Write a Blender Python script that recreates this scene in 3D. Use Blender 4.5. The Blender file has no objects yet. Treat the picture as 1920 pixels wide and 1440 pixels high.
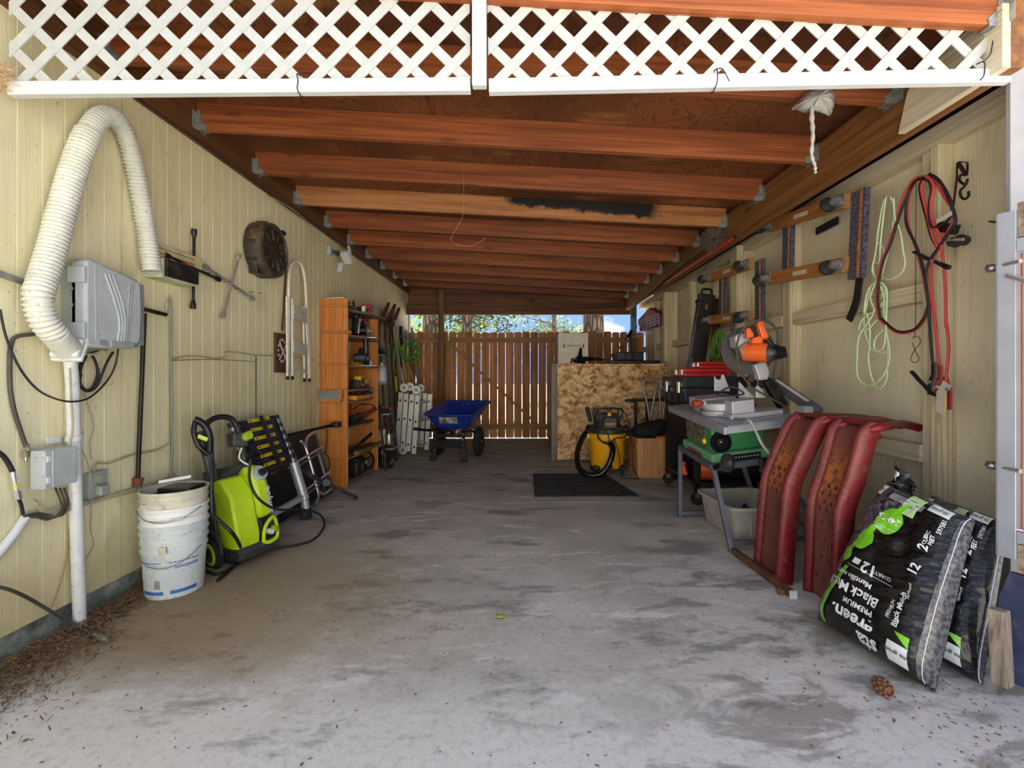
import bpy, math, random
from mathutils import Vector as V, Matrix, Quaternion, noise as mnoise
random.seed(7)
S = bpy.context.scene
COL = S.collection
# ---------------------------------------------------------------- camera, sky, sun, exposure
CX, CY, F, H = 978.0, 703.0, 870.0, 1.10      # vanishing point, focal length in px (1920x1440 frame), eye height
cam = bpy.data.objects.new('camera', bpy.data.cameras.new('camera')); COL.objects.link(cam)
cam.location = (0, 0, H); cam.rotation_euler = (math.pi/2, 0, 0)
cam.data.sensor_width = 36; cam.data.lens = F/1920*36
cam.data.shift_x = -(CX-960)/1920; cam.data.shift_y = -(720-CY)/1920
cam.data.clip_start = 0.05; cam.data.clip_end = 300
S.camera = cam
S.view_settings.view_transform = 'Standard'; S.view_settings.look = 'None'
S.view_settings.exposure = 0.85; S.view_settings.gamma = 1; S.view_settings.use_curve_mapping = False
SUN_STRENGTH, SKY_STRENGTH = 15.0, 1.0
sun = bpy.data.objects.new('sun', bpy.data.lights.new('sun', 'SUN')); COL.objects.link(sun)
sun.data.energy = SUN_STRENGTH; sun.data.angle = math.radians(1.5); sun.data.color = (1, .95, .86)
sun.rotation_euler = V((-0.35, 1.0, 2.15)).to_track_quat('Z', 'Y').to_euler()   # high sun behind the far fence
wd = bpy.data.worlds.new('sky'); S.world = wd; wd.use_nodes = True
wn = wd.node_tree; wn.nodes.clear()
def _w(t): return wn.nodes.new(t)
wo = _w('ShaderNodeOutputWorld'); wb = _w('ShaderNodeBackground'); wt = _w('ShaderNodeTexCoord'); wz = _w('ShaderNodeSeparateXYZ')
wr = _w('ShaderNodeValToRGB'); wno = _w('ShaderNodeTexNoise'); wcr = _w('ShaderNodeValToRGB'); wm = _w('ShaderNodeMix'); wm.data_type = 'RGBA'
wmap = _w('ShaderNodeMapping'); wmap.inputs['Scale'].default_value = (1, 1, 1.9)
L_ = wn.links.new
L_(wt.outputs['Generated'], wz.inputs[0]); L_(wz.outputs['Z'], wr.inputs[0]); L_(wt.outputs['Generated'], wmap.inputs[0]); L_(wmap.outputs[0], wno.inputs['Vector'])
wr.color_ramp.elements[0].position = 0.0; wr.color_ramp.elements[0].color = (.20, .34, .68, 1)
wr.color_ramp.elements[1].position = .55; wr.color_ramp.elements[1].color = (.17, .30, .62, 1)
wno.inputs['Scale'].default_value = 5.5; wno.inputs['Detail'].default_value = 5
wcr.color_ramp.elements[0].position = .50; wcr.color_ramp.elements[1].position = .62
L_(wno.outputs[0], wcr.inputs[0]); L_(wcr.outputs[0], wm.inputs[0]); L_(wr.outputs[0], wm.inputs[6]); wm.inputs[7].default_value = (1.25, 1.24, 1.22, 1)
L_(wm.outputs[2], wb.inputs[0]); wb.inputs[1].default_value = SKY_STRENGTH; L_(wb.outputs[0], wo.inputs[0])

# ---------------------------------------------------------------- points measured from the photograph
def P(px, py, d): return V(((px-CX)/F*d, d, H-(py-CY)/F*d))          # a point at distance d
def W(px, py, X): return P(px, py, F*X/(px-CX))                        # a point on the plane x = X
def G(px, py, z=0.0): return P(px, py, F*(H-z)/(py-CY))                # a point at height z
XL, XR, XS = -1.98, 2.15, 2.06                                           # left wall, right wall, right studs
# ---------------------------------------------------------------- mesh builder
def frame(z, hint=None):
    z = V(z).normalized(); h = V(hint) if hint is not None else (V((0, 0, 1)) if abs(z.z) < .9 else V((1, 0, 0)))
    x = h.cross(z).normalized(); y = z.cross(x); return x, y, z
def spl(pts, k=6, closed=False):
    pts = [V(p) for p in pts]; n = len(pts); out = []
    for i in range(n if closed else n-1):
        if closed: a, b, c, d = pts[i-1], pts[i], pts[(i+1) % n], pts[(i+2) % n]
        else: a, b, c, d = pts[max(i-1, 0)], pts[i], pts[i+1], pts[min(i+2, n-1)]
        for j in range(k):
            t = j/k; out.append(.5*((2*b)+(c-a)*t+(2*a-5*b+4*c-d)*t*t+(3*b-a-3*c+d)*t**3))
    if not closed: out.append(pts[-1])
    return out
def wm_of(o):
    m = o.matrix_basis.copy()
    while o.parent: o = o.parent; m = o.matrix_basis @ m
    return m
class B:
    def __init__(s): s.v = []; s.f = []
    def add(s, vs, fs):
        o = len(s.v); s.v += [V(p) for p in vs]; s.f += [tuple(i+o for i in f) for f in fs]; return s
    def box(s, c, sz, R=None):
        c = V(c); h = [k/2 for k in sz]; vs = []
        for z in (-1, 1):
            for x, y in ((-1, -1), (1, -1), (1, 1), (-1, 1)):
                p = V((x*h[0], y*h[1], z*h[2])); vs.append(c+(R @ p if R else p))
        return s.add(vs, [(3, 2, 1, 0), (4, 5, 6, 7), (0, 1, 5, 4), (1, 2, 6, 5), (2, 3, 7, 6), (3, 0, 4, 7)])
    def bx(s, x0, x1, y0, y1, z0, z1): return s.box(((x0+x1)/2, (y0+y1)/2, (z0+z1)/2), (x1-x0, y1-y0, z1-z0))
    def beam(s, a, b, w, h, up=None):
        a, b = V(a), V(b); x, y, z = frame(b-a, up); R = Matrix((x, y, z)).transposed()
        return s.box((a+b)/2, (w, h, (b-a).length), R)
    def cyl(s, a, b, r, r2=None, n=14, caps=True):
        a, b = V(a), V(b); r2 = r if r2 is None else r2; x, y, z = frame(b-a)
        vs = []
        for p, q in ((a, r), (b, r2)):
            for i in range(n): t = 2*math.pi*i/n; vs.append(p+x*q*math.cos(t)+y*q*math.sin(t))
        fs = [(i, (i+1) % n, n+(i+1) % n, n+i) for i in range(n)]
        if caps: fs += [tuple(range(n))[::-1], tuple(range(n, 2*n))]
        return s.add(vs, fs)
    def tube(s, pts, r, n=8, closed=False, rf=None, flat=None):
        pts = [V(p) for p in pts]; m = len(pts)
        if m < 2: return s
        def tan(i):
            if closed: return (pts[(i+1) % m]-pts[i-1]).normalized()
            return (pts[min(i+1, m-1)]-pts[max(i-1, 0)]).normalized()
        t = tan(0); x, y, _ = frame(t); vs = []
        for i in range(m):
            t2 = tan(i)
            if i: q = t.rotation_difference(t2); x = q @ x; y = q @ y
            t = t2; rr = rf(i/(m-1)) if rf else r
            for k in range(n):
                a = 2*math.pi*k/n; vs.append(pts[i]+x*rr*math.cos(a)+y*rr*math.sin(a)*(flat or 1))
        fs = [(i*n+k, i*n+(k+1) % n, (i+1)*n+(k+1) % n, (i+1)*n+k) for i in range(m-1) for k in range(n)]
        if closed: fs += [((m-1)*n+k, (m-1)*n+(k+1) % n, (k+1) % n, k) for k in range(n)]
        else: fs += [tuple(range(n))[::-1], tuple(range((m-1)*n, m*n))]
        return s.add(vs, fs)
    def lathe(s, prof, o=(0, 0, 0), ax=(0, 0, 1), n=28, hint=None, sx=1, sy=1):
        x, y, z = frame(ax, hint); o = V(o); vs = []; fs = []
        for r, h in prof:
            for k in range(n): a = 2*math.pi*k/n; vs.append(o+z*h+x*r*sx*math.cos(a)+y*r*sy*math.sin(a))
        m = len(prof)
        for i in range(m-1):
            for k in range(n): fs.append((i*n+k, i*n+(k+1) % n, (i+1)*n+(k+1) % n, (i+1)*n+k))
        if prof[0][0] > 1e-6: fs.append(tuple(range(n))[::-1])
        if prof[-1][0] > 1e-6: fs.append(tuple(range((m-1)*n, m*n)))
        return s.add(vs, fs)
    def prism(s, poly, o, u, v, w):
        o, u, v, w = V(o), V(u), V(v), V(w); n = len(poly)
        vs = [o+u*a+v*b for a, b in poly]+[o+u*a+v*b+w for a, b in poly]
        return s.add(vs, [tuple(range(n))[::-1], tuple(range(n, 2*n))]+[(i, (i+1) % n, n+(i+1) % n, n+i) for i in range(n)])
    def ball(s, c, r, n=14, m=8, R=None):
        r = V(r) if not isinstance(r, (int, float)) else V((r, r, r)); c = V(c); vs = []; fs = []
        for i in range(m+1):
            th = math.pi*i/m
            for k in range(n):
                a = 2*math.pi*k/n; p = V((r.x*math.sin(th)*math.cos(a), r.y*math.sin(th)*math.sin(a), r.z*math.cos(th)))
                vs.append(c+(R @ p if R else p))
        for i in range(m):
            for k in range(n): fs.append((i*n+k, (i+1)*n+k, (i+1)*n+(k+1) % n, i*n+(k+1) % n))
        return s.add(vs, fs)
    def grid(s, fn, nu, nv):
        vs = [fn(i/nu, j/nv) for j in range(nv+1) for i in range(nu+1)]
        return s.add(vs, [(j*(nu+1)+i, j*(nu+1)+i+1, (j+1)*(nu+1)+i+1, (j+1)*(nu+1)+i) for j in range(nv) for i in range(nu)])
    def go(s, name, mat, parent=None, world=False, smooth=None, bevel=0, solid=0, **tags):
        vs = s.v
        if parent is not None and world:
            inv = wm_of(parent).inverted(); vs = [inv @ p for p in vs]
        elif parent is not None and parent.parent is not None: vs = [p-parent.location for p in vs]
        lo = V([min(p[i] for p in vs) for i in range(3)]); hi = V([max(p[i] for p in vs) for i in range(3)])
        c = (lo+hi)/2
        if parent is None: c.z = lo.z
        me = bpy.data.meshes.new(name); me.from_pydata([p-c for p in vs], [], s.f); me.update()
        if smooth is not None:
            me.shade_smooth(); me.set_sharp_from_angle(angle=math.radians(smooth))
        o = bpy.data.objects.new(name, me); COL.objects.link(o); o.location = c
        if parent is not None: o.parent = parent
        if mat is not None: me.materials.append(mat)
        if solid: md = o.modifiers.new('solid', 'SOLIDIFY'); md.thickness = solid; md.offset = 0
        if bevel:
            md = o.modifiers.new('bevel', 'BEVEL'); md.width = bevel; md.segments = 2; md.limit_method = 'ANGLE'; md.angle_limit = math.radians(40)
        for k, q in tags.items(): o[k] = q
        return o
def thing(name, label, cat, loc=(0, 0, 0), rot=(0, 0, 0), group=None, kind=None):
    o = bpy.data.objects.new(name, None); COL.objects.link(o); o.location = loc; o.rotation_euler = rot; o.empty_display_size = .05
    if label: o['label'] = label
    if cat: o['category'] = cat
    if group: o['group'] = group
    if kind: o['kind'] = kind
    return o
def tagd(label, cat, group=None):
    d = {'label': label, 'category': cat}
    if group: d['group'] = group
    return d
def copy_tree(o, parent=None):
    c = o.copy(); COL.objects.link(c); c.parent = parent
    for ch in list(o.children): copy_tree(ch, c)
    return c
def text_mesh(body, size=1.0, bold=0.0, align='CENTER'):
    cu = bpy.data.curves.new('lettering', 'FONT'); cu.body = body; cu.size = size; cu.align_x = align; cu.align_y = 'CENTER'; cu.offset = bold; cu.resolution_u = 2
    o = bpy.data.objects.new('lettering', cu); COL.objects.link(o)
    me = bpy.data.meshes.new_from_object(o)
    vs = [v.co.copy() for v in me.vertices]; fs = [tuple(p.vertices) for p in me.polygons]
    bpy.data.objects.remove(o); bpy.data.curves.remove(cu); bpy.data.meshes.remove(me)
    return vs, fs
def lettering(parent, name, body, size, fn, mat, bold=0.0, align='CENTER', world=False):
    vs, fs = text_mesh(body, size, bold, align); b = B(); b.add([fn(p.x, p.y) for p in vs], fs)
    return b.go(name, mat, parent, world=world)
# ---------------------------------------------------------------- materials
def lin(c):
    return tuple(((k/255)/12.92 if k/255 <= .04045 else ((k/255+.055)/1.055)**2.4) for k in c)+(1,)
class NT:
    def __init__(s, name):
        s.m = bpy.data.materials.new(name); s.m.use_nodes = True; s.t = s.m.node_tree; s.t.nodes.clear()
        s.out = s.n('ShaderNodeOutputMaterial'); s.p = s.n('ShaderNodeBsdfPrincipled'); s.t.links.new(s.p.outputs[0], s.out.inputs[0])
    def n(s, t, ins=None, **at):
        x = s.t.nodes.new(t)
        for k, q in at.items(): setattr(x, k, q)
        for k, q in (ins or {}).items(): s.set(x.inputs[k], q)
        return x
    def set(s, sock, q):
        if isinstance(q, bpy.types.NodeSocket): s.t.links.new(q, sock)
        elif isinstance(q, bpy.types.Node): s.t.links.new(q.outputs[0], sock)
        else: sock.default_value = q
    def math(s, op, a, b=0.0, clamp=False): return s.n('ShaderNodeMath', {0: a, 1: b}, operation=op, use_clamp=clamp).outputs[0]
    def mix(s, f, a, b, mode='MIX'):
        x = s.n('ShaderNodeMix', data_type='RGBA', blend_type=mode); s.set(x.inputs[0], f); s.set(x.inputs[6], a); s.set(x.inputs[7], b); return x.outputs[2]
    def co(s, scale=(1, 1, 1), kind='Object', rot=(0, 0, 0), loc=(0, 0, 0)):
        c = s.n('ShaderNodeNewGeometry').outputs['Position'] if kind == 'World' else s.n('ShaderNodeTexCoord').outputs[kind]
        return s.n('ShaderNodeMapping', {'Vector': c, 'Scale': scale, 'Rotation': rot, 'Location': loc}).outputs[0]
    def noise(s, co, scale=5, detail=4, rough=.5, dist=0): return s.n('ShaderNodeTexNoise', {'Vector': co, 'Scale': scale, 'Detail': detail, 'Roughness': rough, 'Distortion': dist}).outputs[0]
    def step(s, x, a, b, ease=True): return s.n('ShaderNodeMapRange', {0: x, 1: a, 2: b, 3: 0.0, 4: 1.0}, clamp=True, interpolation_type='SMOOTHSTEP' if ease else 'LINEAR').outputs[0]
    def rnd(s): return s.n('ShaderNodeObjectInfo').outputs['Random']
    def bump(s, h, st=.3, d=.01): s.set(s.p.inputs['Normal'], s.n('ShaderNodeBump', {'Height': h, 'Strength': st, 'Distance': d}))
    def fin(s, col, rough=.6, metal=0.0):
        s.set(s.p.inputs['Base Color'], col); s.set(s.p.inputs['Roughness'], rough); s.set(s.p.inputs['Metallic'], metal); return s.m
_mc = {}
def mat(name, c, r=.5, m=0.0, v=.10, s=9, b=0.0, dirt=None, amt=.4, ds=7, coat=0.0, speck=0.0):
    """plain painted, moulded or metal surface with slight mottling and, if asked, dirt"""
    if name in _mc: return _mc[name]
    t = NT(name); co = t.co(); c0 = lin(c); n1 = t.noise(co, s, 4)
    lo = tuple(k*(1-v*1.6) for k in c0[:3])+(1,); hi = tuple(min(1, k*(1+v)) for k in c0[:3])+(1,)
    col = t.mix(t.step(n1, .3, .7), lo, hi)
    rough = r
    if dirt:
        f = t.math('MULTIPLY', t.step(t.noise(co, ds, 6, .65), .62-amt*.35, .72), min(1, amt*1.6))
        col = t.mix(f, col, lin(dirt)); rough = t.math('ADD', t.math('MULTIPLY', f, .3), r, True)
    if speck:
        f2 = t.step(t.noise(co, 95, 2), .66, .72); col = t.mix(t.math('MULTIPLY', f2, speck), col, lin((60, 48, 32)))
    if b: t.bump(t.noise(co, s*6, 3), b, .004)
    if coat: t.p.inputs['Coat Weight'].default_value = coat; t.p.inputs['Coat Roughness'].default_value = .15
    _mc[name] = t.fin(col, rough, m); return _mc[name]
def wood(name, c1, c2, ax=0, sc=1.0, rough=.65, rv=.25, knots=.5, dark=(45, 26, 14), b=.25, pale=None):
    """sawn timber: grain running along object axis ax, knots, a shade of its own for each piece"""
    if name in _mc: return _mc[name]
    t = NT(name); rn = t.rnd(); k = [14*sc]*3; k[ax] = .55*sc
    oi = t.n('ShaderNodeTexCoord').outputs['Object']
    off = t.n('ShaderNodeCombineXYZ', {0: t.math('MULTIPLY', rn, 37.0), 1: t.math('MULTIPLY', rn, 19.0), 2: t.math('MULTIPLY', rn, 53.0)})
    ad = t.n('ShaderNodeVectorMath', {0: oi, 1: off}, operation='ADD').outputs[0]
    mp = t.n('ShaderNodeMapping', {'Vector': ad, 'Scale': tuple(k)}).outputs[0]
    g1 = t.noise(mp, 1.6, 5, .6, .8); k2 = [60*sc]*3; k2[ax] = 1.2*sc
    g2 = t.noise(t.n('ShaderNodeMapping', {'Vector': ad, 'Scale': tuple(k2)}).outputs[0], 1.5, 3)
    kk = [6*sc]*3; kk[ax] = 2.2*sc
    kn = t.n('ShaderNodeTexVoronoi', {'Vector': t.n('ShaderNodeMapping', {'Vector': ad, 'Scale': tuple(kk)}).outputs[0], 'Scale': 1.0}).outputs['Distance']
    col = t.mix(t.step(g1, .32, .68), lin(c1), lin(c2))
    col = t.mix(t.math('MULTIPLY', t.step(g2, .5, .72), .45), col, lin(dark))
    if knots: col = t.mix(t.math('MULTIPLY', t.step(kn, .16, .06), knots), col, lin(dark))
    if pale: col = t.mix(t.math('MULTIPLY', t.step(t.noise(ad, 2.3, 6, .7), .56, .72), .55), col, lin(pale))
    br = t.math('ADD', t.math('MULTIPLY', rn, rv*2), 1-rv)
    col = t.mix(1.0, col, t.n('ShaderNodeCombineColor', {0: br, 1: br, 2: br}).outputs[0], 'MULTIPLY')
    if b: t.bump(t.math('ADD', g1, t.math('MULTIPLY', g2, .6)), b, .004)
    _mc[name] = t.fin(col, rough); return _mc[name]
# ================================================================ materials of the setting
def m_concrete(name, front):
    t = NT(name); co = t.co(kind='World'); x = t.n('ShaderNodeSeparateXYZ', {0: co}); X, Y = x.outputs[0], x.outputs[1]
    n1 = t.noise(co, 1.3, 6, .6); n2 = t.noise(co, 5.5, 6, .65); n3 = t.noise(co, 38, 4, .6); n4 = t.noise(co, 160, 2)
    ns = t.noise(t.co((1.1, 3.6, 1), 'World', loc=(3, 8, 0)), 2.0, 7, .68, .5)
    col = t.mix(t.step(n1, .35, .65), lin((180, 175, 166)), lin((206, 201, 192)))
    fr = t.step(t.math('ADD', Y, t.math('MULTIPLY', n2, .5)), 2.15, 1.55)          # outer, paler part of the slab
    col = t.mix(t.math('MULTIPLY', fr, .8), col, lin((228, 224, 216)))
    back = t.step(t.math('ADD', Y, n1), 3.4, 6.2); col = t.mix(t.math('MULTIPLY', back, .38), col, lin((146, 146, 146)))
    # worn pale patches, dark stains, soil washed in along the house
    col = t.mix(t.math('MULTIPLY', t.step(ns, .55, .65), .9), col, lin((222, 219, 212)))
    dk = t.math('MULTIPLY', t.step(t.noise(t.co((1, 2.2, 1), 'World', loc=(11, 2, 0)), 1.7, 7, .65), .53, .64), .7)
    col = t.mix(dk, col, lin((112, 110, 107)))
    dl = t.math('MULTIPLY', t.step(X, .5, -1.7), t.math('MULTIPLY', t.step(Y, 4.2, 2.3), t.step(Y, 1.35, 1.95)))
    dirt = t.math('MULTIPLY', t.step(t.math('ADD', t.math('MULTIPLY', n2, .75), t.math('MULTIPLY', dl, .62)), .42, .80), dl)
    col = t.mix(t.math('MULTIPLY', dirt, .95), col, lin((150, 128, 94)))
    edge = t.math('MULTIPLY', t.step(t.math('ADD', X, t.math('MULTIPLY', n2, .5)), -1.35, -1.72), t.step(n3, .38, .55))
    col = t.mix(t.math('MULTIPLY', edge, .7), col, lin((92, 74, 48)))
    # blotches on the right, near the mulch and the ramps
    rx = t.math('MULTIPLY', t.step(X, .15, .75), t.step(Y, 3.0, 2.4))
    bl = t.math('MULTIPLY', t.step(t.noise(t.co((1.4, 2.6, 1), 'World', loc=(5, 1, 0)), 2.1, 6, .6, .7), .50, .60), rx)
    col = t.mix(t.math('MULTIPLY', bl, .55), col, lin((96, 86, 74)))
    wl = t.math('MULTIPLY', t.step(t.noise(t.co((1.3, 2.9, 1), 'World', loc=(1, 9, 0)), 2.6, 7, .7, .6), .56, .66), t.math('MULTIPLY', t.step(X, -.1, .3), t.step(Y, 2.9, 2.2)))
    col = t.mix(t.math('MULTIPLY', wl, .7), col, lin((216, 212, 204)))
    # red-brown leaf dust band
    rb = t.math('MULTIPLY', t.step(t.noise(t.co((1, 1.6, 1), 'World', loc=(2, 4, 0)), 6, 6, .7), .54, .68), t.math('MULTIPLY', t.step(Y, 1.55, 1.8), t.step(Y, 2.5, 2.1)))
    col = t.mix(t.math('MULTIPLY', rb, .5), col, lin((110, 80, 60)))
    sp = t.step(n4, .63, .72); col = t.mix(t.math('MULTIPLY', sp, .45), col, lin((60, 56, 50)))
    col = t.mix(t.math('MULTIPLY', t.step(n3, .45, .75), .25), col, lin((90, 88, 84)))
    t.bump(t.math('ADD', t.math('MULTIPLY', n3, .6), t.math('ADD', t.math('MULTIPLY', n4, .35), n2)), .35, .006)
    return t.fin(col, .82)
def m_siding(name, c, c2, ax=1):
    t = NT(name); co = t.co(kind='World'); n1 = t.noise(co, .9, 5, .6); n2 = t.noise(co, 9, 6, .7); n3 = t.noise(t.co((70, 70, 1.6), 'World'), 1.6, 3)
    x = t.n('ShaderNodeSeparateXYZ', {0: co}); Z = x.outputs[2]
    col = t.mix(t.step(n1, .35, .65), lin(c), lin(c2))
    col = t.mix(t.math('MULTIPLY', t.step(n3, .45, .7), .13), col, lin((170, 158, 120)))
    st = t.math('MULTIPLY', t.step(t.noise(t.co((1.6, 1.6, .5), 'World'), 2, 6, .65), .52, .75), .42); col = t.mix(st, col, lin((146, 124, 72)))
    lowd = t.math('MULTIPLY', t.step(t.math('ADD', Z, t.math('MULTIPLY', n2, .5)), .75, .2), .55); col = t.mix(lowd, col, lin((196, 172, 112)))
    sc = t.step(t.noise(t.co((30, 30, 20), 'World', rot=(.5, .4, 0)), 1.5, 5, .72), .63, .70); col = t.mix(t.math('MULTIPLY', sc, .6), col, lin((92, 74, 46)))
    sc2 = t.step(t.noise(t.co((14, 70, 70), 'World', rot=(.9, .2, .3)), 1.4, 4, .7), .66, .72); col = t.mix(t.math('MULTIPLY', sc2, .55), col, lin((74, 60, 40)))
    t.bump(t.math('ADD', n3, t.math('MULTIPLY', n2, .5)), .3, .003)
    return t.fin(col, .72)
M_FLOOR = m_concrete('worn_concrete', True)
M_SIDL = m_siding('pale_yellow_siding_paint', (232, 224, 184), (218, 208, 162))
M_SIDR = m_siding('beige_panel_paint', (238, 228, 200), (224, 212, 182))
M_FOOT = mat('mossy_concrete', (140, 146, 132), .9, v=.25, s=14, b=.5, dirt=(60, 52, 34), amt=.5, ds=9)
M_JOIST = wood('stained_joist', (158, 88, 44), (118, 60, 28), 0, 1.0, .6, .18, .5, (66, 28, 12), pale=None)
M_LEDGER = wood('brown_ledger', (118, 74, 34), (88, 52, 24), 1, 1.0, .65, .08, .4)
M_BEAM = wood('stained_beam', (150, 100, 52), (112, 70, 34), 1, .8, .6, .05, .6, (58, 34, 16))
M_STUD = wood('painted_stud', (230, 218, 186), (212, 196, 158), 2, .8, .7, .08, .35, (120, 88, 50), b=.12)
M_RAIL = wood('painted_rail', (226, 214, 186), (208, 192, 160), 1, .8, .7, .08, .35, (110, 84, 52), b=.12)
M_FENCE = wood('cedar_fence_board', (200, 142, 98), (156, 102, 64), 2, .9, .75, .2, .75, (70, 42, 26), pale=(206, 164, 126))
M_FRAIL = wood('fence_rail', (184, 146, 106), (146, 110, 76), 0, .9, .75, .12, .4)
M_HEADER = wood('rough_header', (128, 84, 58), (84, 50, 32), 0, .7, .7, .1, .7, (46, 26, 16))
M_POST = wood('grey_brown_post', (136, 104, 66), (104, 76, 46), 2, .9, .75, .05, .5)
M_WHITE = mat('white_vinyl', (208, 209, 210), .35, v=.03, s=20, speck=.12)
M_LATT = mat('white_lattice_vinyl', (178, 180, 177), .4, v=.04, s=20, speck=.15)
M_GALV = mat('galvanised_steel', (178, 182, 184), .42, .75, v=.2, s=40, dirt=(120, 112, 100), amt=.3)
M_NAIL = mat('rusty_nail', (92, 62, 42), .7, .4, v=.2)
M_BLACK = mat('black_plastic', (26, 26, 28), .42, v=.2, s=16, dirt=(88, 82, 72), amt=.25)
M_BLKM = mat('black_painted_steel', (32, 32, 34), .45, .3, v=.2, s=16, dirt=(92, 74, 56), amt=.3)
M_RUBBER = mat('black_rubber', (30, 30, 31), .8, v=.25, s=22, dirt=(80, 76, 70), amt=.35)
M_CHROME = mat('chrome', (236, 236, 238), .18, .85, v=.05, dirt=(110, 92, 72), amt=.16, ds=30)
M_STEEL = mat('dull_steel', (160, 160, 160), .36, .85, v=.12, s=25, dirt=(110, 96, 80), amt=.25)
M_ALU = mat('aluminium', (205, 207, 205), .4, .55, v=.08, s=14, dirt=(120, 118, 110), amt=.2)
def m_ply():
    t = NT('roof_plywood'); co = t.co((1.0, 1.0, 1), 'World', rot=(0, 0, .45)); w = t.noise(t.co((2.2, .9, 1), 'World', rot=(0, 0, .6)), 1.6, 3, .5, 1.2)
    s = t.math('SINE', t.math('MULTIPLY', w, 95.0)); n = t.noise(co, 1.2, 4)
    col = t.mix(t.step(n, .35, .65), lin((96, 52, 22)), lin((128, 74, 34)))
    col = t.mix(t.math('MULTIPLY', t.step(s, .45, 1.0), .55), col, lin((58, 26, 10)))
    col = t.mix(t.math('MULTIPLY', t.step(t.noise(t.co((.7, 2.0, 1), 'World', loc=(4, 1, 0)), 1.1, 5, .6), .58, .72), .5), col, lin((190, 136, 80)))
    t.bump(s, .12, .003); return t.fin(col, .7)
M_PLY = m_ply()
def m_char():
    t = NT('scorched_joist'); o = t.n('ShaderNodeSeparateXYZ', {0: t.co()}); g = t.noise(t.co((.6, 14, 14)), 1.6, 5, .6, .6); n = t.noise(t.co(), 9, 6, .7)
    col = t.mix(t.step(g, .35, .65), lin((186, 128, 78)), lin((148, 94, 52)))
    a = t.math('MULTIPLY', t.step(t.math('ADD', o.outputs[0], t.math('MULTIPLY', n, .3)), .05, .16), t.step(t.math('ADD', o.outputs[0], t.math('MULTIPLY', n, .3)), 1.48, 1.32))
    up = t.step(t.math('ADD', o.outputs[2], t.math('ADD', t.math('MULTIPLY', n, .12), t.math('MULTIPLY', o.outputs[0], .05))), .065, .10)
    return t.fin(t.mix(t.math('MULTIPLY', a, up), col, lin((16, 14, 13))), .7)
M_CHAR = m_char()
# ================================================================ floor
floor = thing('floor', None, None, kind='structure')
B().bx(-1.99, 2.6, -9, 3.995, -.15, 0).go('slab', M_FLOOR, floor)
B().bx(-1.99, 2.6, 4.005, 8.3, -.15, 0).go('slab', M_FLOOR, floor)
B().bx(-2.0, 2.6, 3.9, 4.1, -.16, -.012).go('joint_filler', M_RUBBER, floor)
M_YARD = mat('dry_yard_ground', (176, 162, 128), .95, v=.2, s=3, b=.4)
o = B().bx(-40, 40, 8.3, 60, -.25, -.1).go('yard_ground', M_YARD); o['kind'] = 'structure'
M_DRIVE = mat('driveway_concrete', (190, 187, 180), .9, v=.08, s=3)
o = B().bx(-30, 30, -45, -9, -.2, -.02).go('driveway', M_DRIVE); o['kind'] = 'structure'
o = B().bx(-30, -2.3, -9, 1.4, -.2, -.02).go('driveway', M_DRIVE); o['kind'] = 'structure'
o = B().bx(2.6, 30, -9, 60, -.2, -.02).go('driveway', M_DRIVE); o['kind'] = 'structure'
# ================================================================ house wall on the left: grooved siding sheets on a concrete footing
wall_left = thing('wall_left', None, None, kind='structure')
seams = [-1.0, .2, 1.34, 2.30, 3.455, 4.60, 5.90, 7.05, 8.12]
for a, b_ in zip(seams[:-1], seams[1:]):
    q = B(); y = a+.004; poly = [(y, 0)]; g = y
    n = max(1, round((b_-a)/.0955)); st = (b_-a-.008)/n
    for i in range(1, n):
        yy = a+.004+i*st; poly += [(yy-.003, 0), (yy, .0035), (yy+.003, 0)]
    poly += [(b_-.004, 0), (b_-.004, .02), (a+.004, .02)]
    q.prism(poly, (XL, 0, .10), (0, 1, 0), (-1, 0, 0), (0, 0, 2.62)); q.go('siding_panel', M_SIDL, wall_left)
B().bx(-2.14, XL-.021, -1, 8.14, .08, 2.9).go('sheathing', mat('dark_sheathing', (40, 34, 26), .9), wall_left)
B().bx(-2.3, XL-.012, -1, 8.14, -.1, .102).go('footing', M_FOOT, wall_left)
q = B().bx(XL-.01, XL+.02, 8.1, 8.2, .02, 2.6); q.go('corner_board', mat('pale_blue_grey_trim', (168, 178, 196), .6), wall_left)
# ================================================================ roof: ledger, joists on hangers, plywood, beam on the right
SL = .0536
def jz(x): return 2.567-SL*(x+1.98)
ceiling = thing('ceiling', None, None, kind='structure')
for i, (a, b_) in enumerate(((1.60, 2.48), (2.485, 4.925), (4.93, 7.365), (7.37, 8.3))):
    q = B(); q.prism([(-2.1, jz(-2.1)+.16), (2.45, jz(2.45)+.16), (2.45, jz(2.45)+.178), (-2.1, jz(-2.1)+.178)], (0, a, 0), (1, 0, 0), (0, 0, 1), (0, b_-a, 0)); q.go('plywood_sheet', M_PLY, ceiling)
B().prism([(-2.2, jz(-2.2)+.18), (2.75, jz(2.75)+.18), (2.75, jz(2.75)+.22), (-2.2, jz(-2.2)+.22)], (0, 1.5, 0), (1, 0, 0), (0, 0, 1), (0, 7.75, 0)).go('roofing', mat('grey_roofing', (90, 88, 86), .9), ceiling)  # rear overhang lengthened out of view to keep sun off the far floor
B().bx(XL, XL+.04, 1.62, 8.12, 2.508, 2.725).go('ledger', M_LEDGER, ceiling)
B().bx(1.75, 1.80, 1.66, 8.1, 2.20, 2.465).go('beam', M_BEAM, ceiling, bevel=.004)
jl = 3.69/math.cos(math.atan(SL)); jme = None
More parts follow.
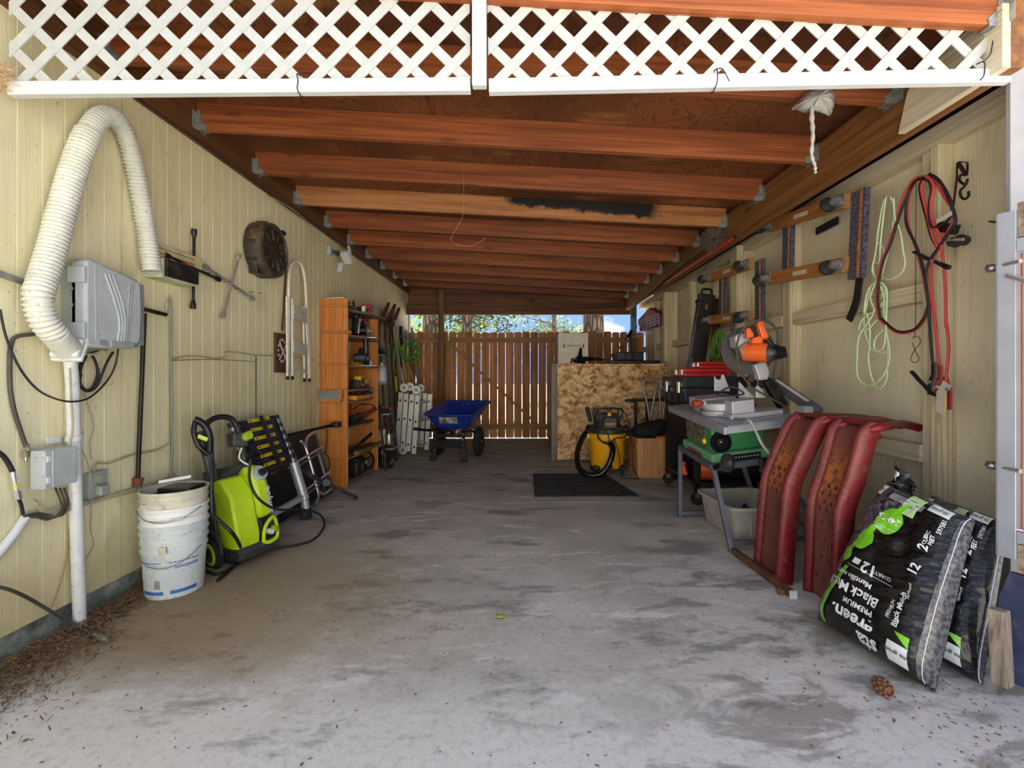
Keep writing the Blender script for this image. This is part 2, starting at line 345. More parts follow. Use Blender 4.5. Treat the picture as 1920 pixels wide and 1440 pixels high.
for k in range(-1, 10):
    y = 2.18+.605*k
    if k == -1: y = 1.70
    q = B(); R = Matrix.Rotation(math.atan(SL), 3, 'Y')
    q.box((0, 0, 0), (jl, .04, .16)); o = q.go('joist', M_CHAR if k == 3 else M_JOIST, ceiling, bevel=.003)
    o.location = (-.095, y, jz(-.095)+.08); o.rotation_euler = R.to_euler()
    for sx, x in ((-1, -1.935), (1, 1.745)):
        h = B(); z = jz(x)
        for sy in (-1, 1):
            yy = y+sy*.0225
            h.prism([(0, -.003), (.055, -.003), (.06, .02), (.02, .06), (.022, .085), (.018, .11), (0, .115)], (x, yy-.001, z), (-sx, 0, 0), (0, 0, 1), (0, .002, 0))
            h.bx(min(x, x+sx*.003), max(x, x+sx*.003), yy if sy > 0 else yy-.035, yy+.035 if sy > 0 else yy, z-.003, z+.10)
        h.bx(min(x, x-sx*.055), max(x, x-sx*.055), y-.0225, y+.0225, z-.004, z-.001)
        h.go('joist_hanger', M_GALV, o, world=True)
# far header over the fence opening, and the posts at the far end
q = B().bx(-1.97, 1.86, 7.95, 8.0, 2.135, 2.33); q.go('header', M_HEADER, ceiling)
q = B().bx(-1.97, 1.75, 8.04, 8.08, 2.30, 2.72); q.go('rim_board', M_HEADER, ceiling)
q = B().bx(-1.40, -1.31, 7.80, 7.89, 0, 2.52); q.go('post', M_POST, ceiling, bevel=.004)
q = B().bx(1.86, 1.95, 7.86, 7.95, 0, 2.35); q.go('post', M_POST, ceiling, bevel=.004)
# pale nailer board cut off at a slant on the near end of the beam
q = B(); a = W(1690, 250, 1.735); 
q.prism([(1.66, 2.20), (2.12, 2.20), (2.07, 2.36), (1.98, 2.43), (1.66, 2.43)], (1.72, 0, 0), (0, 1, 0), (0, 0, 1), (.03, 0, 0)); q.go('nailer_board', M_RAIL, ceiling)
# ================================================================ right wall: panels behind painted studs and rails
wall_right = thing('wall_right', None, None, kind='structure')
ps = [1.79, 2.30, 3.60, 4.34, 5.55, 6.75, 8.1]
for a, b_ in zip(ps[:-1], ps[1:]): B().bx(XR, XR+.015, a+.002, b_-.002, .04, 2.345).go('wall_panel', M_SIDR, wall_right)
B().bx(XR+.02, XR+.1, 1.9, 8.1, 0, 2.345).go('outer_cladding', mat('dark_sheathing', (40, 34, 26)), wall_right)
B().bx(XS-.01, XR, 1.80, 8.1, 2.245, 2.335).go('top_plate', M_RAIL, wall_right, bevel=.003)
B().bx(XS, XR, 1.92, 8.1, 0, .045).go('sole_plate', M_RAIL, wall_right)
for y, w, x0, z1 in ((2.315, .045, XS, 2.245), (2.385, .07, XS+.03, 2.245), (3.58, .04, XS, 2.245), (3.66, .07, XS+.02, 2.245), (4.36, .14, XS-.07, 2.30), (5.0, .045, XS, 2.245), (5.72, .045, XS, 2.245), (6.45, .10, XS-.09, 2.245), (7.2, .045, XS, 2.245)):
    B().bx(x0, XR, y-w/2, y+w/2, .045, z1).go('stud', M_STUD, wall_right, bevel=.003)
st = [2.42, 3.56, 3.70, 4.28, 4.44, 4.97, 5.03, 5.69, 5.75, 6.39, 6.51, 7.17, 7.23, 8.0]
for i in range(0, len(st), 2):
    for z in (1.53, .69):
        B().bx(XS+.015, XR, st[i], st[i+1], z-.045, z+.045).go('rail', M_RAIL, wall_right, bevel=.003)
B().bx(2.30, 2.34, 1.66, 8.1, 2.2, 2.52).go('blocking_board', M_LEDGER, wall_right)  # added board, blocks daylight in the gap between right wall and roof
# ================================================================ far fence
wall_back = thing('wall_back', None, None, kind='structure')
x = -1.97; i = 0
while x < 2.05:
    w = .131+random.uniform(-.004, .004); top = 1.845+random.uniform(-.012, .012)
    q = B(); c = .022; q.prism([(0, .008), (w, .008), (w, top-c), (w-c, top), (c, top), (0, top-c)], (x, 8.05, 0), (1, 0, 0), (0, 0, 1), (0, .018, 0))
    o = q.go('fence_board', M_FENCE, wall_back); o.rotation_euler[1] = random.uniform(-.003, .003)
    x += .1415; i += 1
for a, b_ in ((-1.95, -1.30), (-1.26, .48), (.52, 2.0)):
    B().bx(a, b_, 8.01, 8.05, 1.66, 1.70+.045).go('fence_rail', M_FRAIL, wall_back)
    B().bx(a, b_, 8.01, 8.05, .16, .25).go('fence_rail', M_FRAIL, wall_back)
B().beam((-1.24, 8.0, 1.64), (.30, 8.0, .22), .035, .075, (0, 1, 0)).go('brace', M_FRAIL, wall_back)
B().beam((1.05, 8.0, .95), (1.74, 8.0, 1.62), .035, .075, (0, 1, 0)).go('brace', M_FRAIL, wall_back)
B().beam((.42, 8.0, .2), (.72, 8.0, .50), .035, .06, (0, 1, 0)).go('brace', M_FRAIL, wall_back)
B().bx(-1.275, -1.24, 7.99, 8.03, .2, 1.66).go('stile', M_FRAIL, wall_back)
# ================================================================ lattice valance across the front
def clip(poly, x0, x1, z0, z1):
    for ax, lim, sg in ((0, x0, 1), (0, x1, -1), (1, z0, 1), (1, z1, -1)):
        out = []
        for i in range(len(poly)):
            p, r = poly[i-1], poly[i]; dp, dr = (p[ax]-lim)*sg, (r[ax]-lim)*sg
            if dp*dr < 0: t = dp/(dp-dr); out.append((p[0]+(r[0]-p[0])*t, p[1]+(r[1]-p[1])*t))
            if dr >= 0: out.append(r)
        poly = out
        if not poly: return []
    return poly
def lattice(label, w, h, loc, roty):
    t = thing('lattice_valance', label, 'lattice', loc, (0, roty, 0), 'lattice panels over the opening')
    sp, hw = .1552, .0255
    for lay, sg in ((0, 1), (1, -1)):
        k = -int(h/sp)-2
        while k*sp < w+h:
            c = k*sp if sg > 0 else k*sp+0.02
            pl = [(c-hw, 0), (c+hw, 0), (c+hw+h, h), (c-hw+h, h)] if sg > 0 else [(c-hw, 0), (c+hw, 0), (c+hw-h, h), (c-hw-h, h)]
            pl = clip(pl, 0, w, .018, h)
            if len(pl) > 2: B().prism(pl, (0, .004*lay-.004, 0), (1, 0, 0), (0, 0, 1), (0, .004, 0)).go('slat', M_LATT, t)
            k += 1
    B().bx(0, w, -.014, .016, -.012, .038).go('bottom_rail', M_WHITE, t, bevel=.003)
    B().bx(0, w, -.014, .016, h-.02, h+.018).go('top_rail', M_WHITE, t, bevel=.003)
    return t
DLT = 1.72
lp = P(20, 175, DLT); lattice('white diagonal lattice panel above the house-wall half of the opening', 1.705, .42, lp, math.radians(-.5))
lp = P(917, 170, DLT); lattice('white diagonal lattice panel above the half of the opening with the hanging plastic bag', 1.925, .42, lp, math.radians(-1.15))
B().box((0, 0, .25), (.052, .03, .5)).go('lattice_divider', M_WHITE, None, bevel=.003, **tagd('upright white vinyl strip joining the two lattice panels', 'trim')).location = P(899, 164, DLT-.02)+V((0, 0, 0))

# unseen pale house added behind the camera to bounce front light into the carport
hs = thing('wall_added_fill_house', None, None, (0, -13, 0), kind='structure')
B().bx(-11, 11, -.3, 0, 0, 5.2).go('bounce_facade', mat('cream_bounce_paint', (240, 236, 226), .8, v=.03), hs)
for wx in (-7, -2.5, 3.5, 7.5):
    B().bx(wx-.75, wx+.75, .0, .04, 1.0, 2.3).go('window_frame', M_WHITE, hs); B().bx(wx-.68, wx+.68, .03, .05, 1.07, 2.23).go('pane', mat('dark_glass', (40, 48, 56), .1), hs)
B().prism([(-.9, 5.2), (.5, 5.2), (.5, 5.3), (-.9, 5.9)], (-11.5, 0, 0), (0, 1, 0), (0, 0, 1), (23, 0, 0)).go('eaves', mat('grey_roofing', (90, 88, 86), .9), hs)
# ================================================================ things on the left (house) wall
def L(px, py, off=0.0): return W(px, py, XL+off)
M_DUCT = mat('dirty_white_duct', (212, 212, 200), .55, v=.05, s=12, dirt=(120, 110, 70), amt=.16, ds=26, speck=.6)
M_PVC = mat('white_pvc', (222, 224, 220), .5, v=.05, s=12, dirt=(130, 116, 88), amt=.22, ds=18, speck=.5)
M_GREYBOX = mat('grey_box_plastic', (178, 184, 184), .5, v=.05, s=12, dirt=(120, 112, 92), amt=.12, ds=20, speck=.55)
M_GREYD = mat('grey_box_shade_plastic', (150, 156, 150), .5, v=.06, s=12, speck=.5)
M_CABLE = mat('grey_cable', (74, 70, 64), .6, v=.15, dirt=(120, 104, 76), amt=.3, ds=20)
M_CABLEB = mat('black_cable', (34, 32, 30), .55, v=.15)
M_CABLEP = mat('painted_cable', (172, 166, 132), .6, v=.12, dirt=(110, 96, 64), amt=.3, ds=18)
M_BRASS = mat('dull_nickel', (176, 168, 150), .35, .8, v=.15)
M_DARKW = wood('dark_brown_wood', (92, 58, 36), (62, 38, 24), 2, 1.2, .6, .05, .3)
# flexible duct
duct = thing('flexible_duct', 'white corrugated flexible duct arching over and behind the grey utility box', 'duct', L(130, 660, .06))
raw = [L(285, 508, .08), L(277, 450, .06), L(268, 395, .055), L(256, 330, .05), L(243, 275, .05), L(226, 235, .055), L(205, 217, .06), L(183, 225, .07), L(158, 265, .075), L(136, 325, .075), L(116, 395, .075), L(98, 465, .08), L(80, 525, .09), L(72, 560, .10), L(82, 600, .10), L(104, 628, .10)]
ln = spl(raw, 60); dd = [0]
for a, b_ in zip(ln[:-1], ln[1:]): dd.append(dd[-1]+(b_-a).length)
tot = dd[-1]; npt = 660; pts = []; j = 0
for i in range(npt):
    t = tot*i/(npt-1)
    while j < len(dd)-2 and dd[j+1] < t: j += 1
    u = (t-dd[j])/max(1e-6, dd[j+1]-dd[j]); pts.append(ln[j].lerp(ln[j+1], u))
B().tube(pts, .04, 18, rf=lambda u: .039+.0052*math.sin(u*(npt-1)*math.pi/3)+(.005 if u > .5 else 0)).go('corrugated_hose', M_DUCT, duct, world=True, smooth=60)
e = pts[0]; dr = (pts[0]-pts[6]).normalized()
B().lathe([(.040, -.015), (.043, -.01), (.043, .004), (.036, .004), (.036, -.012)], e, dr, 24).go('end_cuff', M_DUCT, duct, world=True, smooth=40)
a, b_ = L(102, 626, .10), L(128, 655, .07)
B().cyl(a, b_, .046, .05, 24).go('cuff', M_DUCT, duct, world=True, smooth=40)
q = B(); q.beam(b_-(b_-a).normalized()*.02, b_+(b_-a).normalized()*.035, .098, .088); q.beam(b_+(b_-a).normalized()*.005, b_+(b_-a).normalized()*.02, .108, .098)
q.go('square_adapter', M_PVC, duct, world=True, bevel=.008)
# conduit
pipe = thing('conduit_pipe', 'thick white vertical pipe running from the duct adapter down to the floor', 'pipe', L(148, 1183, .04))
B().tube([L(131, 665, .045), L(136, 720, .04), L(139, 850, .04), L(150, 1180, .04)], .0235, 16).go('pipe', M_PVC, pipe, world=True, smooth=50)
c = L(138, 822, .04); B().lathe([(.025, -.014), (.028, -.012), (.028, .012), (.025, .014)], c, (0, 0, 1), 16).bx(XL, XL+.006, c.y-.075, c.y-.02, c.z-.013, c.z+.013).go('pipe_strap', M_PVC, pipe, world=True, smooth=40)
q = B()
q.tube(spl([L(131, 690, .07), L(133, 740, .068), L(136, 800, .066), L(130, 840, .066), L(131, 865, .062)], 5), .004, 6); q.go('strapped_wire', M_CABLEP, pipe, world=True, smooth=60)
# utility box
y0, y1 = 1.985, 2.275
ub = thing('utility_box', 'large grey plastic utility box with moulded lid and hinges on the house wall', 'utility box', (XL, 2.1, 1.22))
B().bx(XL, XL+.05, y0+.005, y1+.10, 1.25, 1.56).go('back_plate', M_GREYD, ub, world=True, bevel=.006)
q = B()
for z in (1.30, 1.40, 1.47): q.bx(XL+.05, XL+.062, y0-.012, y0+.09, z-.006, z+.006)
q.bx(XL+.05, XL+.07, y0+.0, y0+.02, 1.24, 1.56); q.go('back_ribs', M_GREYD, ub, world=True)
poly = [(y0, 1.235), (y0+.02, 1.218), (y1-.03, 1.225), (y1, 1.27), (y1+.008, 1.40), (y1+.004, 1.53), (y1-.012, 1.56), (y0+.05, 1.60), (y0+.02, 1.603), (y0, 1.585)]
B().prism(poly, (XL+.045, 0, 0), (0, 1, 0), (0, 0, 1), (.07, 0, 0)).go('cover', M_GREYBOX, ub, world=True, bevel=.012, smooth=35)
q = B(); xo = XL+.1165
for k, (ya, yb) in enumerate(((.135, .175), (.155, .19), (.175, .205))):
    q.tube(spl([(xo, y0+ya-.045, 1.555), (xo, y0+ya, 1.45), (xo, y0+yb-.01, 1.35), (xo, y0+yb-.02, 1.25)], 6), .0045, 6)
q.beam((xo-.002, y0+.045, 1.575), (xo-.002, y0+.05, 1.245), .008, .005); q.go('moulded_ridges', M_GREYBOX, ub, world=True, smooth=60)
q = B()
for k in range(2): q.tube(spl([(xo-.001, y0+.225+.014*k, 1.545), (xo-.001, y0+.215+.012*k, 1.42), (xo-.001, y0+.205+.010*k, 1.26)], 6), .004, 6)
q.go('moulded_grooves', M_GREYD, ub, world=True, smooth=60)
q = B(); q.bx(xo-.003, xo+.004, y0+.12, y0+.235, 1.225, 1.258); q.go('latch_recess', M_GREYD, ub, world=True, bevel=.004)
for z in (1.29, 1.53): B().bx(XL+.045, XL+.118, y0-.012, y0+.003, z-.035, z+.035).go('hinge', M_GREYBOX, ub, world=True, bevel=.003)
q = B()
for k in range(4): q.bx(xo, xo+.0007, y0+.065, y0+.11-.006*(k % 2), 1.232+.007*k, 1.2345+.007*k)
for k in range(3): q.bx(xo, xo+.0007, y0+.245, y0+.268, 1.236+.007*k, 1.2395+.007*k)
q.go('printed_label', mat('blue_grey_print', (70, 82, 120), .6), ub, world=True, kind='stuff')
# wires under the utility box
t = thing('cable_loops', 'coil of black cable and loose wires hanging under the utility box', 'cable', L(170, 720, .03))
q = B(); q.tube(spl([L(200, 655, .05), L(160, 668, .04), L(148, 700, .03), L(155, 728, .03), L(172, 728, .03), L(183, 700, .03), L(176, 672, .035), L(164, 666, .04), L(152, 690, .045), L(150, 718, .045), L(165, 733, .045), L(182, 722, .045), L(200, 680, .05), L(212, 660, .05)], 7), .0055, 7)
q.tube(spl([L(152, 700, .035), L(150, 722, .035), L(166, 734, .04), L(185, 716, .04), L(184, 690, .04)], 7), .005, 7); q.go('coil', M_CABLEB, t, world=True, smooth=60)
q = B()
for k in range(4): q.tube(spl([L(150+k*4, 672+k*2, .03), L(165, 664+k*2, .045), L(185, 662-k, .05), L(200+k*2, 652, .06)], 5), .0028, 5)
q.go('thin_wires', M_CABLEP, t, world=True, smooth=60)
q = B(); q.tube(spl([L(0, 580, .02), L(8, 620, .025), L(20, 655, .03), L(40, 695, .03), L(70, 730, .035), L(105, 748, .07), L(140, 753, .08), L(170, 744, .05), L(200, 715, .04), L(216, 685, .05), L(222, 652, .06)], 8), .0042, 7)
q.go('hanging_cable', M_CABLEB, **tagd('thin black cable sagging in a long loop in front of the white pipe', 'cable'), smooth=60)
q = B(); q.tube(spl([L(98, 623, .03), L(60, 627, .02), L(30, 632, .015), L(20, 650, .015), L(18, 690, .015), L(20, 735, .015), L(28, 775, .02), L(40, 812, .02), L(49, 838, .025)], 8), .0075, 8)
t = thing('splitter_cable', 'grey cable bent down the wall and ending in a small metal splitter', 'cable', L(50, 850, .02))
q.go('cable', M_CABLE, t, world=True, smooth=60); B().cyl(L(50, 833, .026), L(53, 845, .026), .0075, .007, 8).go('plug', M_BRASS, t, world=True, smooth=40)
q = B(); c = L(56, 850, .02); q.box(c, (.02, .055, .02)); q.cyl(c+V((0, -.015, -.01)), c+V((0, -.015, -.028)), .005); q.cyl(c+V((0, .015, -.01)), c+V((0, .015, -.028)), .005); q.go('splitter', M_BRASS, t, world=True, bevel=.002)
t = thing('hose_coupling', 'black hose with a silver coupling hanging beside the small junction box', 'hose', L(40, 960, .02))
B().tube(spl([L(-30, 835, .03), L(0, 850, .03), L(14, 866, .03), L(24, 885, .03)], 6), .0085, 8).go('hose', M_CABLEB, t, world=True, smooth=60)
q = B(); q.cyl(L(24, 884, .03), L(27, 900, .03), .010); q.cyl(L(27, 900, .03), L(31, 920, .03), .0085); q.cyl(L(31, 920, .03), L(35, 935, .03), .0115, n=6); q.go('coupling', M_CHROME, t, world=True, smooth=40)
B().tube(spl([L(35, 935, .03), L(40, 948, .025), L(43, 965, .02)], 4), .006, 7).go('tail', M_CABLEB, t, world=True, smooth=60)
B().cyl(L(29, 908, .03), L(30, 914, .03), .0095).go('band', mat('yellow_tape', (214, 196, 40), .5), t, world=True, smooth=40)
q = B(); q.tube([L(48, 970, .02), L(25, 1003, .02), L(0, 1034, .02), L(-25, 1060, .02)], .016, 12)
q.go('conduit_stub', M_PVC, **tagd('short grey-white conduit slanting down under the hose coupling', 'pipe'), smooth=50)
# junction box and outlet
c0, c1 = L(66, 905, .0), L(140, 905, .0)
t = thing('junction_box', 'small flat grey junction box mounted across the white pipe', 'junction box', (XL, (c0.y+c1.y)/2, c0.z))
B().bx(XL+.035, XL+.095, c0.y-.055, c1.y-.085, .645, .80).go('box', M_GREYBOX, t, world=True, bevel=.006)
q = B(); 
for z in (.68, .765): q.bx(XL+.095, XL+.099, c0.y-.048, c0.y-.035, z-.012, z+.012)
q.bx(XL+.095, XL+.0965, c0.y-.025, c0.y-.022, .65, .795); q.go('lid_clips', M_PVC, t, world=True)
oc = L(172, 908, 0)
t = thing('wall_outlet', 'small dusty grey outlet box just past the junction box', 'outlet', oc)
B().bx(XL, XL+.03, oc.y-.045, oc.y+.05, oc.z-.06, oc.z+.06).go('box', M_GREYD, t, world=True, bevel=.004)
B().cyl((XL+.03, oc.y, oc.z+.025), (XL+.037, oc.y, oc.z+.025), .016).go('socket', M_CABLEP, t, world=True); B().bx(XL+.03, XL+.06, oc.y-.02, oc.y+.03, oc.z-.05, oc.z-.005).go('plug', M_GREYD, t, world=True, bevel=.006)
# wires along the wall
q = B()
for k in range(6):
    r = random.uniform; q.tube(spl([L(60+4*k, 935+k*2, .03), L(90+r(-5, 5), 965+r(-6, 8), .03), L(130, 950+r(-10, 8), .04), L(165, 940+k, .02), L(210, 928+k, .02), L(262, 912+k*1.5, .02), L(310, 897+k, .02), L(330, 888, .02)], 6), .0036, 5)
t = thing('wire_bundle', 'tangled bundle of thin wires running low along the house wall', 'wires', L(160, 950)); q.go('wires', M_CABLEP, t, world=True, smooth=60)
q = B()
for k in range(3): q.tube(spl([L(120-8*k, 915, .05), L(128-6*k, 945+4*k, .05), L(112-10*k, 968+3*k, .04), L(70, 962+4*k, .03), L(45, 968, .03)], 6), .0045, 6)
q.go('cable_loop', M_CABLE, t, world=True, smooth=60)
q = B(); q.tube(spl([L(178, 915, .02), L(178, 872, .02), L(205, 868, .015), L(250, 852, .015), L(290, 845, .015), L(317, 832, .015)], 6), .0045, 6); q.go('outlet_cable', M_CABLEP, **tagd('painted cable rising from the outlet across the wall', 'cable'), smooth=60)
t = thing('wall_conduit', 'slim painted conduit and wire running down the wall under the irrigation timer', 'conduit', L(321, 890))
B().tube([L(320, 560, .012), L(321, 700, .012), L(322, 850, .012), L(319, 892, .012)], .006, 8).go('conduit', mat('green_grey_conduit', (140, 148, 128), .6), t, world=True, smooth=60)
B().tube(spl([L(318, 555, .015), L(312, 570, .02), L(313, 590, .02), L(317, 598, .02), L(318, 575, .015), L(317, 640, .012), L(317, 830, .012), L(316, 888, .012)], 5), .004, 6).go('wire', M_CABLEP, t, world=True, smooth=60)
q = B(); q.tube(spl([L(322, 673, .012), L(345, 668, .012), L(375, 668, .012), L(402, 672, .012), L(422, 668, .012), L(425, 660, .012), L(455, 662, .012), L(478, 666, .012), L(530, 668, .012), L(592, 675, .012)], 6), .0035, 6); q.go('stapled_wire', M_CABLEP, **tagd('thin painted wire stapled across the wall towards the brown plaque', 'wire'), smooth=60)
q = B(); q.tube(spl([L(322, 676, .01), L(400, 674, .01), L(478, 678, .01)], 3), .002, 5); q.tube([L(480, 668, .006), L(480, 785, .006)], .004, 6); q.go('vertical_wire', M_CABLE, **tagd('thin dark wire dropping straight down the wall above the telescoping ladder', 'wire'), smooth=60)
q = B(); q.tube(spl([W(255, 182, XL+.045), W(457, 326, XL+.045), W(560, 404, XL+.05), W(600, 428, XL+.05), W(660, 474, XL+.045), W(735, 528, XL+.045)], 6), .005, 6); q.go('roof_edge_cable', M_CABLEB, **tagd('black cable following the joint between house wall and roof', 'cable'), smooth=60)
q = B(); q.tube(spl([W(500, 365, XL+.05), W(545, 390, XL+.06), W(590, 426, XL+.055), W(650, 468, XL+.05)], 6), .004, 6); q.go('roof_edge_wire', M_CABLEP, **tagd('pale wire sagging beside the black cable under the ledger', 'cable'), smooth=60)
q = B(); q.tube(spl([L(172, 862, .01), L(168, 830, .01), L(176, 800, .01), L(168, 770, .01), L(160, 745, .015), L(158, 728, .02)], 5), .0018, 5); q.tube(spl([L(148, 832, .03), L(165, 870, .03), L(172, 920, .03), L(170, 990, .01), L(176, 1020, .01), L(160, 1050, .01)], 5), .0022, 5); q.go('loose_wire', M_CABLEP, **tagd('pale loose wire curling beside the white pipe', 'wire'), smooth=60)
q = B(); q.tube(spl([L(132, 955, .01), L(128, 1010, .01), L(122, 1060, .01), L(108, 1110, .01), L(96, 1140, .01)], 5), .003, 5); q.go('dry_vine', mat('dry_vine_stem', (168, 140, 88), .8), **tagd('dry vine stem climbing the wall beside the white pipe', 'vine'), smooth=60)
# hose with fitting lying out over the floor
t = thing('floor_cable', 'dark cable with a metal fitting trailing from the wall onto the floor', 'cable', G(195, 1197))
B().tube(spl([L(-20, 1098, .03), L(15, 1105, .05), L(50, 1120, .04), L(95, 1146, .035), W(140, 1172, -1.925), G(178, 1191, .015)], 8), .0065, 8).go('cable', M_CABLE, t, world=True, smooth=60)
q = B(); a, b_ = G(176, 1190, .015), G(201, 1202, .015); q.cyl(a, a.lerp(b_, .35), .007); q.cyl(a.lerp(b_, .35), a.lerp(b_, .8), .012, n=6); q.cyl(a.lerp(b_, .8), b_, .008); q.go('fitting', M_BRASS, t, world=True, smooth=40)
# nail-hung bar at the left edge
t = thing('pry_bar', 'short grey metal bar resting on a nail at the very front of the house wall', 'bar', L(30, 522))
B().beam(L(-15, 508, .03), L(52, 532, .03), .012, .025).go('bar', M_STEEL, t, world=True, bevel=.003); B().cyl(L(43, 533), L(52, 533, .05), .003).go('nail', M_NAIL, t, world=True)
# irrigation timer: beige hood, black box
c = L(310, 505)
t = thing('irrigation_timer', 'small beige timer box with an open cover and black screen', 'timer', c)
ya, yb = L(283, 500).y-.05, L(330, 500).y-.02
B().bx(XL, XL+.05, ya-.02, yb+.17, c.z+.045, c.z+.115).go('hood', mat('beige_plastic', (198, 186, 138), .6, speck=.3), t, world=True, bevel=.004)
q = B()
for k in range(2): q.bx(XL+.05, XL+.053, ya-.01, yb+.10, c.z+.062+.028*k, c.z+.066+.028*k)
q.go('hood_slots', mat('slot_shadow_brown', (110, 98, 66), .7), t, world=True)
B().bx(XL, XL+.095, ya, yb+.05, c.z-.075, c.z+.028).go('case', mat('pale_green_plastic', (196, 200, 160), .6), t, world=True, bevel=.003)
B().bx(XL+.092, XL+.11, ya+.02, yb+.05, c.z-.065, c.z+.028).go('screen', M_BLACK, t, world=True, bevel=.002)
q = B(); q.tube(spl([(XL+.06, ya+.06, c.z+.045), (XL+.09, ya+.09, c.z+.03), (XL+.10, yb+.02, c.z+.038)], 4), .003, 6); q.go('red_wire', mat('red_wire', (196, 60, 60), .5), t, world=True)
# T-shaped rod
t = thing('t_handle_rod', 'tall black T-handled rod standing against the wall', 'tool', L(262, 905, .03))
B().tube([L(271, 588, .03), L(258, 905, .03)], .0105, 10).go('shaft', mat('worn_black_steel', (44, 38, 34), .5, .5, v=.2, dirt=(110, 70, 44), amt=.4), t, world=True, smooth=50)
B().tube([L(255, 576, .03), L(311, 590, .03)], .0105, 10).go('handle', _mc['worn_black_steel'], t, world=True, smooth=50)
B().cyl(L(259, 896, .03), L(257, 912, .03), .024, .02, 12).go('socket_end', mat('rust', (112, 66, 40), .8, .2), t, world=True, smooth=40)
# lug wrenches
M_LUGB = mat('blackened_steel', (48, 46, 46), .4, .6, v=.2, dirt=(96, 76, 60), amt=.3)
def lug(label, bars, m, loc):
    t = thing('cross_wrench', label, 'wrench', loc, group='wrenches on the house wall')
    for a, b_ in bars:
        a, b_ = V(a), V(b_); d = (b_-a).normalized()
        o = B().cyl(a, b_, .0085, n=10).go('bar', m, t, world=True, smooth=40)
        for p, s in ((a, -1), (b_, 1)):
            B().lathe([(.009, -.045), (.012, -.03), (.0155, -.022), (.0155, .006), (.010, .006), (.010, -.008)], p, d*s, 12).go('socket', m, o, world=True, smooth=40)
    q = B(); m_ = (V(bars[0][0])+V(bars[0][1]))/2; q.cyl((XL-.0, m_.y-.02, m_.z+.01), (XL+.05, m_.y-.02, m_.z+.01), .003, n=6); q.go('nail', M_NAIL, t, world=True)
lug('black four-way lug wrench hanging with one bar upright', [(L(364, 432, .04), L(362, 577, .04)), (L(310, 478, .05), L(410, 524, .035))], M_LUGB, L(363, 505))
lug('chrome four-way lug wrench hanging just below the round drain pan', [(L(384, 499, .035), L(474, 560, .035)), (L(448, 478, .045), L(418, 594, .045))], mat('worn_chrome', (168, 164, 158), .3, .45, v=.15, dirt=(70, 62, 56), amt=.3, ds=20), L(433, 530))
q = B()
for a, b_ in ((388, 511), (413, 524), (440, 541), (468, 547), (485, 549), (345, 446)): q.cyl(L(a, b_), L(a+5, b_+1, .05), .003, n=6)
for a, b_, lb in ((388, 511, 'rusty nail between the black and the chrome lug wrench'), (440, 541, 'rusty nail just past the crossing of the chrome lug wrench'), (468, 547, 'rusty nail beside the lower end of the chrome lug wrench'), (485, 549, 'rusty nail under the round drain pan, farthest from the wrenches')):
    B().cyl(L(a, b_), L(a+6, b_+1, .05), .0028, n=6).go('wall_nail', M_NAIL, **tagd(lb, 'nail', 'rusty nails by the lug wrenches'))
# round drain pan hung on the wall
M_PAN = mat('dusty_dark_plastic', (62, 54, 42), .5, v=.25, s=10, dirt=(122, 102, 64), amt=.55, ds=12)
M_PANK = mat('dark_brown_plastic', (46, 40, 38), .4, v=.2, dirt=(110, 92, 56), amt=.3, ds=12)
pc = L(484, 470); pc.x = XL
t = thing('drain_pan', 'round dusty black drain pan hung on the house wall', 'drain pan', pc)
ax = V((1, .0, 0)); rr = .205
B().lathe([(rr*.9, 0), (rr*1.0, .01), (rr, .10), (rr*.97, .115), (rr*.97, .125), (rr*.9, .135), (rr*.86, .135), (rr*.84, .125), (0, .122)], pc, ax, 40).go('pan', M_PAN, t, world=True, smooth=35)
B().lathe([(rr*.80, .124), (rr*.80, .132), (rr*.77, .134), (rr*.75, .128), (0, .128)], pc, ax, 40).go('lid_disc', M_PANK, t, world=True, smooth=35)
for k in range(10):
    a = 2*math.pi*k/10; q = B(); u = V((0, math.cos(a), math.sin(a))); q.beam(pc+V((.131, 0, 0))+u*rr*.36, pc+V((.131, 0, 0))+u*rr*.74, .006, .009, (1, 0, 0)); q.go('lid_rib', M_PAN, t, world=True)
for k in range(5):
    a = 1.2+k*.62; u = V((0, math.cos(a), math.sin(a))); B().beam(pc+u*rr*1.0+V((.02, 0, 0)), pc+u*rr*1.0+V((.095, 0, 0)), .03, .012, u).go('side_rib', M_PANK, t, world=True, bevel=.003)
u = V((0, math.cos(.9), math.sin(.9))); B().cyl(pc+u*rr*.98+V((.11, 0, 0)), pc+u*rr*1.12+V((.12, 0, 0)), .022).go('spout_cap', M_BLACK, t, world=True, smooth=40)
B().prism([(-.03, -.2), (.07, -.2), (.05, -.12), (-.06, -.08)], pc+V((.02, -.12, 0)), (0, 1, 0), (0, 0, 1), (.06, 0, 0)).go('stand_foot', M_PANK, t, world=True, bevel=.004)
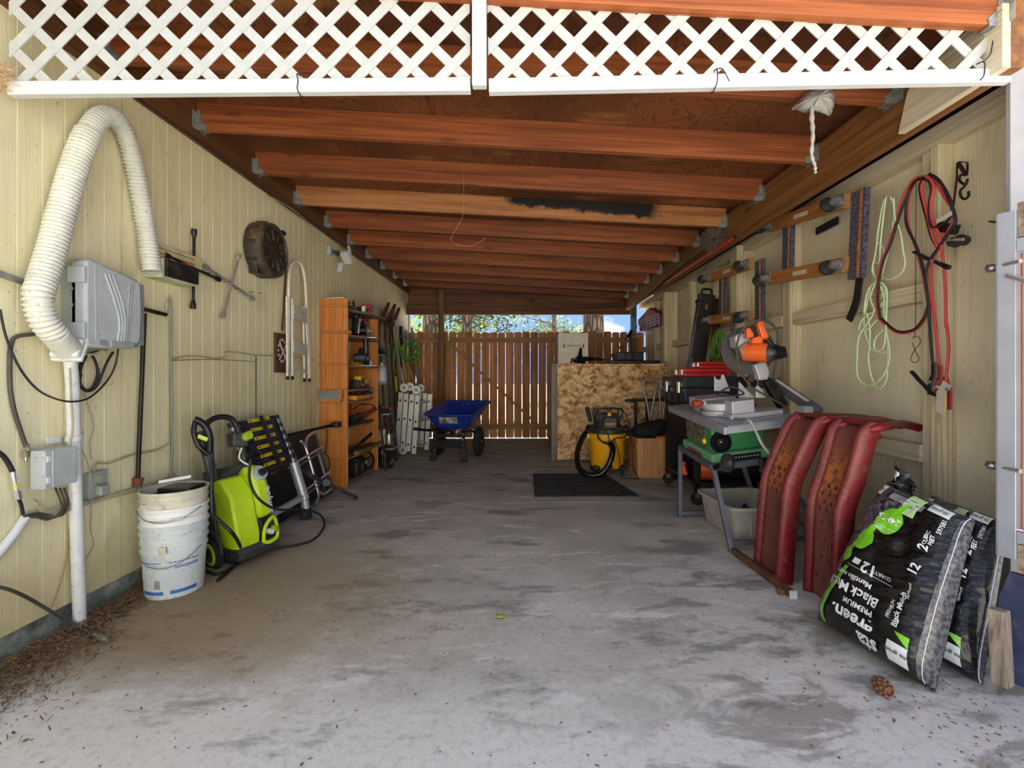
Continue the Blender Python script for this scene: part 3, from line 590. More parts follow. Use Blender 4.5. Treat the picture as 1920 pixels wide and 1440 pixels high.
# long brown rod, white folding step ladder, plaque
q = B(); q.tube([L(537, 498, .02), L(529, 620, .02)], .008, 8); q.go('wooden_rod', M_DARKW, **tagd('thin brown wooden rod hanging behind the white step stool', 'rod'), smooth=50)
M_CREAM = mat('chipped_cream_enamel', (232, 228, 212), .45, v=.05, dirt=(112, 96, 78), amt=.22, ds=22)
t = thing('step_stool', 'folded cream-white metal step stool hung flat on the wall', 'step stool', L(560, 712, .05))
off = .06
B().tube(spl([L(540, 700, off), L(541, 600, off), L(541, 540, off), L(543, 510, off), L(549, 494, off), L(557, 490, off), L(565, 497, off), L(571, 520, off), L(574, 560, off), L(581, 705, off)], 7), .0125, 10).go('hoop', M_CREAM, t, world=True, smooth=50)
for a, b_ in (((538, 556), (539, 708)), ((548, 560), (548, 708)), ((573, 572), (580, 712)), ((569, 575), (571, 712))):
    o = B().beam(L(*a, off+.02), L(*b_, off+.02), .018, .014).go('leg', M_CREAM, t, world=True, bevel=.003)
    B().beam(L(b_[0], b_[1]-3, off+.02), L(b_[0]+.3, b_[1]+4, off+.02), .021, .017).go('rubber_foot', M_BLACK, o, world=True)
M_STEP = mat('worn_grey_tread', (196, 192, 180), .55, v=.08, dirt=(90, 80, 70), amt=.3, ds=26)
for ya, yb in ((572, 602), (640, 664), (688, 696)):
    a, b_ = L(549, ya, off+.03), L(574, ya+7, off+.03); c, d = L(574, yb+4, off+.03), L(549, yb-4, off+.03)
    q = B(); n = V((.012, 0, 0)); q.add([a, b_, c, d, a+n, b_+n, c+n, d+n], [(0, 1, 2, 3), (7, 6, 5, 4), (0, 4, 5, 1), (1, 5, 6, 2), (2, 6, 7, 3), (3, 7, 4, 0)]); q.go('tread', M_STEP, t, world=True)
c = L(525, 662); t = thing('plaque', 'dark brown wooden plaque with a faded white crest behind the step stool', 'plaque', c)
B().bx(XL, XL+.02, c.y-.10, c.y+.13, c.z-.16, c.z+.16).go('board', M_DARKW, t, world=True, bevel=.004)
q = B()
for k in range(14):
    a = 2*math.pi*k/14; q.box((XL+.021, c.y-.005+.06*math.cos(a), c.z+.02+.09*math.sin(a)), (.002, .016, .02))
q.beam((XL+.021, c.y-.05, c.z+.08), (XL+.021, c.y+.04, c.z-.04), .018, .002); q.beam((XL+.021, c.y-.04, c.z-.04), (XL+.021, c.y+.045, c.z+.06), .014, .002); q.go('crest', mat('faded_white_print', (206, 200, 190), .7), t, world=True)
# security light
c = L(616, 470); t = thing('security_light', 'white swivelling security light with flaps high on the house wall', 'security light', c)
B().bx(XL, XL+.035, c.y-.035, c.y+.035, c.z-.045, c.z+.045).go('bracket', M_GREYBOX, t, world=True, bevel=.003)
B().tube([c+V((.03, .02, 0)), c+V((.09, .05, -.02)), W(634, 476, XL+.11)], .014, 10).go('arm', M_BLACK, t, world=True, smooth=50)
B().ball(W(633, 475, XL+.11), .024).go('swivel', M_BLACK, t, world=True, smooth=60)
hc = W(648, 482, XL+.15)
B().beam(hc+V((0, -.045, .05)), hc+V((.02, .05, -.05)), .09, .05).go('head', M_WHITE, t, world=True, bevel=.006)
B().beam(W(640, 494, XL+.16), W(637, 510, XL+.16), .02, .05).go('flap', M_WHITE, t, world=True, bevel=.003)
B().beam(W(653, 460, XL+.16), W(657, 475, XL+.16), .02, .035).go('flap', M_WHITE, t, world=True, bevel=.003)
# ================================================================ left side of the floor
M_BUCK = mat('grey_white_bucket', (214, 220, 216), .5, v=.06, s=8, dirt=(112, 100, 74), amt=.2, ds=22, speck=.7)
M_BUCKW = mat('white_bucket', (240, 240, 236), .45, v=.03, s=8, dirt=(150, 140, 118), amt=.12, ds=14)
M_BUCKD = mat('dirty_bucket', (214, 208, 186), .6, v=.08, s=8, dirt=(120, 100, 64), amt=.35, ds=10, speck=.6)
M_BLUEP = mat('blue_print', (62, 112, 178), .55, v=.1, dirt=(190, 190, 180), amt=.15, ds=40)
bc = G(328, 1105)
def bucket(label, z, m, h=.36):
    t = thing('bucket', label, 'bucket', (bc.x, bc.y, z), group='stacked buckets by the pressure washer')
    pr = [(0, .004), (.120, 0), (.124, .004), (.1345, h*.60), (.1345, h*.62), (.142, h*.625), (.142, h*.645), (.137, h*.65), (.138, h*.74), (.145, h*.745), (.145, h*.765), (.139, h*.77), (.140, h*.86), (.147, h*.865), (.147, h*.885), (.141, h*.89), (.142, h*.97), (.149, h*.972), (.149, h), (.141, h), (.137, h*.6), (.118, .01), (0, .01)]
    B().lathe(pr, (0, 0, 0), (0, 0, 1), 44).go('body', m, t, smooth=30)
    return t
b1 = bucket('grey-white bucket with blue bands, lowest of the stack by the house wall', 0, M_BUCK)
b2 = bucket('clean white bucket nested in the middle of the bucket stack', .085, M_BUCKW)
b3 = bucket('dirty cream bucket at the top of the stack, filled with black odds and ends', .165, M_BUCKD)
def on_b(r0, z0, x, y, zb=0): a = math.radians(-62)+x/.135; return V((r0(z0+y)*math.cos(a), r0(z0+y)*math.sin(a), z0+y))
rb = lambda z: .1243+(z-.004)/.212*.0105
for (z, a0, a1) in ((.190, -2.2, -1.35), (.190, -1.12, -.15), (.035, -2.2, -1.3), (.035, -1.08, -.15)):
    q = B(); q.grid(lambda u, v_: V((rb(z)*1.004*math.cos(a0+(a1-a0)*u), rb(z)*1.004*math.sin(a0+(a1-a0)*u), z+(v_-.5)*.017)), 16, 1); q.go('blue_band', M_BLUEP, b1)
lettering(b1, 'lettering', 'Sunnyside', .026, lambda x, y: V((rb(.16)*1.005*math.cos(-.55+x/.13), rb(.16)*1.005*math.sin(-.55+x/.13), .16+y)), M_BLUEP, .0006)
q = B()
for k in range(9): q.grid(lambda u, v_: V((rb(.08)*1.004*math.cos(-1.62+.22*u), rb(.08)*1.004*math.sin(-1.62+.22*u), .058+k*.0055+v_*.003)), 4, 1)
q.go('barcode', mat('barcode_grey', (90, 88, 88), .7), b1, kind='stuff')
for b_, zz, a0 in ((b1, .25, -1.25), (b3, .29, -1.9)):
    B().box((.146*math.cos(a0), .146*math.sin(a0), zz), (.022, .03, .034), Matrix.Rotation(a0, 3, 'Z')).go('handle_lug', M_BUCKD, b_, bevel=.004)
for b_, zz, drop in ((b1, .24, -.075), (b3, .27, -.05)):
    o = B().tube(spl([(.152*math.cos(a), .152*math.sin(a), zz+drop*math.sin((a+2.35)/(2.2)*math.pi)) for a in [-2.35+.22*k for k in range(11)]], 3), .0022, 6).go('wire_handle', M_STEEL, b_, smooth=60)
    if b_ is b3: B().tube([(.154*math.cos(a), .154*math.sin(a), zz+drop*.8) for a in (-1.05, -.95, -.85, -.7)], .007, 8).go('grip', M_BUCKD, o, smooth=50)
# the load in the top bucket
B().cyl(V((bc.x, bc.y, .46)), V((bc.x, bc.y, .485)), .139).go('bucket_liner', M_RUBBER, b3, world=True)
q = B(); q.bx(bc.x-.04, bc.x+.12, bc.y-.07, bc.y+.06, .487, .535); q.go('black_tray', M_BLACK, None, bevel=.006, **tagd('black plastic tray lying in the top bucket', 'tray'))
q = B(); q.beam(bc+V((-.10, .02, .545)), bc+V((.02, .09, .56)), .016, .016); q.go('white_trowel_handle', M_BUCKW, None, bevel=.004, **tagd('white plastic handle sticking out above the top bucket', 'handle'))
q = B(); q.beam(bc+V((-.02, -.12, .495)), bc+V((.085, -.085, .505)), .014, .014); q.go('white_tool_grip', M_BUCKD, None, bevel=.004, **tagd('short off-white grip lying across the rim of the top bucket', 'handle'))
# ---------------------------------------------------------------- pressure washer
M_LIME = mat('lime_green_plastic', (192, 222, 30), .42, v=.05, s=10, dirt=(150, 150, 60), amt=.15, ds=24, speck=.3)
M_LIMED = mat('dull_lime_plastic', (170, 196, 34), .45, v=.07)
M_DGREY = mat('dusty_charcoal_plastic', (56, 56, 60), .5, v=.2, s=12, dirt=(120, 112, 98), amt=.4, ds=12)
pwc = V((-1.64, 2.80, 0)); yaw = math.radians(60); lean = math.radians(9)
pw = thing('pressure_washer', 'lime green and black pressure washer leaning beside the bucket stack', 'pressure washer', pwc, (-lean*.85, -lean*.5, yaw))
pw.scale = (.88, .92, 1)
# local frame: -y is the front, x to the right
def sidep(pts, x0, x1): 
    q = B(); q.prism(pts, (x0, 0, 0), (0, 1, 0), (0, 0, 1), (x1-x0, 0, 0)); return q
sidep([(-.14, .09), (-.165, .16), (-.15, .40), (-.06, .50), (.03, .50), (.05, .30), (.05, .10)], -.145, .005).go('green_shell', M_LIME, pw, bevel=.014, smooth=40)
sidep([(-.13, .22), (-.165, .26), (-.168, .40), (-.13, .53), (-.05, .55), (.04, .50), (.05, .22)], .005, .115).go('front_shell', M_LIME, pw, bevel=.03, smooth=50)
sidep([(-.15, .03), (-.17, .08), (-.15, .105), (.06, .105), (.08, .03)], -.15, .13).go('base', M_DGREY, pw, bevel=.012)
sidep([(-.155, .10), (-.165, .20), (-.15, .235), (.03, .235), (.03, .10)], .008, .112).go('pump_guard', M_BLACK, pw, bevel=.01)
q = B(); q.tube(spl([(.01, -.172, .10), (.02, -.18, .16), (.05, -.178, .20), (.10, -.172, .22), (.118, -.165, .16), (.108, -.165, .10), (.05, -.172, .085), (.01, -.172, .10)], 4), .012, 8); q.go('front_bow', M_LIME, pw, smooth=50)
B().cyl((.055, -.15, .15), (.06, -.20, .145), .018, .016).go('water_inlet', M_PVC, pw, smooth=40); B().cyl((.085, -.16, .16), (.10, -.195, .15), .014, .02, 8).go('outlet_knob', M_LIMED, pw, smooth=40)
B().cyl((.07, -.125, .485), (.075, -.155, .50), .048, .044, 20).go('switch_plate', M_GREYBOX, pw, smooth=40); B().cyl((.073, -.145, .492), (.078, -.185, .505), .026, .02, 14).go('switch_knob', M_BLACK, pw, smooth=40)
sidep([(.05, .10), (.03, .48), (.10, .56), (.13, .30), (.12, .08)], -.165, .10).go('side_cover', M_DGREY, pw, bevel=.01)
q = B()
for k in range(6): q.box((-.170, .085, .30+.026*k), (.012, .08, .010))
q.go('vent_ribs', M_DGREY, pw)
for sx, x in ((-1, -.205), (1, .14)):
    o = B().lathe([(.062, -.02), (.082, -.024), (.094, -.012), (.094, .012), (.082, .024), (.062, .02)], (x, .03, .094), (1, 0, 0), 28).go('wheel', M_RUBBER, pw, smooth=40)
    B().lathe([(0, -.027), (.058, -.027), (.068, -.018), (.068, .018), (.058, .027), (0, .027)], (x, .03, .094), (1, 0, 0), 24).go('wheel_hub', M_LIME, o, smooth=40)
    B().lathe([(.03, -.030), (.042, -.030), (.042, .030), (.03, .030)], (x, .03, .094), (1, 0, 0), 20).go('hub_ring', M_DGREY, o, smooth=40)
B().tube(spl([(-.205, -.07, .10), (-.205, -.05, .19), (-.205, .05, .215), (-.205, .12, .14)], 5), .02, 8, flat=.6).go('mudguard', M_DGREY, pw, smooth=50)
for x in (-.13, .10): B().tube([(x, .05, .40), (x*.95, .06, .66), (x*.85, .07, .80)], .02, 10).go('handle_post', M_DGREY, pw, smooth=50)
B().tube(spl([(-.115, .06, .78), (-.10, .065, .84), (-.02, .07, .865), (.06, .068, .84), (.09, .065, .76)], 6), .017, 10).go('handle', M_BLACK, pw, smooth=50)
B().beam((-.14, .02, .50), (-.155, .04, .80), .045, .055).go('wand_holster', M_DGREY, pw, bevel=.01)
B().tube(spl([(-.20, .0, .86), (-.225, -.01, .80), (-.215, -.02, .72), (-.17, -.03, .66)], 6), .015, 10).go('gun_guard', M_BLACK, pw, smooth=50)
B().tube(spl([(-.205, .0, .87), (-.165, -.01, .84), (-.14, -.015, .77), (-.16, -.03, .67)], 6), .021, 10).go('gun_grip', M_BLACK, pw, smooth=50)
B().beam((-.21, -.02, .775), (-.165, -.035, .745), .012, .022).go('trigger', M_LIME, pw)
B().box((.03, -.02, .71), (.11, .09, .085), Matrix.Rotation(.2, 3, 'Y')).go('detergent_tank', M_DGREY, pw, bevel=.014); B().cyl((.06, -.06, .72), (.07, -.10, .73), .026).go('tank_cap', M_LIMED, pw, smooth=40)
B().tube(spl([(.03, -.05, .66), (.0, -.06, .60), (.05, -.07, .55), (.10, -.08, .52)], 6), .006, 7).go('supply_tube', M_CREAM, pw, smooth=50)
B().tube(spl([(.11, .03, .55), (.12, -.02, .62), (.16, -.05, .60)], 5), .03, 8, flat=.3).go('cord_hook', M_BLACK, pw, smooth=50)
lettering(pw, 'lettering', 'sunjoe', .062, lambda x, y: V((.088+y*.9, -.171, .35+x)) if False else V((.085-y, -.1705, .33+x)), M_WHITE, .001)
hz = thing('washer_hose', 'black high-pressure hose looping from the pressure washer over the floor', 'hose', G(560, 1000))
B().tube(spl([P(470, 862, 2.55), P(468, 900, 2.52), P(485, 935, 2.5), P(520, 955, 2.7), P(565, 955, 2.95), G(600, 965, .12), G(608, 985, .02), G(590, 1010, .01), G(555, 1022, .01), G(505, 1030, .01), G(470, 1040, .01)], 9), .0075, 8).go('hose', M_CABLEB, hz, world=True, smooth=60)
wand = thing('spray_wand', 'black spray wand lying beside the washer wheel', 'wand', G(400, 1085))
B().tube(spl([P(398, 850, 2.5), P(397, 900, 2.45), P(398, 960, 2.43), P(410, 975, 2.4), P(440, 1005, 2.42), G(452, 1035, .06), G(440, 1060, .015), G(408, 1088, .012)], 8), .009, 8).go('lance', M_BLACK, wand, world=True, smooth=60)
B().tube(spl([G(388, 1070, .012), G(405, 1076, .012), G(428, 1068, .012), G(455, 1050, .012)], 6), .0085, 8).go('cord', M_CABLEB, wand, world=True, smooth=60)
# ---------------------------------------------------------------- telescoping ladder
M_LADD = mat('black_anodised_aluminium', (52, 56, 72), .4, .5, v=.15, dirt=(100, 96, 92), amt=.2)
M_YEL = mat('yellow_label', (226, 206, 24), .5, v=.04)
tl = thing('telescoping_ladder', 'collapsed black telescoping ladder with yellow warning labels leaning on the wall', 'ladder', (-1.70, 3.25, 0))
zt, zb_ = .79, .43; xt, xb = -1.88, -1.745
for ye, nm in ((3.0, 0), (3.545, 1)):
    for k in range(12):
        u0, u1 = k/12, (k+.86)/12; r = .023+.0010*k
        B().cyl((xt+(xb-xt)*u0, ye, zt+(zb_-zt)*u0), (xt+(xb-xt)*u1, ye, zt+(zb_-zt)*u1), r, n=14).go('rail_ring', M_LADD if k % 2 == 0 else M_STEEL, tl, world=True, smooth=40)
    o = B().cyl((xb, ye, zb_), (-1.66, ye, .15), .036, n=18).go('outer_tube', M_ALU, tl, world=True, smooth=40)
    B().cyl((-1.66, ye, .15), (-1.645, ye, .055), .031, n=18).go('foot_tube', M_ALU, tl, world=True, smooth=40)
    B().cyl((-1.655, ye, .075), (-1.64, ye, .0), .044, .04, 18).go('rubber_foot', M_RUBBER, tl, world=True, smooth=40)
n = V((zt-zb_, 0, xb-xt)).normalized(); n = V((.93, 0, .36))
for k in range(12):
    u = (k+.4)/12; c = V((xt+(xb-xt)*u, 3.272, zt+(zb_-zt)*u))
    o = B().beam(c+V((0, -.25, 0)), c+V((0, .25, 0)), .026, .03, n).go('rung', M_LADD, tl, world=True, bevel=.003)
    for yy in (-.215, .215): B().box(c+n*.017+V((0, yy, 0)), (.01, .035, .014)).go('lock_button', M_BLACK, o, world=True)
    if k % 2 == 0:
        ss = -.06+.01*k
        B().beam(c+n*.0155+V((0, -.12, 0)), c+n*.0155+V((0, .15, 0)), .024, .003, n).go('warning_label', M_YEL, o, world=True)
        q = B(); 
        for yy in (-.10, .06, .08, .10, .02): q.beam(c+n*.0172+V((0, yy, 0)), c+n*.0172+V((0, yy+.011, 0)), .012, .002, n)
        q.go('warning_print', M_BLACK, o, world=True, kind='stuff')
B().beam((xt+.03, 3.29, zt+.02), (xb+.04, 3.31, zb_-.02), .04, .006, n).go('strap', M_BLACK, tl, world=True)
B().beam((-1.665, 3.03, .17), (-1.665, 3.53, .17), .03, .035).go('bottom_bar', M_GREYBOX, tl, world=True)
B().beam((-1.70, 3.0, .46), (-1.72, 3.42, .44), .03, .04).go('handle_bar', M_BLACK, tl, world=True, bevel=.01)
# ---------------------------------------------------------------- folded table with chrome legs
M_VINYL = mat('black_vinyl', (28, 26, 28), .35, v=.2, dirt=(84, 78, 70), amt=.25)
ft = thing('folded_table', 'folded black card table with bent chrome legs leaning behind the ladder', 'folding table', (-1.80, 3.8, 0))
A0, A1, A2, A3 = V((-1.76, 3.30, .012)), V((-1.755, 4.32, .012)), V((-1.925, 4.32, .585)), V((-1.93, 3.30, .585))
nn = (A1-A0).cross(A3-A0).normalized(); nn = nn if nn.x > 0 else -nn
q = B(); w = -nn*.03; q.add([A0, A1, A2, A3, A0+w, A1+w, A2+w, A3+w], [(0, 1, 2, 3), (7, 6, 5, 4), (0, 4, 5, 1), (1, 5, 6, 2), (2, 6, 7, 3), (3, 7, 4, 0)]); q.go('top', M_VINYL, ft, world=True, bevel=.006)
q = B(); q.tube([A0+nn*.004, A1+nn*.004, A2+nn*.004, A3+nn*.004], .007, 6, closed=True); q.go('edge_trim', M_STEEL, ft, world=True, smooth=50)
def tp(u, v_, o=.03): return A0+(A1-A0)*u+(A3-A0)*v_+nn*o
for loop in ([(.60, .95), (.72, .97), (.88, .95), (.95, .93)], ):
    pass
B().tube(spl([tp(.97, .97), tp(.86, .96), tp(.76, .92), tp(.70, .82), tp(.68, .6), tp(.67, .35), tp(.68, .15), tp(.76, .06), tp(.90, .07), tp(.97, .10)], 7), .0135, 10).go('leg_frame', M_CHROME, ft, world=True, smooth=50)
B().tube(spl([tp(.60, .90, .05), tp(.64, .82, .05), tp(.65, .6, .05), tp(.64, .3, .05), tp(.62, .08, .05), tp(.55, .02, .05)], 7), .0135, 10).go('leg_frame', M_CHROME, ft, world=True, smooth=50)
for v_ in (.66, .26):
    B().tube([tp(.30, v_-.04, .055), tp(.92, v_+.06, .055)], .012, 10).go('cross_tube', M_CHROME, ft, world=True, smooth=50)
    B().tube([tp(.30, v_-.10, .055), tp(.90, v_+.0, .055)], .008, 10).go('cross_rod', M_STEEL, ft, world=True, smooth=50)
for u in (.38, .86): B().beam(tp(u, .22, .04), tp(u, .68, .04), .03, .01, nn).go('link_bar', M_ALU, ft, world=True)
# ---------------------------------------------------------------- stabiliser bar, rod along the wall
sb = thing('stabiliser_bar', 'grey steel stabiliser bar slanting from the folded table to the floor', 'bar', G(668, 934))
q = B(); q.beam(P(556, 878, 3.55), P(608, 905, 3.85), .035, .03); q.go('upper_bar', M_DGREY, sb, world=True, bevel=.004)
B().beam(P(604, 902, 3.83), G(669, 934, .015), .03, .03).go('lower_bar', M_DGREY, sb, world=True, bevel=.004)
B().box(P(610, 907, 3.87), (.05, .11, .09)).go('hinge_block', M_BLACK, sb, world=True, bevel=.008); B().cyl(P(612, 905, 3.80), P(612, 905, 3.9), .03).go('hinge_bolt', M_BLACK, sb, world=True, smooth=40)
rd = thing('clamp_rod', 'long black rod with a clamp head resting above the folded table', 'rod', P(600, 800, 4.0))
B().tube([W(536, 817, -1.90), W(575, 808, -1.86), P(630, 796, 4.45)], .014, 8).go('rod', M_BLKM, rd, world=True, smooth=50)
B().box(P(630, 796, 4.42), (.07, .10, .05)).go('clamp_head', M_BLACK, rd, world=True, bevel=.008)
B().tube(spl([P(612, 800, 4.35), P(613, 825, 4.35), P(611, 848, 4.35), P(617, 860, 4.33), P(618, 876, 4.3), P(611, 880, 4.3), P(603, 862, 4.32), P(610, 845, 4.35)], 6), .006, 6).go('strap', M_CABLEB, rd, world=True, smooth=50)
# ================================================================ shelf unit on the house wall and its tools
M_OAKV = wood('orange_shelf_board_upright', (214, 138, 62), (186, 112, 46), 2, 1.3, .55, .06, .3, (120, 64, 24), b=.1)
M_OAKH = wood('orange_shelf_cleat', (206, 142, 78), (170, 108, 54), 0, 1.3, .6, .08, .3, (120, 72, 34), b=.1)
M_SHELF = wood('grey_worn_shelf', (150, 130, 106), (116, 96, 76), 1, 1.3, .65, .06, .3, (70, 52, 36), b=.1)
Y0, Y1, XF = 4.55, 5.39, -1.705
sh = thing('shelf_unit', 'tall narrow orange-brown wooden shelf unit full of power tools', 'shelf', (-1.84, 4.97, 0))
B().bx(XL+.005, XF, Y0, Y0+.019, .0, 1.85).go('side_panel', M_OAKV, sh, world=True, bevel=.002)
B().bx(XL+.005, XF+.035, Y1, Y1+.019, .0, 1.78).go('side_panel', M_OAKV, sh, world=True, bevel=.002)
B().bx(XL+.004, XL+.012, Y0+.02, Y1, .55, 1.2).go('back_panel', M_OAKV, sh, world=True)
SZ = [1.765, 1.50, 1.195, .955, .84, .585, .285]
for i, z in enumerate(SZ):
    fr = [(.0, .0), (.2, .03), (.4, .065), (.6, .085), (.8, .085), (1.0, .06)] if i < 3 else [(.0, .01), (.3, .05), (.6, .06), (1, .0)]
    if i == 0: fr = [(0, -.02), (.25, .0), (.5, .07), (.75, .11), (1.06, .12)]
    poly = [(Y0+.02, XL+.01)]+[(Y0+.02+(Y1-Y0-.02)*u, XF-.01+o_) for u, o_ in fr]+[(Y1-.001, XL+.01)]
    q = B(); q.prism(poly, (0, 0, z-.018), (0, 1, 0), (1, 0, 0), (0, 0, .018)); q.go('shelf_board', M_SHELF, sh, world=True)
B().bx(XL+.005, XF, Y0+.02, Y1, .02, .04).go('bottom_board', M_SHELF, sh, world=True)
for i, (x0, x1, z, h) in enumerate(((XL-.0, XF+.005, 1.785, .022), (XL+.055, XF+.04, 1.53, .026), (XL, XF+.0, 1.21, .024), (XL+.12, XF+.0, .965, .022), (XL-.0, XF-.03, .585, .02), (XL+.06, XF-.035, .285, .02))):
    B().bx(x0, x1, Y0-.022, Y0, z-h, z).go('cleat', M_OAKH, sh, world=True, bevel=.002)
bk = thing('bracket_board', 'grey-painted wooden block screwed to the outside of the shelf unit', 'block', (-1.87, 4.5, .84))
B().bx(XL-.0, XF-.035, Y0-.06, Y0-.001, .865, .955).go('block', wood('orange_end_block', (206, 132, 66), (180, 106, 50), 0), bk, world=True)
B().bx(XL-.0, XF-.065, Y0-.064, Y0-.06, .865, .95).go('grey_plate', mat('grey_plate_paint', (132, 136, 128), .6, v=.1), bk, world=True)
B().bx(XL-.0, XF-.045, Y0-.07, Y0-.001, .838, .864).go('ledge', M_OAKH, bk, world=True)
B().beam((XL+.02, 4.62, 1.862), (XL+.2, 4.66, 1.875), .03, .008).go('shelf_top_ruler', M_ALU, **tagd('thin aluminium straightedge lying on top of the shelf unit', 'ruler'))
M_RED = mat('red_plastic', (196, 34, 38), .42, v=.1)
M_REDW = mat('worn_red_paint', (150, 52, 46), .55, v=.15, dirt=(80, 60, 50), amt=.4)
M_DWY = mat('tool_yellow', (244, 178, 16), .42, v=.05)
M_TOOLG = mat('tool_grey', (110, 106, 98), .45, .4, v=.15)
def sp(y, z, x=-1.76): return V((x, y, z))
# top shelf
t = thing('router_tool', 'small red and black router lying on the top shelf', 'router', sp(5.15, 1.766))
B().box((0.03, .04, .06), (.10, .12, .11)).go('motor', M_RED, t, bevel=.012); B().box((.0, -.06, .04), (.09, .08, .08)).go('body', M_BLACK, t, bevel=.01)
B().cyl((.04, -.12, .045), (.075, -.12, .045), .042, n=20).go('wheel', M_CREAM, t, smooth=40); B().cyl((.07, -.12, .045), (.08, -.12, .045), .02).go('hub', M_STEEL, t, smooth=40)
B().box((.035, .05, .005), (.12, .10, .01)).go('base_plate', M_BLACK, t)
t = thing('hand_plane', 'old rusty hand plane on the top shelf beside the router', 'plane', sp(4.78, 1.766))
B().box((0, .0, .02), (.06, .26, .035)).go('sole', M_BLKM, t, bevel=.004); B().ball((0, -.08, .06), .022).go('knob', M_DARKW, t, smooth=60); B().tube(spl([(0, .07, .035), (0, .09, .08), (0, .06, .10)], 4), .014, 8).go('tote', M_DARKW, t, smooth=50)
# second shelf: two circular saws
def circ_saw(label, loc, rot, m1, m2, yel=False, wheel=None):
    t = thing('circular_saw', label, 'circular saw', loc, (0, 0, rot), 'circular saws in the shelf unit')
    B().bx(-.08, .08, -.14, .14, 0, .006).go('shoe', M_STEEL, t)
    B().lathe([(0, 0), (.085, 0), (.095, .012), (.095, .03), (.085, .04), (0, .04)], (-.02, 0, .085), (1, 0, 0), 26).go('blade_guard', m1, t, smooth=40)
    B().lathe([(0, .042), (.03, .042), (.03, .05), (.012, .052), (.012, .058), (0, .058)], (-.02, 0, .085), (1, 0, 0), 18).go('arbor', M_STEEL, t, smooth=40)
    B().cyl((-.02, .0, .09), (-.13, .0, .09), .048, .044, 18).go('motor', m2, t, smooth=40)
    B().tube(spl([(-.05, -.06, .12), (-.05, -.02, .175), (-.05, .06, .18), (-.05, .11, .13), (-.05, .12, .07)], 6), .019, 10).go('handle', m2, t, smooth=50)
    return t
t = circ_saw('grey circular saw with a red cap on the second shelf', sp(5.13, 1.501, -1.70), .35, M_TOOLG, M_BLACK)
B().box((-.02, -.01, .165), (.06, .10, .03)).go('red_cap', M_REDW, t, bevel=.006)
B().tube(spl([(-.05, .12, .09), (.0, .20, .20), (.02, .12, .30), (.0, -.08, .32), (-.04, -.2, .22), (-.03, -.22, .10)], 8), .006, 7).go('cord', M_CABLEB, t, smooth=50)
t = thing('jigsaw', 'black jigsaw with a silver trim standing beside the grey saw', 'jigsaw', sp(4.84, 1.501, -1.74))
B().beam((0, 0, .02), (0, .05, .20), .07, .075).go('body', M_BLACK, t, bevel=.018); B().tube(spl([(.04, -.01, .03), (.042, .0, .12), (.042, .03, .2)], 4), .007, 6).go('silver_trim', M_CHROME, t, smooth=50); B().ball((.0, .05, .21), (.04, .045, .035)).go('cap', M_BLACK, t, smooth=60); B().bx(-.04, .04, -.09, .09, 0, .006).go('shoe', M_STEEL, t); B().cyl((.03, .03, .17), (.045, .03, .17), .015).go('dial', M_STEEL, t)
# third shelf
t = circ_saw('black circular saw with a small white wheel on the third shelf', sp(5.05, 1.196, -1.69), .5, M_BLACK, M_DGREY)
B().cyl((.05, .10, .035), (.07, .10, .035), .03, n=18).go('white_wheel', M_CREAM, t, smooth=40); B().cyl((.065, .10, .035), (.075, .10, .035), .012).go('wheel_bolt', M_STEEL, t)
B().lathe([(.028, 0), (.032, .02), (.03, .14), (.036, .15), (.036, .16), (0, .165)], (-.03, -.15, .13), (0, .1, 1), 14).go('upright_grip', M_BLACK, t, smooth=40)
t = thing('sander', 'yellow and red sander lying behind the black saw on the third shelf', 'sander', sp(5.20, 1.196, -1.85))
B().lathe([(0, 0), (.07, 0), (.075, .03), (.06, .08), (.045, .11), (0, .13)], (0, 0, 0), (0, 0, 1), 20).go('body', M_DWY, t, smooth=40); B().box((.02, .08, .12), (.08, .10, .06)).go('red_handle', M_RED, t, bevel=.015); B().tube(spl([(.05, -.02, .10), (.07, .08, .16), (.05, .17, .13), (.03, .2, .03)], 5), .014, 8).go('hoop', M_BLACK, t, smooth=50)
# fourth shelf
t = thing('cordless_drill', 'yellow and black cordless drill lying on its side on the fourth shelf', 'drill', sp(5.0, .957, -1.72))
B().cyl((0, -.02, .075), (.0, .16, .075), .036, .036, 18).go('motor_housing', M_DWY, t, smooth=40); B().cyl((0, .16, .075), (0, .24, .075), .034, .02, 18).go('chuck', M_BLACK, t, smooth=40); B().cyl((0, .235, .075), (0, .25, .075), .018).go('orange_ring', mat('orange_plastic', (232, 96, 34), .45), t, smooth=40)
B().bx(-.03, .04, -.16, -.02, .03, .13).go('yellow_shell', M_DWY, t, bevel=.01); B().bx(-.02, .045, -.12, -.05, .045, .11).go('black_inset', M_BLACK, t, bevel=.006); B().bx(-.05, .05, -.24, -.16, .0, .09).go('battery', M_BLACK, t, bevel=.008); B().bx(-.02, .03, -.1, .16, .0, .035).go('lower_shell', M_BLACK, t, bevel=.006)
# fifth shelf
t = thing('yellow_tool_case', 'flat yellow tool case with a black handle on the low fifth shelf', 'tool case', sp(4.93, .842, -1.74))
B().bx(-.06, .06, -.2, .22, .0, .045).go('case', mat('tool_orange_yellow', (238, 158, 30), .45), t, bevel=.006); B().tube(spl([(.05, .05, .05), (.06, .15, .075), (.05, .28, .06)], 5), .02, 8).go('black_handle', M_BLACK, t, smooth=50)
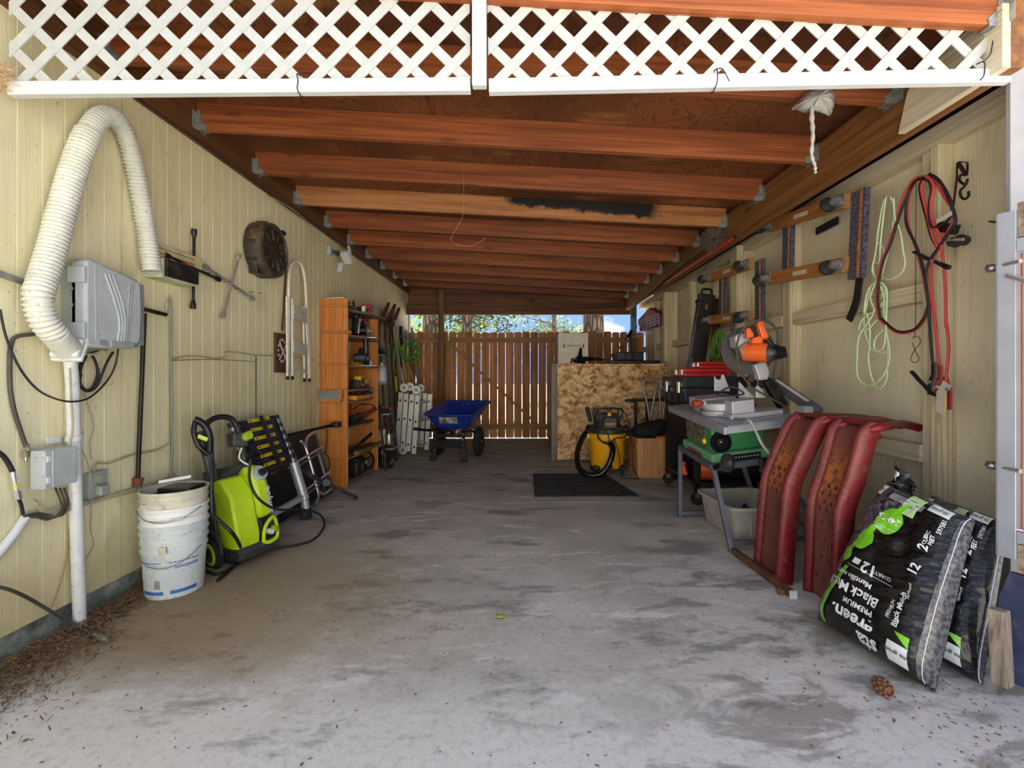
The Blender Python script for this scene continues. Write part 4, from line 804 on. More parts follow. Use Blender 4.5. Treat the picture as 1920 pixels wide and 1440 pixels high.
# sixth shelf
t = thing('angle_grinder', 'dirty red and black angle grinder lying on the sixth shelf', 'grinder', sp(4.98, .587, -1.72))
B().cyl((-.01, -.26, .06), (0, -.05, .07), .045, .04, 16).go('gear_head', M_BLACK, t, smooth=40); B().cyl((0, -.05, .07), (.02, .08, .08), .04, .034, 16).go('motor', M_REDW, t, smooth=40); B().tube([(.02, .08, .08), (.03, .22, .10), (.035, .36, .12)], .024, 10).go('tail_handle', M_REDW, t, smooth=50); B().lathe([(.046, 0), (.05, .01), (.046, .02)], (0, -.09, .065), (0, 1, .05), 16).go('collar', M_BLKM, t, smooth=40)
B().tube(spl([(.035, .36, .12), (.02, .30, .17), (-.04, .10, .19), (-.05, -.1, .15)], 6), .006, 7).go('cord', M_CABLEB, t, smooth=50)
# seventh shelf
t = thing('caulking_bar', 'black tube tool propped at a slant on the seventh shelf', 'bar', sp(4.85, .3, -1.72))
B().tube([(-.03, -.22, .01), (.03, .05, .09)], .011, 8).go('shaft', M_BLKM, t, smooth=50); B().tube([(.03, .05, .09), (.07, .24, .155)], .019, 10).go('grip', M_BLACK, t, smooth=50)
t = thing('spirit_level', 'long yellowed wooden level lying on the seventh shelf', 'level', sp(5.05, .287, -1.68))
B().bx(-.02, .03, -.34, .42, 0, .035).go('body', wood('yellowed_wood', (176, 148, 60), (128, 98, 44), 1), t); B().bx(-.021, .031, .38, .425, -.001, .037).go('metal_end', M_BRASS, t); B().bx(-.05, .02, -.2, .2, .036, .05).go('flat_bar', M_BLKM, t)
# bottom
t = thing('chainsaw', 'dirty black chainsaw on the bottom board of the shelf unit', 'chainsaw', sp(4.93, .041, -1.72))
B().bx(-.08, .05, -.20, .08, .01, .17).go('engine', M_BLKM, t, bevel=.02); q = B()
for k in range(6): q.bx(-.075, .055, -.18+.03*k, -.168+.03*k, .17, .20)
q.go('cooling_fins', M_BLKM, t); B().cyl((.05, -.06, .10), (.062, -.06, .10), .05, n=18).go('starter_cover', M_DGREY, t, smooth=40); B().tube(spl([(.04, .08, .04), (.05, .26, .05), (.05, .30, .12), (.03, .22, .20), (.02, .06, .22), (.01, -.02, .20)], 6), .014, 8).go('front_handle', M_BLACK, t, smooth=50); B().cyl((.05, .03, .12), (.07, .035, .13), .014).go('green_cap', mat('bright_green_cap', (110, 190, 50), .5), t); B().bx(-.04, .0, .08, .40, .06, .12).go('guide_bar', M_STEEL, t)
# ================================================================ long tools and ladder beyond the shelf unit
M_HANDLE = wood('ash_handle', (188, 150, 96), (150, 112, 66), 2, 1.5, .6, .15, .2)
M_HANDLED = wood('dark_handle', (112, 80, 52), (78, 54, 36), 2, 1.5, .6, .1, .2)
M_RUSTB = mat('rusty_shovel_steel', (104, 72, 50), .65, .35, v=.25, s=12, dirt=(62, 46, 36), amt=.4)
def shovel(label, px, py, d, ln=1.05, w=.105, tilt=.08):
    a = W(px, py, -1.86) if d is None else P(px, py, d); d = a.y
    top = V((a.x, d, a.z)); t = thing('shovel', label, 'shovel', (a.x, d, 0), group='upturned shovels against the house wall')
    q = B(); hl = .30
    def f(u, v_):
        ww = w*(1-.75*v_**3)*(1 if v_ > .08 else .8); x = (u-.5)*2*ww
        return V((top.x+.03-.10*(1-v_)+.0, top.y+x, top.z-hl+hl*v_))+V((-.03*math.cos((u-.5)*math.pi)+.04*v_, 0, 0))
    q.grid(f, 8, 8); q.go('blade', M_RUSTB, t, world=True, smooth=60, solid=.004)
    B().tube([(top.x-.08, top.y, top.z-hl-.22), (top.x-.07, top.y, top.z-hl+.06)], .021, 10).go('socket', M_RUSTB, t, world=True, smooth=50)
    B().tube([(top.x+.04, top.y, .01), (top.x-.08, top.y, top.z-hl-.1)], .016, 10).go('handle', M_HANDLED, t, world=True, smooth=50)
shovel('upturned narrow brown shovel nearest the shelf unit', 721, 567, None, w=.085)
shovel('upturned wide brown shovel, middle of the three by the shelf unit', 733, 570, None, w=.125)
shovel('upturned round-nosed brown shovel, farthest of the three from the shelf', 741, 577, None, w=.11)
def pole(name, label, cat, a, b_, r, m, extra=()):
    t = thing(name, label, cat, (b_[0], b_[1], 0)); B().tube([a, b_], r, 8).go('shaft', m, t, world=True, smooth=50)
    for nm, p, q_, rr, mm in extra: B().tube([p, q_], rr, 10).go(nm, mm, t, world=True, smooth=50)
    return t
a, b_ = W(735, 612, -1.86), V((-1.70, 6.55, 0))
pole('hoe', 'dark-shafted hoe with a lime green grip leaning beside the shovels', 'hoe', a, b_, .013, M_BLKM, [('green_grip', a.lerp(b_, .40), a.lerp(b_, .52), .019, M_LIMED)])
a, b_ = W(740, 600, -1.84), V((-1.68, 6.9, 0)); pole('grey_pole', 'grey metal pole leaning between the hoe and the wooden pole', 'pole', a, b_, .012, M_GREYD)
a, b_ = W(742, 612, -1.82), V((-1.58, 7.2, 0)); pole('wooden_pole', 'pale bowed wooden pole leaning beside the black hedge trimmer', 'pole', a, b_, .016, M_HANDLE)
# hedge trimmer on a pole
t = thing('pole_trimmer', 'black pole hedge trimmer with an orange collar on a white shaft', 'hedge trimmer', (-1.70, 7.25, 0))
c = W(751, 640, -1.82); B().beam(W(752, 612, -1.82), W(752, 690, -1.80), .06, .05).go('body', M_BLACK, t, world=True, bevel=.008)
B().tube(spl([W(747, 632, -1.80), W(758, 630, -1.80), W(762, 640, -1.80), W(761, 656, -1.80)], 5), .014, 8).go('guard', M_BLACK, t, world=True, smooth=50)
for k in range(9):
    py = 650+4.4*k; B().box(W(752, py, -1.78), (.02, .10, .013)).go('tooth', M_BLKM, t, world=True)
B().tube([W(753, 687, -1.80), W(753, 692, -1.80)], .026, 10).go('orange_collar', mat('orange_plastic', (232, 96, 34)), t, world=True, smooth=50); B().tube([W(753, 692, -1.80), V((-1.70, 7.25, 0))], .013, 8).go('shaft', M_PVC, t, world=True, smooth=50)
a, b_ = W(742, 672, -1.84), V((-1.76, 6.95, 0)); pole('red_pole', 'thin dark red pole standing behind the wooden pole', 'pole', a, b_, .011, M_REDW)
a, b_ = W(763, 680, -1.80), V((-1.70, 7.45, 0)); pole('yellow_pole', 'golden yellow wooden pole below the green cord', 'pole', a, b_, .020, wood('golden_handle', (214, 166, 66), (190, 140, 48), 2))
a, b_ = W(763, 680, -1.76), V((-1.35, 7.5, .0)); pole('slanting_pole', 'weathered wooden pole slanting down behind the folded aluminium ladder', 'pole', a, b_, .018, M_HANDLE)
a, b_ = V((-1.86, 7.85, 1.90)), V((-1.62, 7.75, 0)); pole('grey_plank', 'weathered grey pole in the corner by the fence', 'pole', a, b_, .022, M_GREYD)
# green cord
t = thing('coiled_green_cord', 'bright green cord looped in a messy coil by the fence', 'cord', W(766, 690, -1.7))
rnd = random.Random(3); M_GCORD = mat('bright_green_cord', (92, 196, 36), .5, v=.1)
for k in range(7):
    cx, cy, rx, ry = 767+rnd.uniform(-4, 6), 658+rnd.uniform(-6, 6), rnd.uniform(9, 17), rnd.uniform(11, 19); ph = rnd.uniform(0, 6)
    B().tube(spl([W(cx+rx*math.cos(ph+2*math.pi*i/9), cy+ry*math.sin(ph+2*math.pi*i/9), -1.70-.06*rnd.random()) for i in range(9)], 5, True), .009, 7, closed=True).go('loop', M_GCORD, t, world=True, smooth=60)
B().tube(spl([W(741, 640, -1.80), W(739, 670, -1.80), W(738, 690, -1.80), W(744, 699, -1.79), W(752, 688, -1.78), W(766, 676, -1.75)], 6), .008, 7).go('tail', M_GCORD, t, world=True, smooth=60)
t = thing('wire_netting', 'crumpled roll of pale wire hung above the green cord', 'wire', W(764, 632, -1.8))
for k in range(8):
    B().tube(spl([W(757+rnd.uniform(-1, 9), 614+rnd.uniform(0, 12), -1.74), W(763+rnd.uniform(-5, 6), 632+rnd.uniform(-4, 6), -1.70), W(772+rnd.uniform(-6, 6), 648+rnd.uniform(-5, 6), -1.74), W(776+rnd.uniform(-5, 4), 668+rnd.uniform(-9, 6), -1.78)], 5), .004, 5).go('strand', M_GALV, t, world=True, smooth=60)
# ---------------------------------------------------------------- folded aluminium ladder
al = thing('folding_ladder', 'folded aluminium multi-joint ladder standing by the wheelbarrow', 'ladder', G(772, 852))
M_ALUW = mat('pale_aluminium', (214, 216, 210), .45, .4, v=.06, s=14, dirt=(140, 138, 110), amt=.2)
D0 = 6.35
def lp_(px, py, d=D0): return P(px, py, d)
cols = [((752, 736), (744, 848)), ((762, 738), (755, 842)), ((773, 739), (765, 846)), ((783, 741), (776, 851))]
for i, (a, b_) in enumerate(cols):
    for dd_, nm in ((D0, 0), (D0+.36, 1)):
        A, Bq = lp_(*a), lp_(*b_); A.y = Bq.y = dd_; Bq.z = max(Bq.z, .01)
        if nm: A.x += .10; Bq.x += .10
        o = B().beam(A, Bq, .062, .026, (0, 1, 0)).go('rail', M_ALUW, al, world=True, bevel=.003)
        if not nm:
            for u in (.13, .45, .88): c = A.lerp(Bq, u); B().box(c+V((0, -.015, 0)), (.024, .012, .03)).go('rung_end', M_BLACK, o, world=True, bevel=.003)
    for u in (.13, .45, .88):
        A, Bq = lp_(*a), lp_(*b_); c = A.lerp(Bq, u); B().beam(c+V((0, .02, 0)), c+V((.10, .36, 0)), .026, .026).go('rung', M_ALUW, al, world=True)
for px, py, d in ((758, 727, D0-.02), (769, 725, D0+.02), (781, 731, D0-.03), (789, 728, D0+.30), (756, 844, D0-.02)):
    c = P(px, py, d); c.z = max(c.z, .055); o = B().cyl(c+V((0, -.02, 0)), c+V((0, .02, 0)), .058, n=22).go('hinge', M_ALUW, al, world=True, smooth=40, bevel=.003)
    B().cyl(c+V((0, -.03, 0)), c+V((0, -.02, 0)), .022, n=14).go('hinge_bolt', M_BLKM, o, world=True, smooth=40); B().cyl(c+V((0, -.033, 0)), c+V((0, -.03, 0)), .012, n=12).go('bolt_cap', M_ALUW, o, world=True)
# ---------------------------------------------------------------- step stand with small tools beyond the shelf
t = thing('step_stand', 'grey folding step stand holding a jug and small tools beyond the shelf', 'step stand', G(718, 878))
for a, b_ in (((708, 745), (724, 884)), ((725, 664), (746, 860)), ((704, 664), (700, 860)), ((728, 770), (743, 862))):
    A = P(*a, 5.75); Bq = G(b_[0], b_[1]) if b_[1] > 870 else P(b_[0], b_[1], 6.0); Bq.z = max(Bq.z, 0)
    B().beam(A, Bq, .022, .03).go('leg', M_DGREY, t, world=True)
for py, d, x0, x1 in ((665, 5.85, 704, 726), (718, 5.85, 704, 729), (774, 5.85, 706, 735), (838, 5.8, 706, 742)):
    A, Bq = P(x0, py, d), P(x1, py, d); B().bx(A.x, Bq.x, d-.12, d+.12, A.z-.02, A.z).go('tread', M_GREYD, t, world=True, bevel=.004)
def zat(py, d): return H-(py-CY)/F*d
t = thing('iron', 'black and silver iron-shaped sander on the top of the step stand', 'sander', P(714, 664, 5.85))
B().prism([(-.07, 0), (.09, 0), (.07, .03), (-.06, .15), (-.09, .16)], (0, -.05, 0), (1, 0, 0), (0, 0, 1), (0, .1, 0)).go('body', M_BLACK, t, bevel=.01); B().tube([(-.07, -.055, .15), (.08, -.055, .02)], .008, 6).go('silver_edge', M_CHROME, t, smooth=50)
c = P(716, 718, 5.85); t = thing('white_jug', 'bluish white plastic jug with a yellow cap on the step stand', 'jug', c)
B().lathe([(0, 0), (.062, 0), (.066, .01), (.066, .17), (.045, .21), (.02, .225), (.02, .24), (0, .24)], (0, 0, 0), (0, 0, 1), 20).go('body', mat('bluish_white_plastic', (196, 202, 222), .4, v=.05), t, smooth=40); B().cyl((0, 0, .238), (0, 0, .258), .024).go('cap', M_YEL, t, smooth=40)
B().grid(lambda u, v_: V((.067*math.cos(-2.3+1.3*u), .067*math.sin(-2.3+1.3*u), .03+.10*v_)), 8, 1).go('paper_label', M_CREAM, t)
for i, (px, nm, m1, m2, lb) in enumerate(((716, 'paint_can', M_CREAM, M_REDW, 'cream paint can with a red lid band on the lowest tread of the step stand'), (729, 'oil_can', M_BRASS, M_BLACK, 'small pale oil can with a black cap beside the cream paint can'))):
    c = P(px, 838, 5.8); t = thing(nm, lb, 'can', c); h = .22-.05*i
    B().lathe([(0, 0), (.052, 0), (.054, .006), (.054, h-.01), (.05, h), (0, h)], (0, 0, 0), (0, 0, 1), 20).go('body', m1, t, smooth=40); B().cyl((0, 0, h-.002), (0, 0, h+.04), .045, .04).go('lid', m2, t, smooth=40)
c = P(718, 774, 5.85); t = thing('air_nailer', 'black nail gun with yellow and red details on the middle tread of the step stand', 'nail gun', c)
B().bx(-.07, .09, -.05, .05, 0, .05).go('body', M_BLACK, t, bevel=.01); B().cyl((-.04, -.05, .06), (-.04, .05, .06), .04).go('cylinder', M_BLACK, t, smooth=40); B().cyl((-.04, -.056, .06), (-.04, -.05, .06), .022).go('yellow_disc', M_YEL, t); B().ball((.10, -.03, .055), .02).go('red_knob', M_RED, t, smooth=60)
t = thing('bottle_jack', 'chrome and black hydraulic jack on the floor under the step stand', 'jack', G(716, 880)+V((0, .1, 0)))
B().bx(-.07, .09, -.06, .06, 0, .03).go('base', M_BLKM, t, bevel=.005); B().cyl((-.02, 0, .03), (-.02, 0, .16), .04).go('cylinder', M_BLKM, t, smooth=40); B().cyl((-.02, 0, .16), (-.02, 0, .21), .02).go('ram', M_CHROME, t, smooth=40); B().tube([(.05, -.02, .03), (.11, -.03, .10)], .011).go('socket', M_CHROME, t, smooth=40)
c = G(704, 884); t = thing('small_wheel', 'grey rubber wheel leaning just past the shelf unit', 'wheel', c+V((.0, .42, 0)))
B().lathe([(.055, -.022), (.105, -.026), (.12, 0), (.105, .026), (.055, .022)], (0, 0, .12), (.55, -.8, 0), 28).go('tyre', M_RUBBER, t, smooth=50); B().lathe([(0, -.015), (.06, -.015), (.06, .015), (0, .015)], (0, 0, .12), (.55, -.8, 0), 24).go('rim', M_GREYD, t, smooth=40)
# ---------------------------------------------------------------- wheelbarrow
M_WBLUE = mat('barrow_blue', (34, 62, 168), .45, v=.08, s=9, coat=.1)
wb_ = thing('wheelbarrow', 'blue two-wheeled wheelbarrow with a printed label parked by the fence', 'wheelbarrow', (-.89, 6.12, 0), (0, 0, math.radians(-10))); wb_.scale = (.93, .93, .98)
def tray(u, v_):     # u around, v from bottom to rim
    pass
def ring(zc, x0, x1, y0, y1, z_front, z_back, c):
    pts = []; n = 6
    for (cx, cy, a0) in ((x1-c, y1-c, 0), (x0+c, y1-c, 90), (x0+c, y0+c, 180), (x1-c, y0+c, 270)):
        for k in range(n): a = math.radians(a0+90*k/(n-1)); pts.append((cx+c*math.cos(a), cy+c*math.sin(a)))
    return [V((x, y, z_front+(z_back-z_front)*(y-y0)/(y1-y0))) for x, y in pts]
secs = [ring(0, -.20, .20, -.12, .42, .40, .43, .06), ring(0, -.27, .27, -.20, .55, .48, .56, .08), ring(0, -.345, .345, -.28, .72, .60, .74, .10), ring(0, -.375, .375, -.30, .75, .605, .745, .11), ring(0, -.375, .375, -.30, .75, .590, .73, .11)]
q = B(); n = len(secs[0]); vs = [p for s_ in secs for p in s_]
fs = [(i*n+k, i*n+(k+1) % n, (i+1)*n+(k+1) % n, (i+1)*n+k) for i in range(len(secs)-1) for k in range(n)]+[tuple(range(n))[::-1]]
q.add(vs, fs); q.go('tray', M_WBLUE, wb_, smooth=50, solid=.006)
M_DECAL = mat('printed_decal', (150, 160, 150), .5, v=.05)
def decal(o, ux, uz):
    q = B(); q.prism([(-.13, -.055), (.13, -.055), (.13, .055), (-.13, .055)], o, ux, uz, ux.cross(uz)*.0015); d = q.go('decal', M_DECAL, wb_)
    q = B(); nrm = ux.cross(uz)*.0022
    for x0, x1, z0, z1 in ((-.12, -.085, .02, .05), (-.02, .02, .03, .045), (-.03, .0, .0, .03), (.0, .05, -.01, .012), (.03, .06, -.04, -.01), (-.0, .04, -.05, -.035)): q.prism([(x0, z0), (x1, z0), (x1, z1), (x0, z1)], o+nrm, ux, uz, nrm*.3)
    q.go('decal_white_print', M_WHITE, d, kind='stuff')
    q = B()
    for x0, x1, z0, z1 in ((-.10, -.02, -.045, -.03), (-.08, -.06, -.03, 0), (-.05, -.03, -.02, .02), (.06, .11, .0, .008), (.06, .11, .02, .028)): q.prism([(x0, z0), (x1, z0), (x1, z1), (x0, z1)], o+nrm, ux, uz, nrm*.3)
    q.go('decal_dark_print', mat('decal_blue_black', (30, 50, 90), .5), d, kind='stuff')
decal(V((0, -.252, .535)), V((1, 0, 0)), V((0, -.62, .82)).normalized()); decal(V((.10, .655, .66)), V((1, 0, 0)), V((0, .55, .83)).normalized())
for sx in (-1, 1):
    B().tube(spl([(sx*.30, -.62, .46), (sx*.28, -.40, .42), (sx*.20, -.10, .38), (sx*.18, .30, .34), (sx*.18, .55, .24)], 5), .017, 10).go('handle_rail', M_BLKM, wb_, smooth=50)
    B().tube([(sx*.305, -.68, .465), (sx*.295, -.54, .445)], .021, 10).go('grip', M_BLACK, wb_, smooth=50)
    o = B().beam((sx*.20, -.20, .40), (sx*.21, -.22, .17), .05, .035).go('leg', M_BLKM, wb_, bevel=.004)
    B().beam((sx*.21, -.22, .18), (sx*.225, -.25, .0), .055, .07).go('foot', M_BLKM, o, bevel=.006)
    for z in (.36, .29, .22, .15): B().ball((sx*.205, -.236-.02*(z < .2), z), .009, 8, 5).go('bolt', M_CHROME, o)
    w_ = B().lathe([(.09, -.035), (.16, -.045), (.195, -.03), (.205, 0), (.195, .03), (.16, .045), (.09, .035)], (sx*.30, .22, .205), (1, 0, 0), 32).go('wheel', M_RUBBER, wb_, smooth=50)
    B().lathe([(0, -.025), (.10, -.025), (.12, 0), (.10, .025), (0, .025)], (sx*.30, .22, .205), (1, 0, 0), 24).go('rim', M_GREYD, w_, smooth=40)
B().beam((-.20, -.21, .33), (.20, -.21, .33), .02, .05).go('front_brace', M_BLKM, wb_); B().beam((-.20, -.215, .22), (.20, -.215, .22), .012, .10).go('skid_plate', M_BLKM, wb_); B().tube([(-.36, .22, .205), (.36, .22, .205)], .012, 8).go('axle', M_STEEL, wb_, smooth=50); B().cyl((.13, -.22, .40), (.13, -.235, .40), .02).go('washer', M_CHROME, wb_, smooth=40)
# ---------------------------------------------------------------- rubber floor mat
mp = [G(1003, 932), G(1197, 931), G(1130, 889), G(1000, 890)]
t = thing('floor_mat', 'black ribbed rubber mat lying on the concrete', 'mat', (mp[0]+mp[2])/2)
B().prism([(p.x, p.y) for p in mp], (0, 0, .0), (1, 0, 0), (0, 1, 0), (0, 0, .006)).go('base', M_RUBBER, t, world=True)
q = B()
def mq(u, v_): return (mp[0].lerp(mp[1], u)).lerp(mp[3].lerp(mp[2], u), v_)
M_RIB = mat('grey_black_rubber', (58, 58, 60), .7, v=.15, dirt=(110, 108, 104), amt=.3)
for i in range(33): u = i/32; q.beam(mq(u, 0)+V((0, 0, .009)), mq(u, 1)+V((0, 0, .009)), .008, .008)
for j in range(13): v_ = j/12; q.beam(mq(0, v_)+V((0, 0, .0085)), mq(1, v_)+V((0, 0, .0085)), .009, .007)
q.go('ribs', M_RIB, t, world=True, kind='stuff')
# ================================================================ far right: particle-board bin and what stands round it
def m_osb():
    t = NT('strand_board'); hs = []
    for k, (r, sc) in enumerate(((.35, (11, 30, 34)), (-.6, (10, 28, 30)), (1.2, (14, 30, 36)))):
        a = t.co(rot=(0, r, r*.5), loc=(k*3.1, k, k*1.7)); v = t.n('ShaderNodeTexVoronoi', {'Vector': t.n('ShaderNodeMapping', {'Vector': a, 'Scale': sc}), 'Scale': .8}); hs.append(t.n('ShaderNodeSeparateColor', {0: v.outputs['Color']}).outputs[0])
    f = t.math('ADD', t.math('MULTIPLY', hs[0], .4), t.math('ADD', t.math('MULTIPLY', hs[1], .35), t.math('MULTIPLY', hs[2], .25))); n = t.noise(t.co((30, 30, 60)), 1.5, 4)
    col = t.mix(t.step(f, .2, .8), lin((176, 126, 76)), lin((238, 206, 154))); col = t.mix(t.math('MULTIPLY', t.step(f, .30, .18), .7), col, lin((120, 76, 42)))
    col = t.mix(t.math('MULTIPLY', t.step(n, .5, .75), .3), col, lin((150, 106, 62))); t.bump(f, .3, .003); return t.fin(col, .7)
M_OSB = m_osb()
ob = thing('plywood_bin', 'tall strand-board bin standing against the far fence', 'bin', (1.16, 6.6, 0))
xa, xb2, ya, yb2, zt2 = .455, 1.86, 5.91, 7.6, 1.243
B().bx(xa, xb2, ya, ya+.012, .02, zt2).go('front_sheet', M_OSB, ob, world=True); B().bx(xa, xa+.012, ya+.013, yb2, .02, zt2).go('side_sheet', M_OSB, ob, world=True); B().bx(xa+.02, xb2, ya+.013, yb2, zt2-.03, zt2-.012).go('top_sheet', M_OSB, ob, world=True)
B().bx(xa-.075, xa-.001, ya+.0, ya+.09, 0, zt2+.005).go('corner_post', wood('weathered_grey_post', (146, 140, 136), (104, 98, 94), 2, 1.2, .8, .05, .5), ob, world=True, bevel=.004)
B().bx(xa-.02, xa-.001, ya+.09, yb2, .02, .10).go('skirting', M_FRAIL, ob, world=True)
M_CARD = mat('pale_cardboard', (206, 198, 182), .7, v=.04)
c0, c1 = P(1048, 682, 6.0), P(1103, 624, 6.0)
t = thing('cardboard_box', 'pale cardboard box standing on the strand-board bin', 'box', ((c0.x+c1.x)/2, 6.15, zt2-.012))
B().bx(c0.x+.0, c1.x, 6.0, 6.3, zt2-.012, c1.z).go('carton', M_CARD, t, world=True, bevel=.004); B().bx(c0.x-.006, c0.x, 6.0, 6.3, zt2-.012, c1.z).go('white_side', M_WHITE, t, world=True)
zc = H-(648-CY)/F*6.0; xc = (c0.x+c1.x)/2
lettering(t, 'lettering', 'PERISHABLE', .036, lambda x, y: V((xc-x, 5.9985, zc-y)), M_BLACK, .0005, world=True)
for s_ in (-1, 1): B().prism([(-.008, .03), (.008, .03), (.008, -.005), (.02, -.005), (0, -.03), (-.02, -.005), (-.008, -.005)], (xc+s_*.125, 5.998, zc-.004), (1, 0, 0), (0, 0, 1), (0, .001, 0)).go('arrow_mark', M_BLACK, t, world=True)
c = P(1090, 680, 5.98); t = thing('black_funnel', 'glossy black funnel-shaped spout lying in front of the pale box', 'funnel', (c.x, 5.97, zt2))
M_GLOSS = mat('glossy_black_plastic', (22, 22, 26), .22, v=.1)
B().lathe([(0, 0), (.07, .0), (.085, .03), (.06, .07), (.03, .10), (.02, .16), (.016, .2), (0, .2)], (-.03, 0, .005), (.12, 0, 1), 24, sx=1.2).go('cone', M_GLOSS, t, smooth=50); B().tube(spl([(.02, 0, .06), (.12, 0, .065), (.22, 0, .06), (.30, 0, .05)], 4), .022, 10, rf=lambda u: .035-.026*u).go('spout', M_GLOSS, t, smooth=50); B().cyl((-.115, -.0, .04), (-.135, 0, .045), .035, .03).go('cap', M_GLOSS, t, smooth=40)
t = thing('black_tray_case', 'stack of black moulded trays lying on the strand-board bin', 'tray', (1.36, 6.0, zt2))
B().bx(-.24, .42, -.07, .2, .003, .045).go('lower_tray', M_BLACK, t, bevel=.012); B().bx(-.13, .22, .0, .2, .045, .155).go('upper_block', M_BLACK, t, bevel=.012); q = B(); q.bx(-.03, .0, -.012, .0, .05, .15); q.go('rib', M_GLOSS, t); B().bx(.05, .10, -.012, .0, .05, .15).go('rib', M_GLOSS, t); B().bx(-.27, -.20, -.06, .1, .0, .03).go('lip', M_GLOSS, t, bevel=.01)
t = thing('paper_sheet', 'crumpled pale paper lying at the end of the strand-board bin', 'paper', (1.78, 6.0, zt2-.012)); B().grid(lambda u, v_: V((-.08+.16*u, -.05+.1*v_, .02+.02*math.sin(7*u+3*v_))), 8, 5).go('sheet', M_CARD, t, smooth=60, solid=.002)
# ---------------------------------------------------------------- shop vacuum
sv = thing('shop_vacuum', 'yellow and black wet-dry shop vacuum with hose standing by the bin', 'vacuum cleaner', (.965, 5.25, 0))
B().lathe([(0, .065), (.185, .065), (.20, .08), (.222, .38), (.235, .385), (.24, .40), (.24, .45), (.22, .455), (0, .455)], (0, 0, 0), (0, 0, 1), 40, sx=.98, sy=.9).go('tank', M_DWY, sv, smooth=35)
B().lathe([(.215, .455), (.232, .46), (.235, .50), (.21, .525), (.17, .53), (.165, .60), (.15, .655), (.12, .67), (0, .675)], (0, 0, 0), (0, 0, 1), 36, sx=.98, sy=.88).go('motor_head', M_DGREY, sv, smooth=35)
B().prism([(-.085, .46), (.085, .46), (.075, .60), (.055, .64), (-.055, .64), (-.075, .60)], (0, -.20, 0), (1, 0, 0), (0, 0, 1), (0, .06, 0)).go('front_panel', M_DGREY, sv, bevel=.012)
B().bx(-.055, .055, -.203, -.2, .50, .53).go('badge', M_BLACK, sv); lettering(sv, 'badge_lettering', 'DEWALT', .026, lambda x, y: V((x, -.2035, .565+y)), M_DWY, .0012)
B().bx(-.02, .02, -.16, -.12, .65, .685).go('power_switch', M_DWY, sv, bevel=.006)
lettering(sv, 'lettering', 'DEWALT', .052, lambda x, y: V((-.005+x, -.1985-.0-.0*y, .225+y)) if False else V(((.193+.012)*math.sin((x)/.2)*1.0, -(.193+.014)*.9*math.cos(x/.2)-.003, .235+y)), M_BLACK, .0022)
q = B(); q.prism([(-.05, 0), (.05, 0), (.05, .002), (-.05, .002)], (0, -.204, .535), (1, 0, 0), (0, 0, 1), (0, -.001, 0)); q.go('badge_line', M_DWY, sv)
for x in (-.15, .15):
    B().box((x*1.45, -.02, .415), (.03, .09, .055)).go('side_latch', M_DWY, sv, bevel=.006)
    B().tube(spl([(x*1.15, -.10, .46), (x*1.5, -.08, .47), (x*1.52, -.02, .51), (x*1.3, .0, .53)], 5), .016, 8).go('side_handle', M_BLACK, sv, smooth=50)
B().tube(spl([(-.15, -.05, .60), (-.16, -.06, .70), (-.12, -.10, .725), (.12, -.10, .725), (.16, -.06, .70), (.15, -.05, .60)], 5), .012, 8).go('cord_rack', M_DGREY, sv, smooth=50)
B().tube([(-.12, -.07, .60), (-.11, -.08, .72)], .012, 8).go('rack_post', M_DGREY, sv, smooth=50); B().tube([(.12, -.07, .60), (.11, -.08, .72)], .012, 8).go('rack_post', M_DGREY, sv, smooth=50)
B().tube([(-.235, -.06, .74), (-.19, -.05, .58)], .022, 12).go('nozzle', M_BLACK, sv, smooth=50)
B().cyl((.0, -.19, .36), (.005, -.235, .35), .042, .038, 18).go('hose_port', M_DGREY, sv, smooth=40)
hp = spl([(.0, -.22, .355), (.01, -.29, .31), (-.02, -.33, .20), (-.08, -.33, .09), (-.16, -.32, .035), (-.26, -.29, .035), (-.34, -.22, .09), (-.355, -.15, .20), (-.33, -.10, .30), (-.28, -.05, .40), (-.22, .0, .46)], 16)
B().tube(hp, .032, 14, rf=lambda u: .031+.0015*math.sin(u*520)).go('hose', M_GLOSS, sv, smooth=60)
B().tube(spl([(-.12, -.13, .72), (-.17, -.17, .62), (-.16, -.23, .50), (-.10, -.24, .38), (-.03, -.25, .36), (-.03, -.24, .45), (-.10, -.23, .52), (-.14, -.22, .42), (-.05, -.25, .37), (.06, -.25, .42), (.16, -.22, .43), (.21, -.16, .52), (.18, -.12, .68), (.08, -.13, .735), (-.06, -.13, .72)], 9), .006, 7).go('power_cord', M_CABLEB, sv, smooth=60)
B().tube(spl([(.03, -.24, .42), (.07, -.26, .30), (.10, -.28, .08), (.10, -.31, .008), (.18, -.36, .008), (.27, -.36, .008), (.27, -.28, .02), (.24, -.22, .12), (.235, -.2, .40), (.22, -.15, .6)], 8), .005, 7).go('cord_tail', M_CABLEB, sv, smooth=60)
B().tube([(.16, -.215, .40), (.165, -.225, .30)], .010, 8).go('plug', M_BLACK, sv, smooth=40)
for a in (-2.3, -.85, .85, 2.3):
    p = V((.225*math.cos(a), .19*math.sin(a), 0)); o = B().box(p*.93+V((0, 0, .075)), (.07, .07, .06)).go('caster_arm', M_BLACK, sv, bevel=.015)
    B().cyl(p+V((-.012, 0, .026)), p+V((.012, 0, .026)), .026, n=16).go('caster_wheel', M_RUBBER, o, smooth=40)
B().cyl((.0, -.18, .10), (.0, -.205, .10), .03).go('drain_cap', M_BLACK, sv, smooth=40)
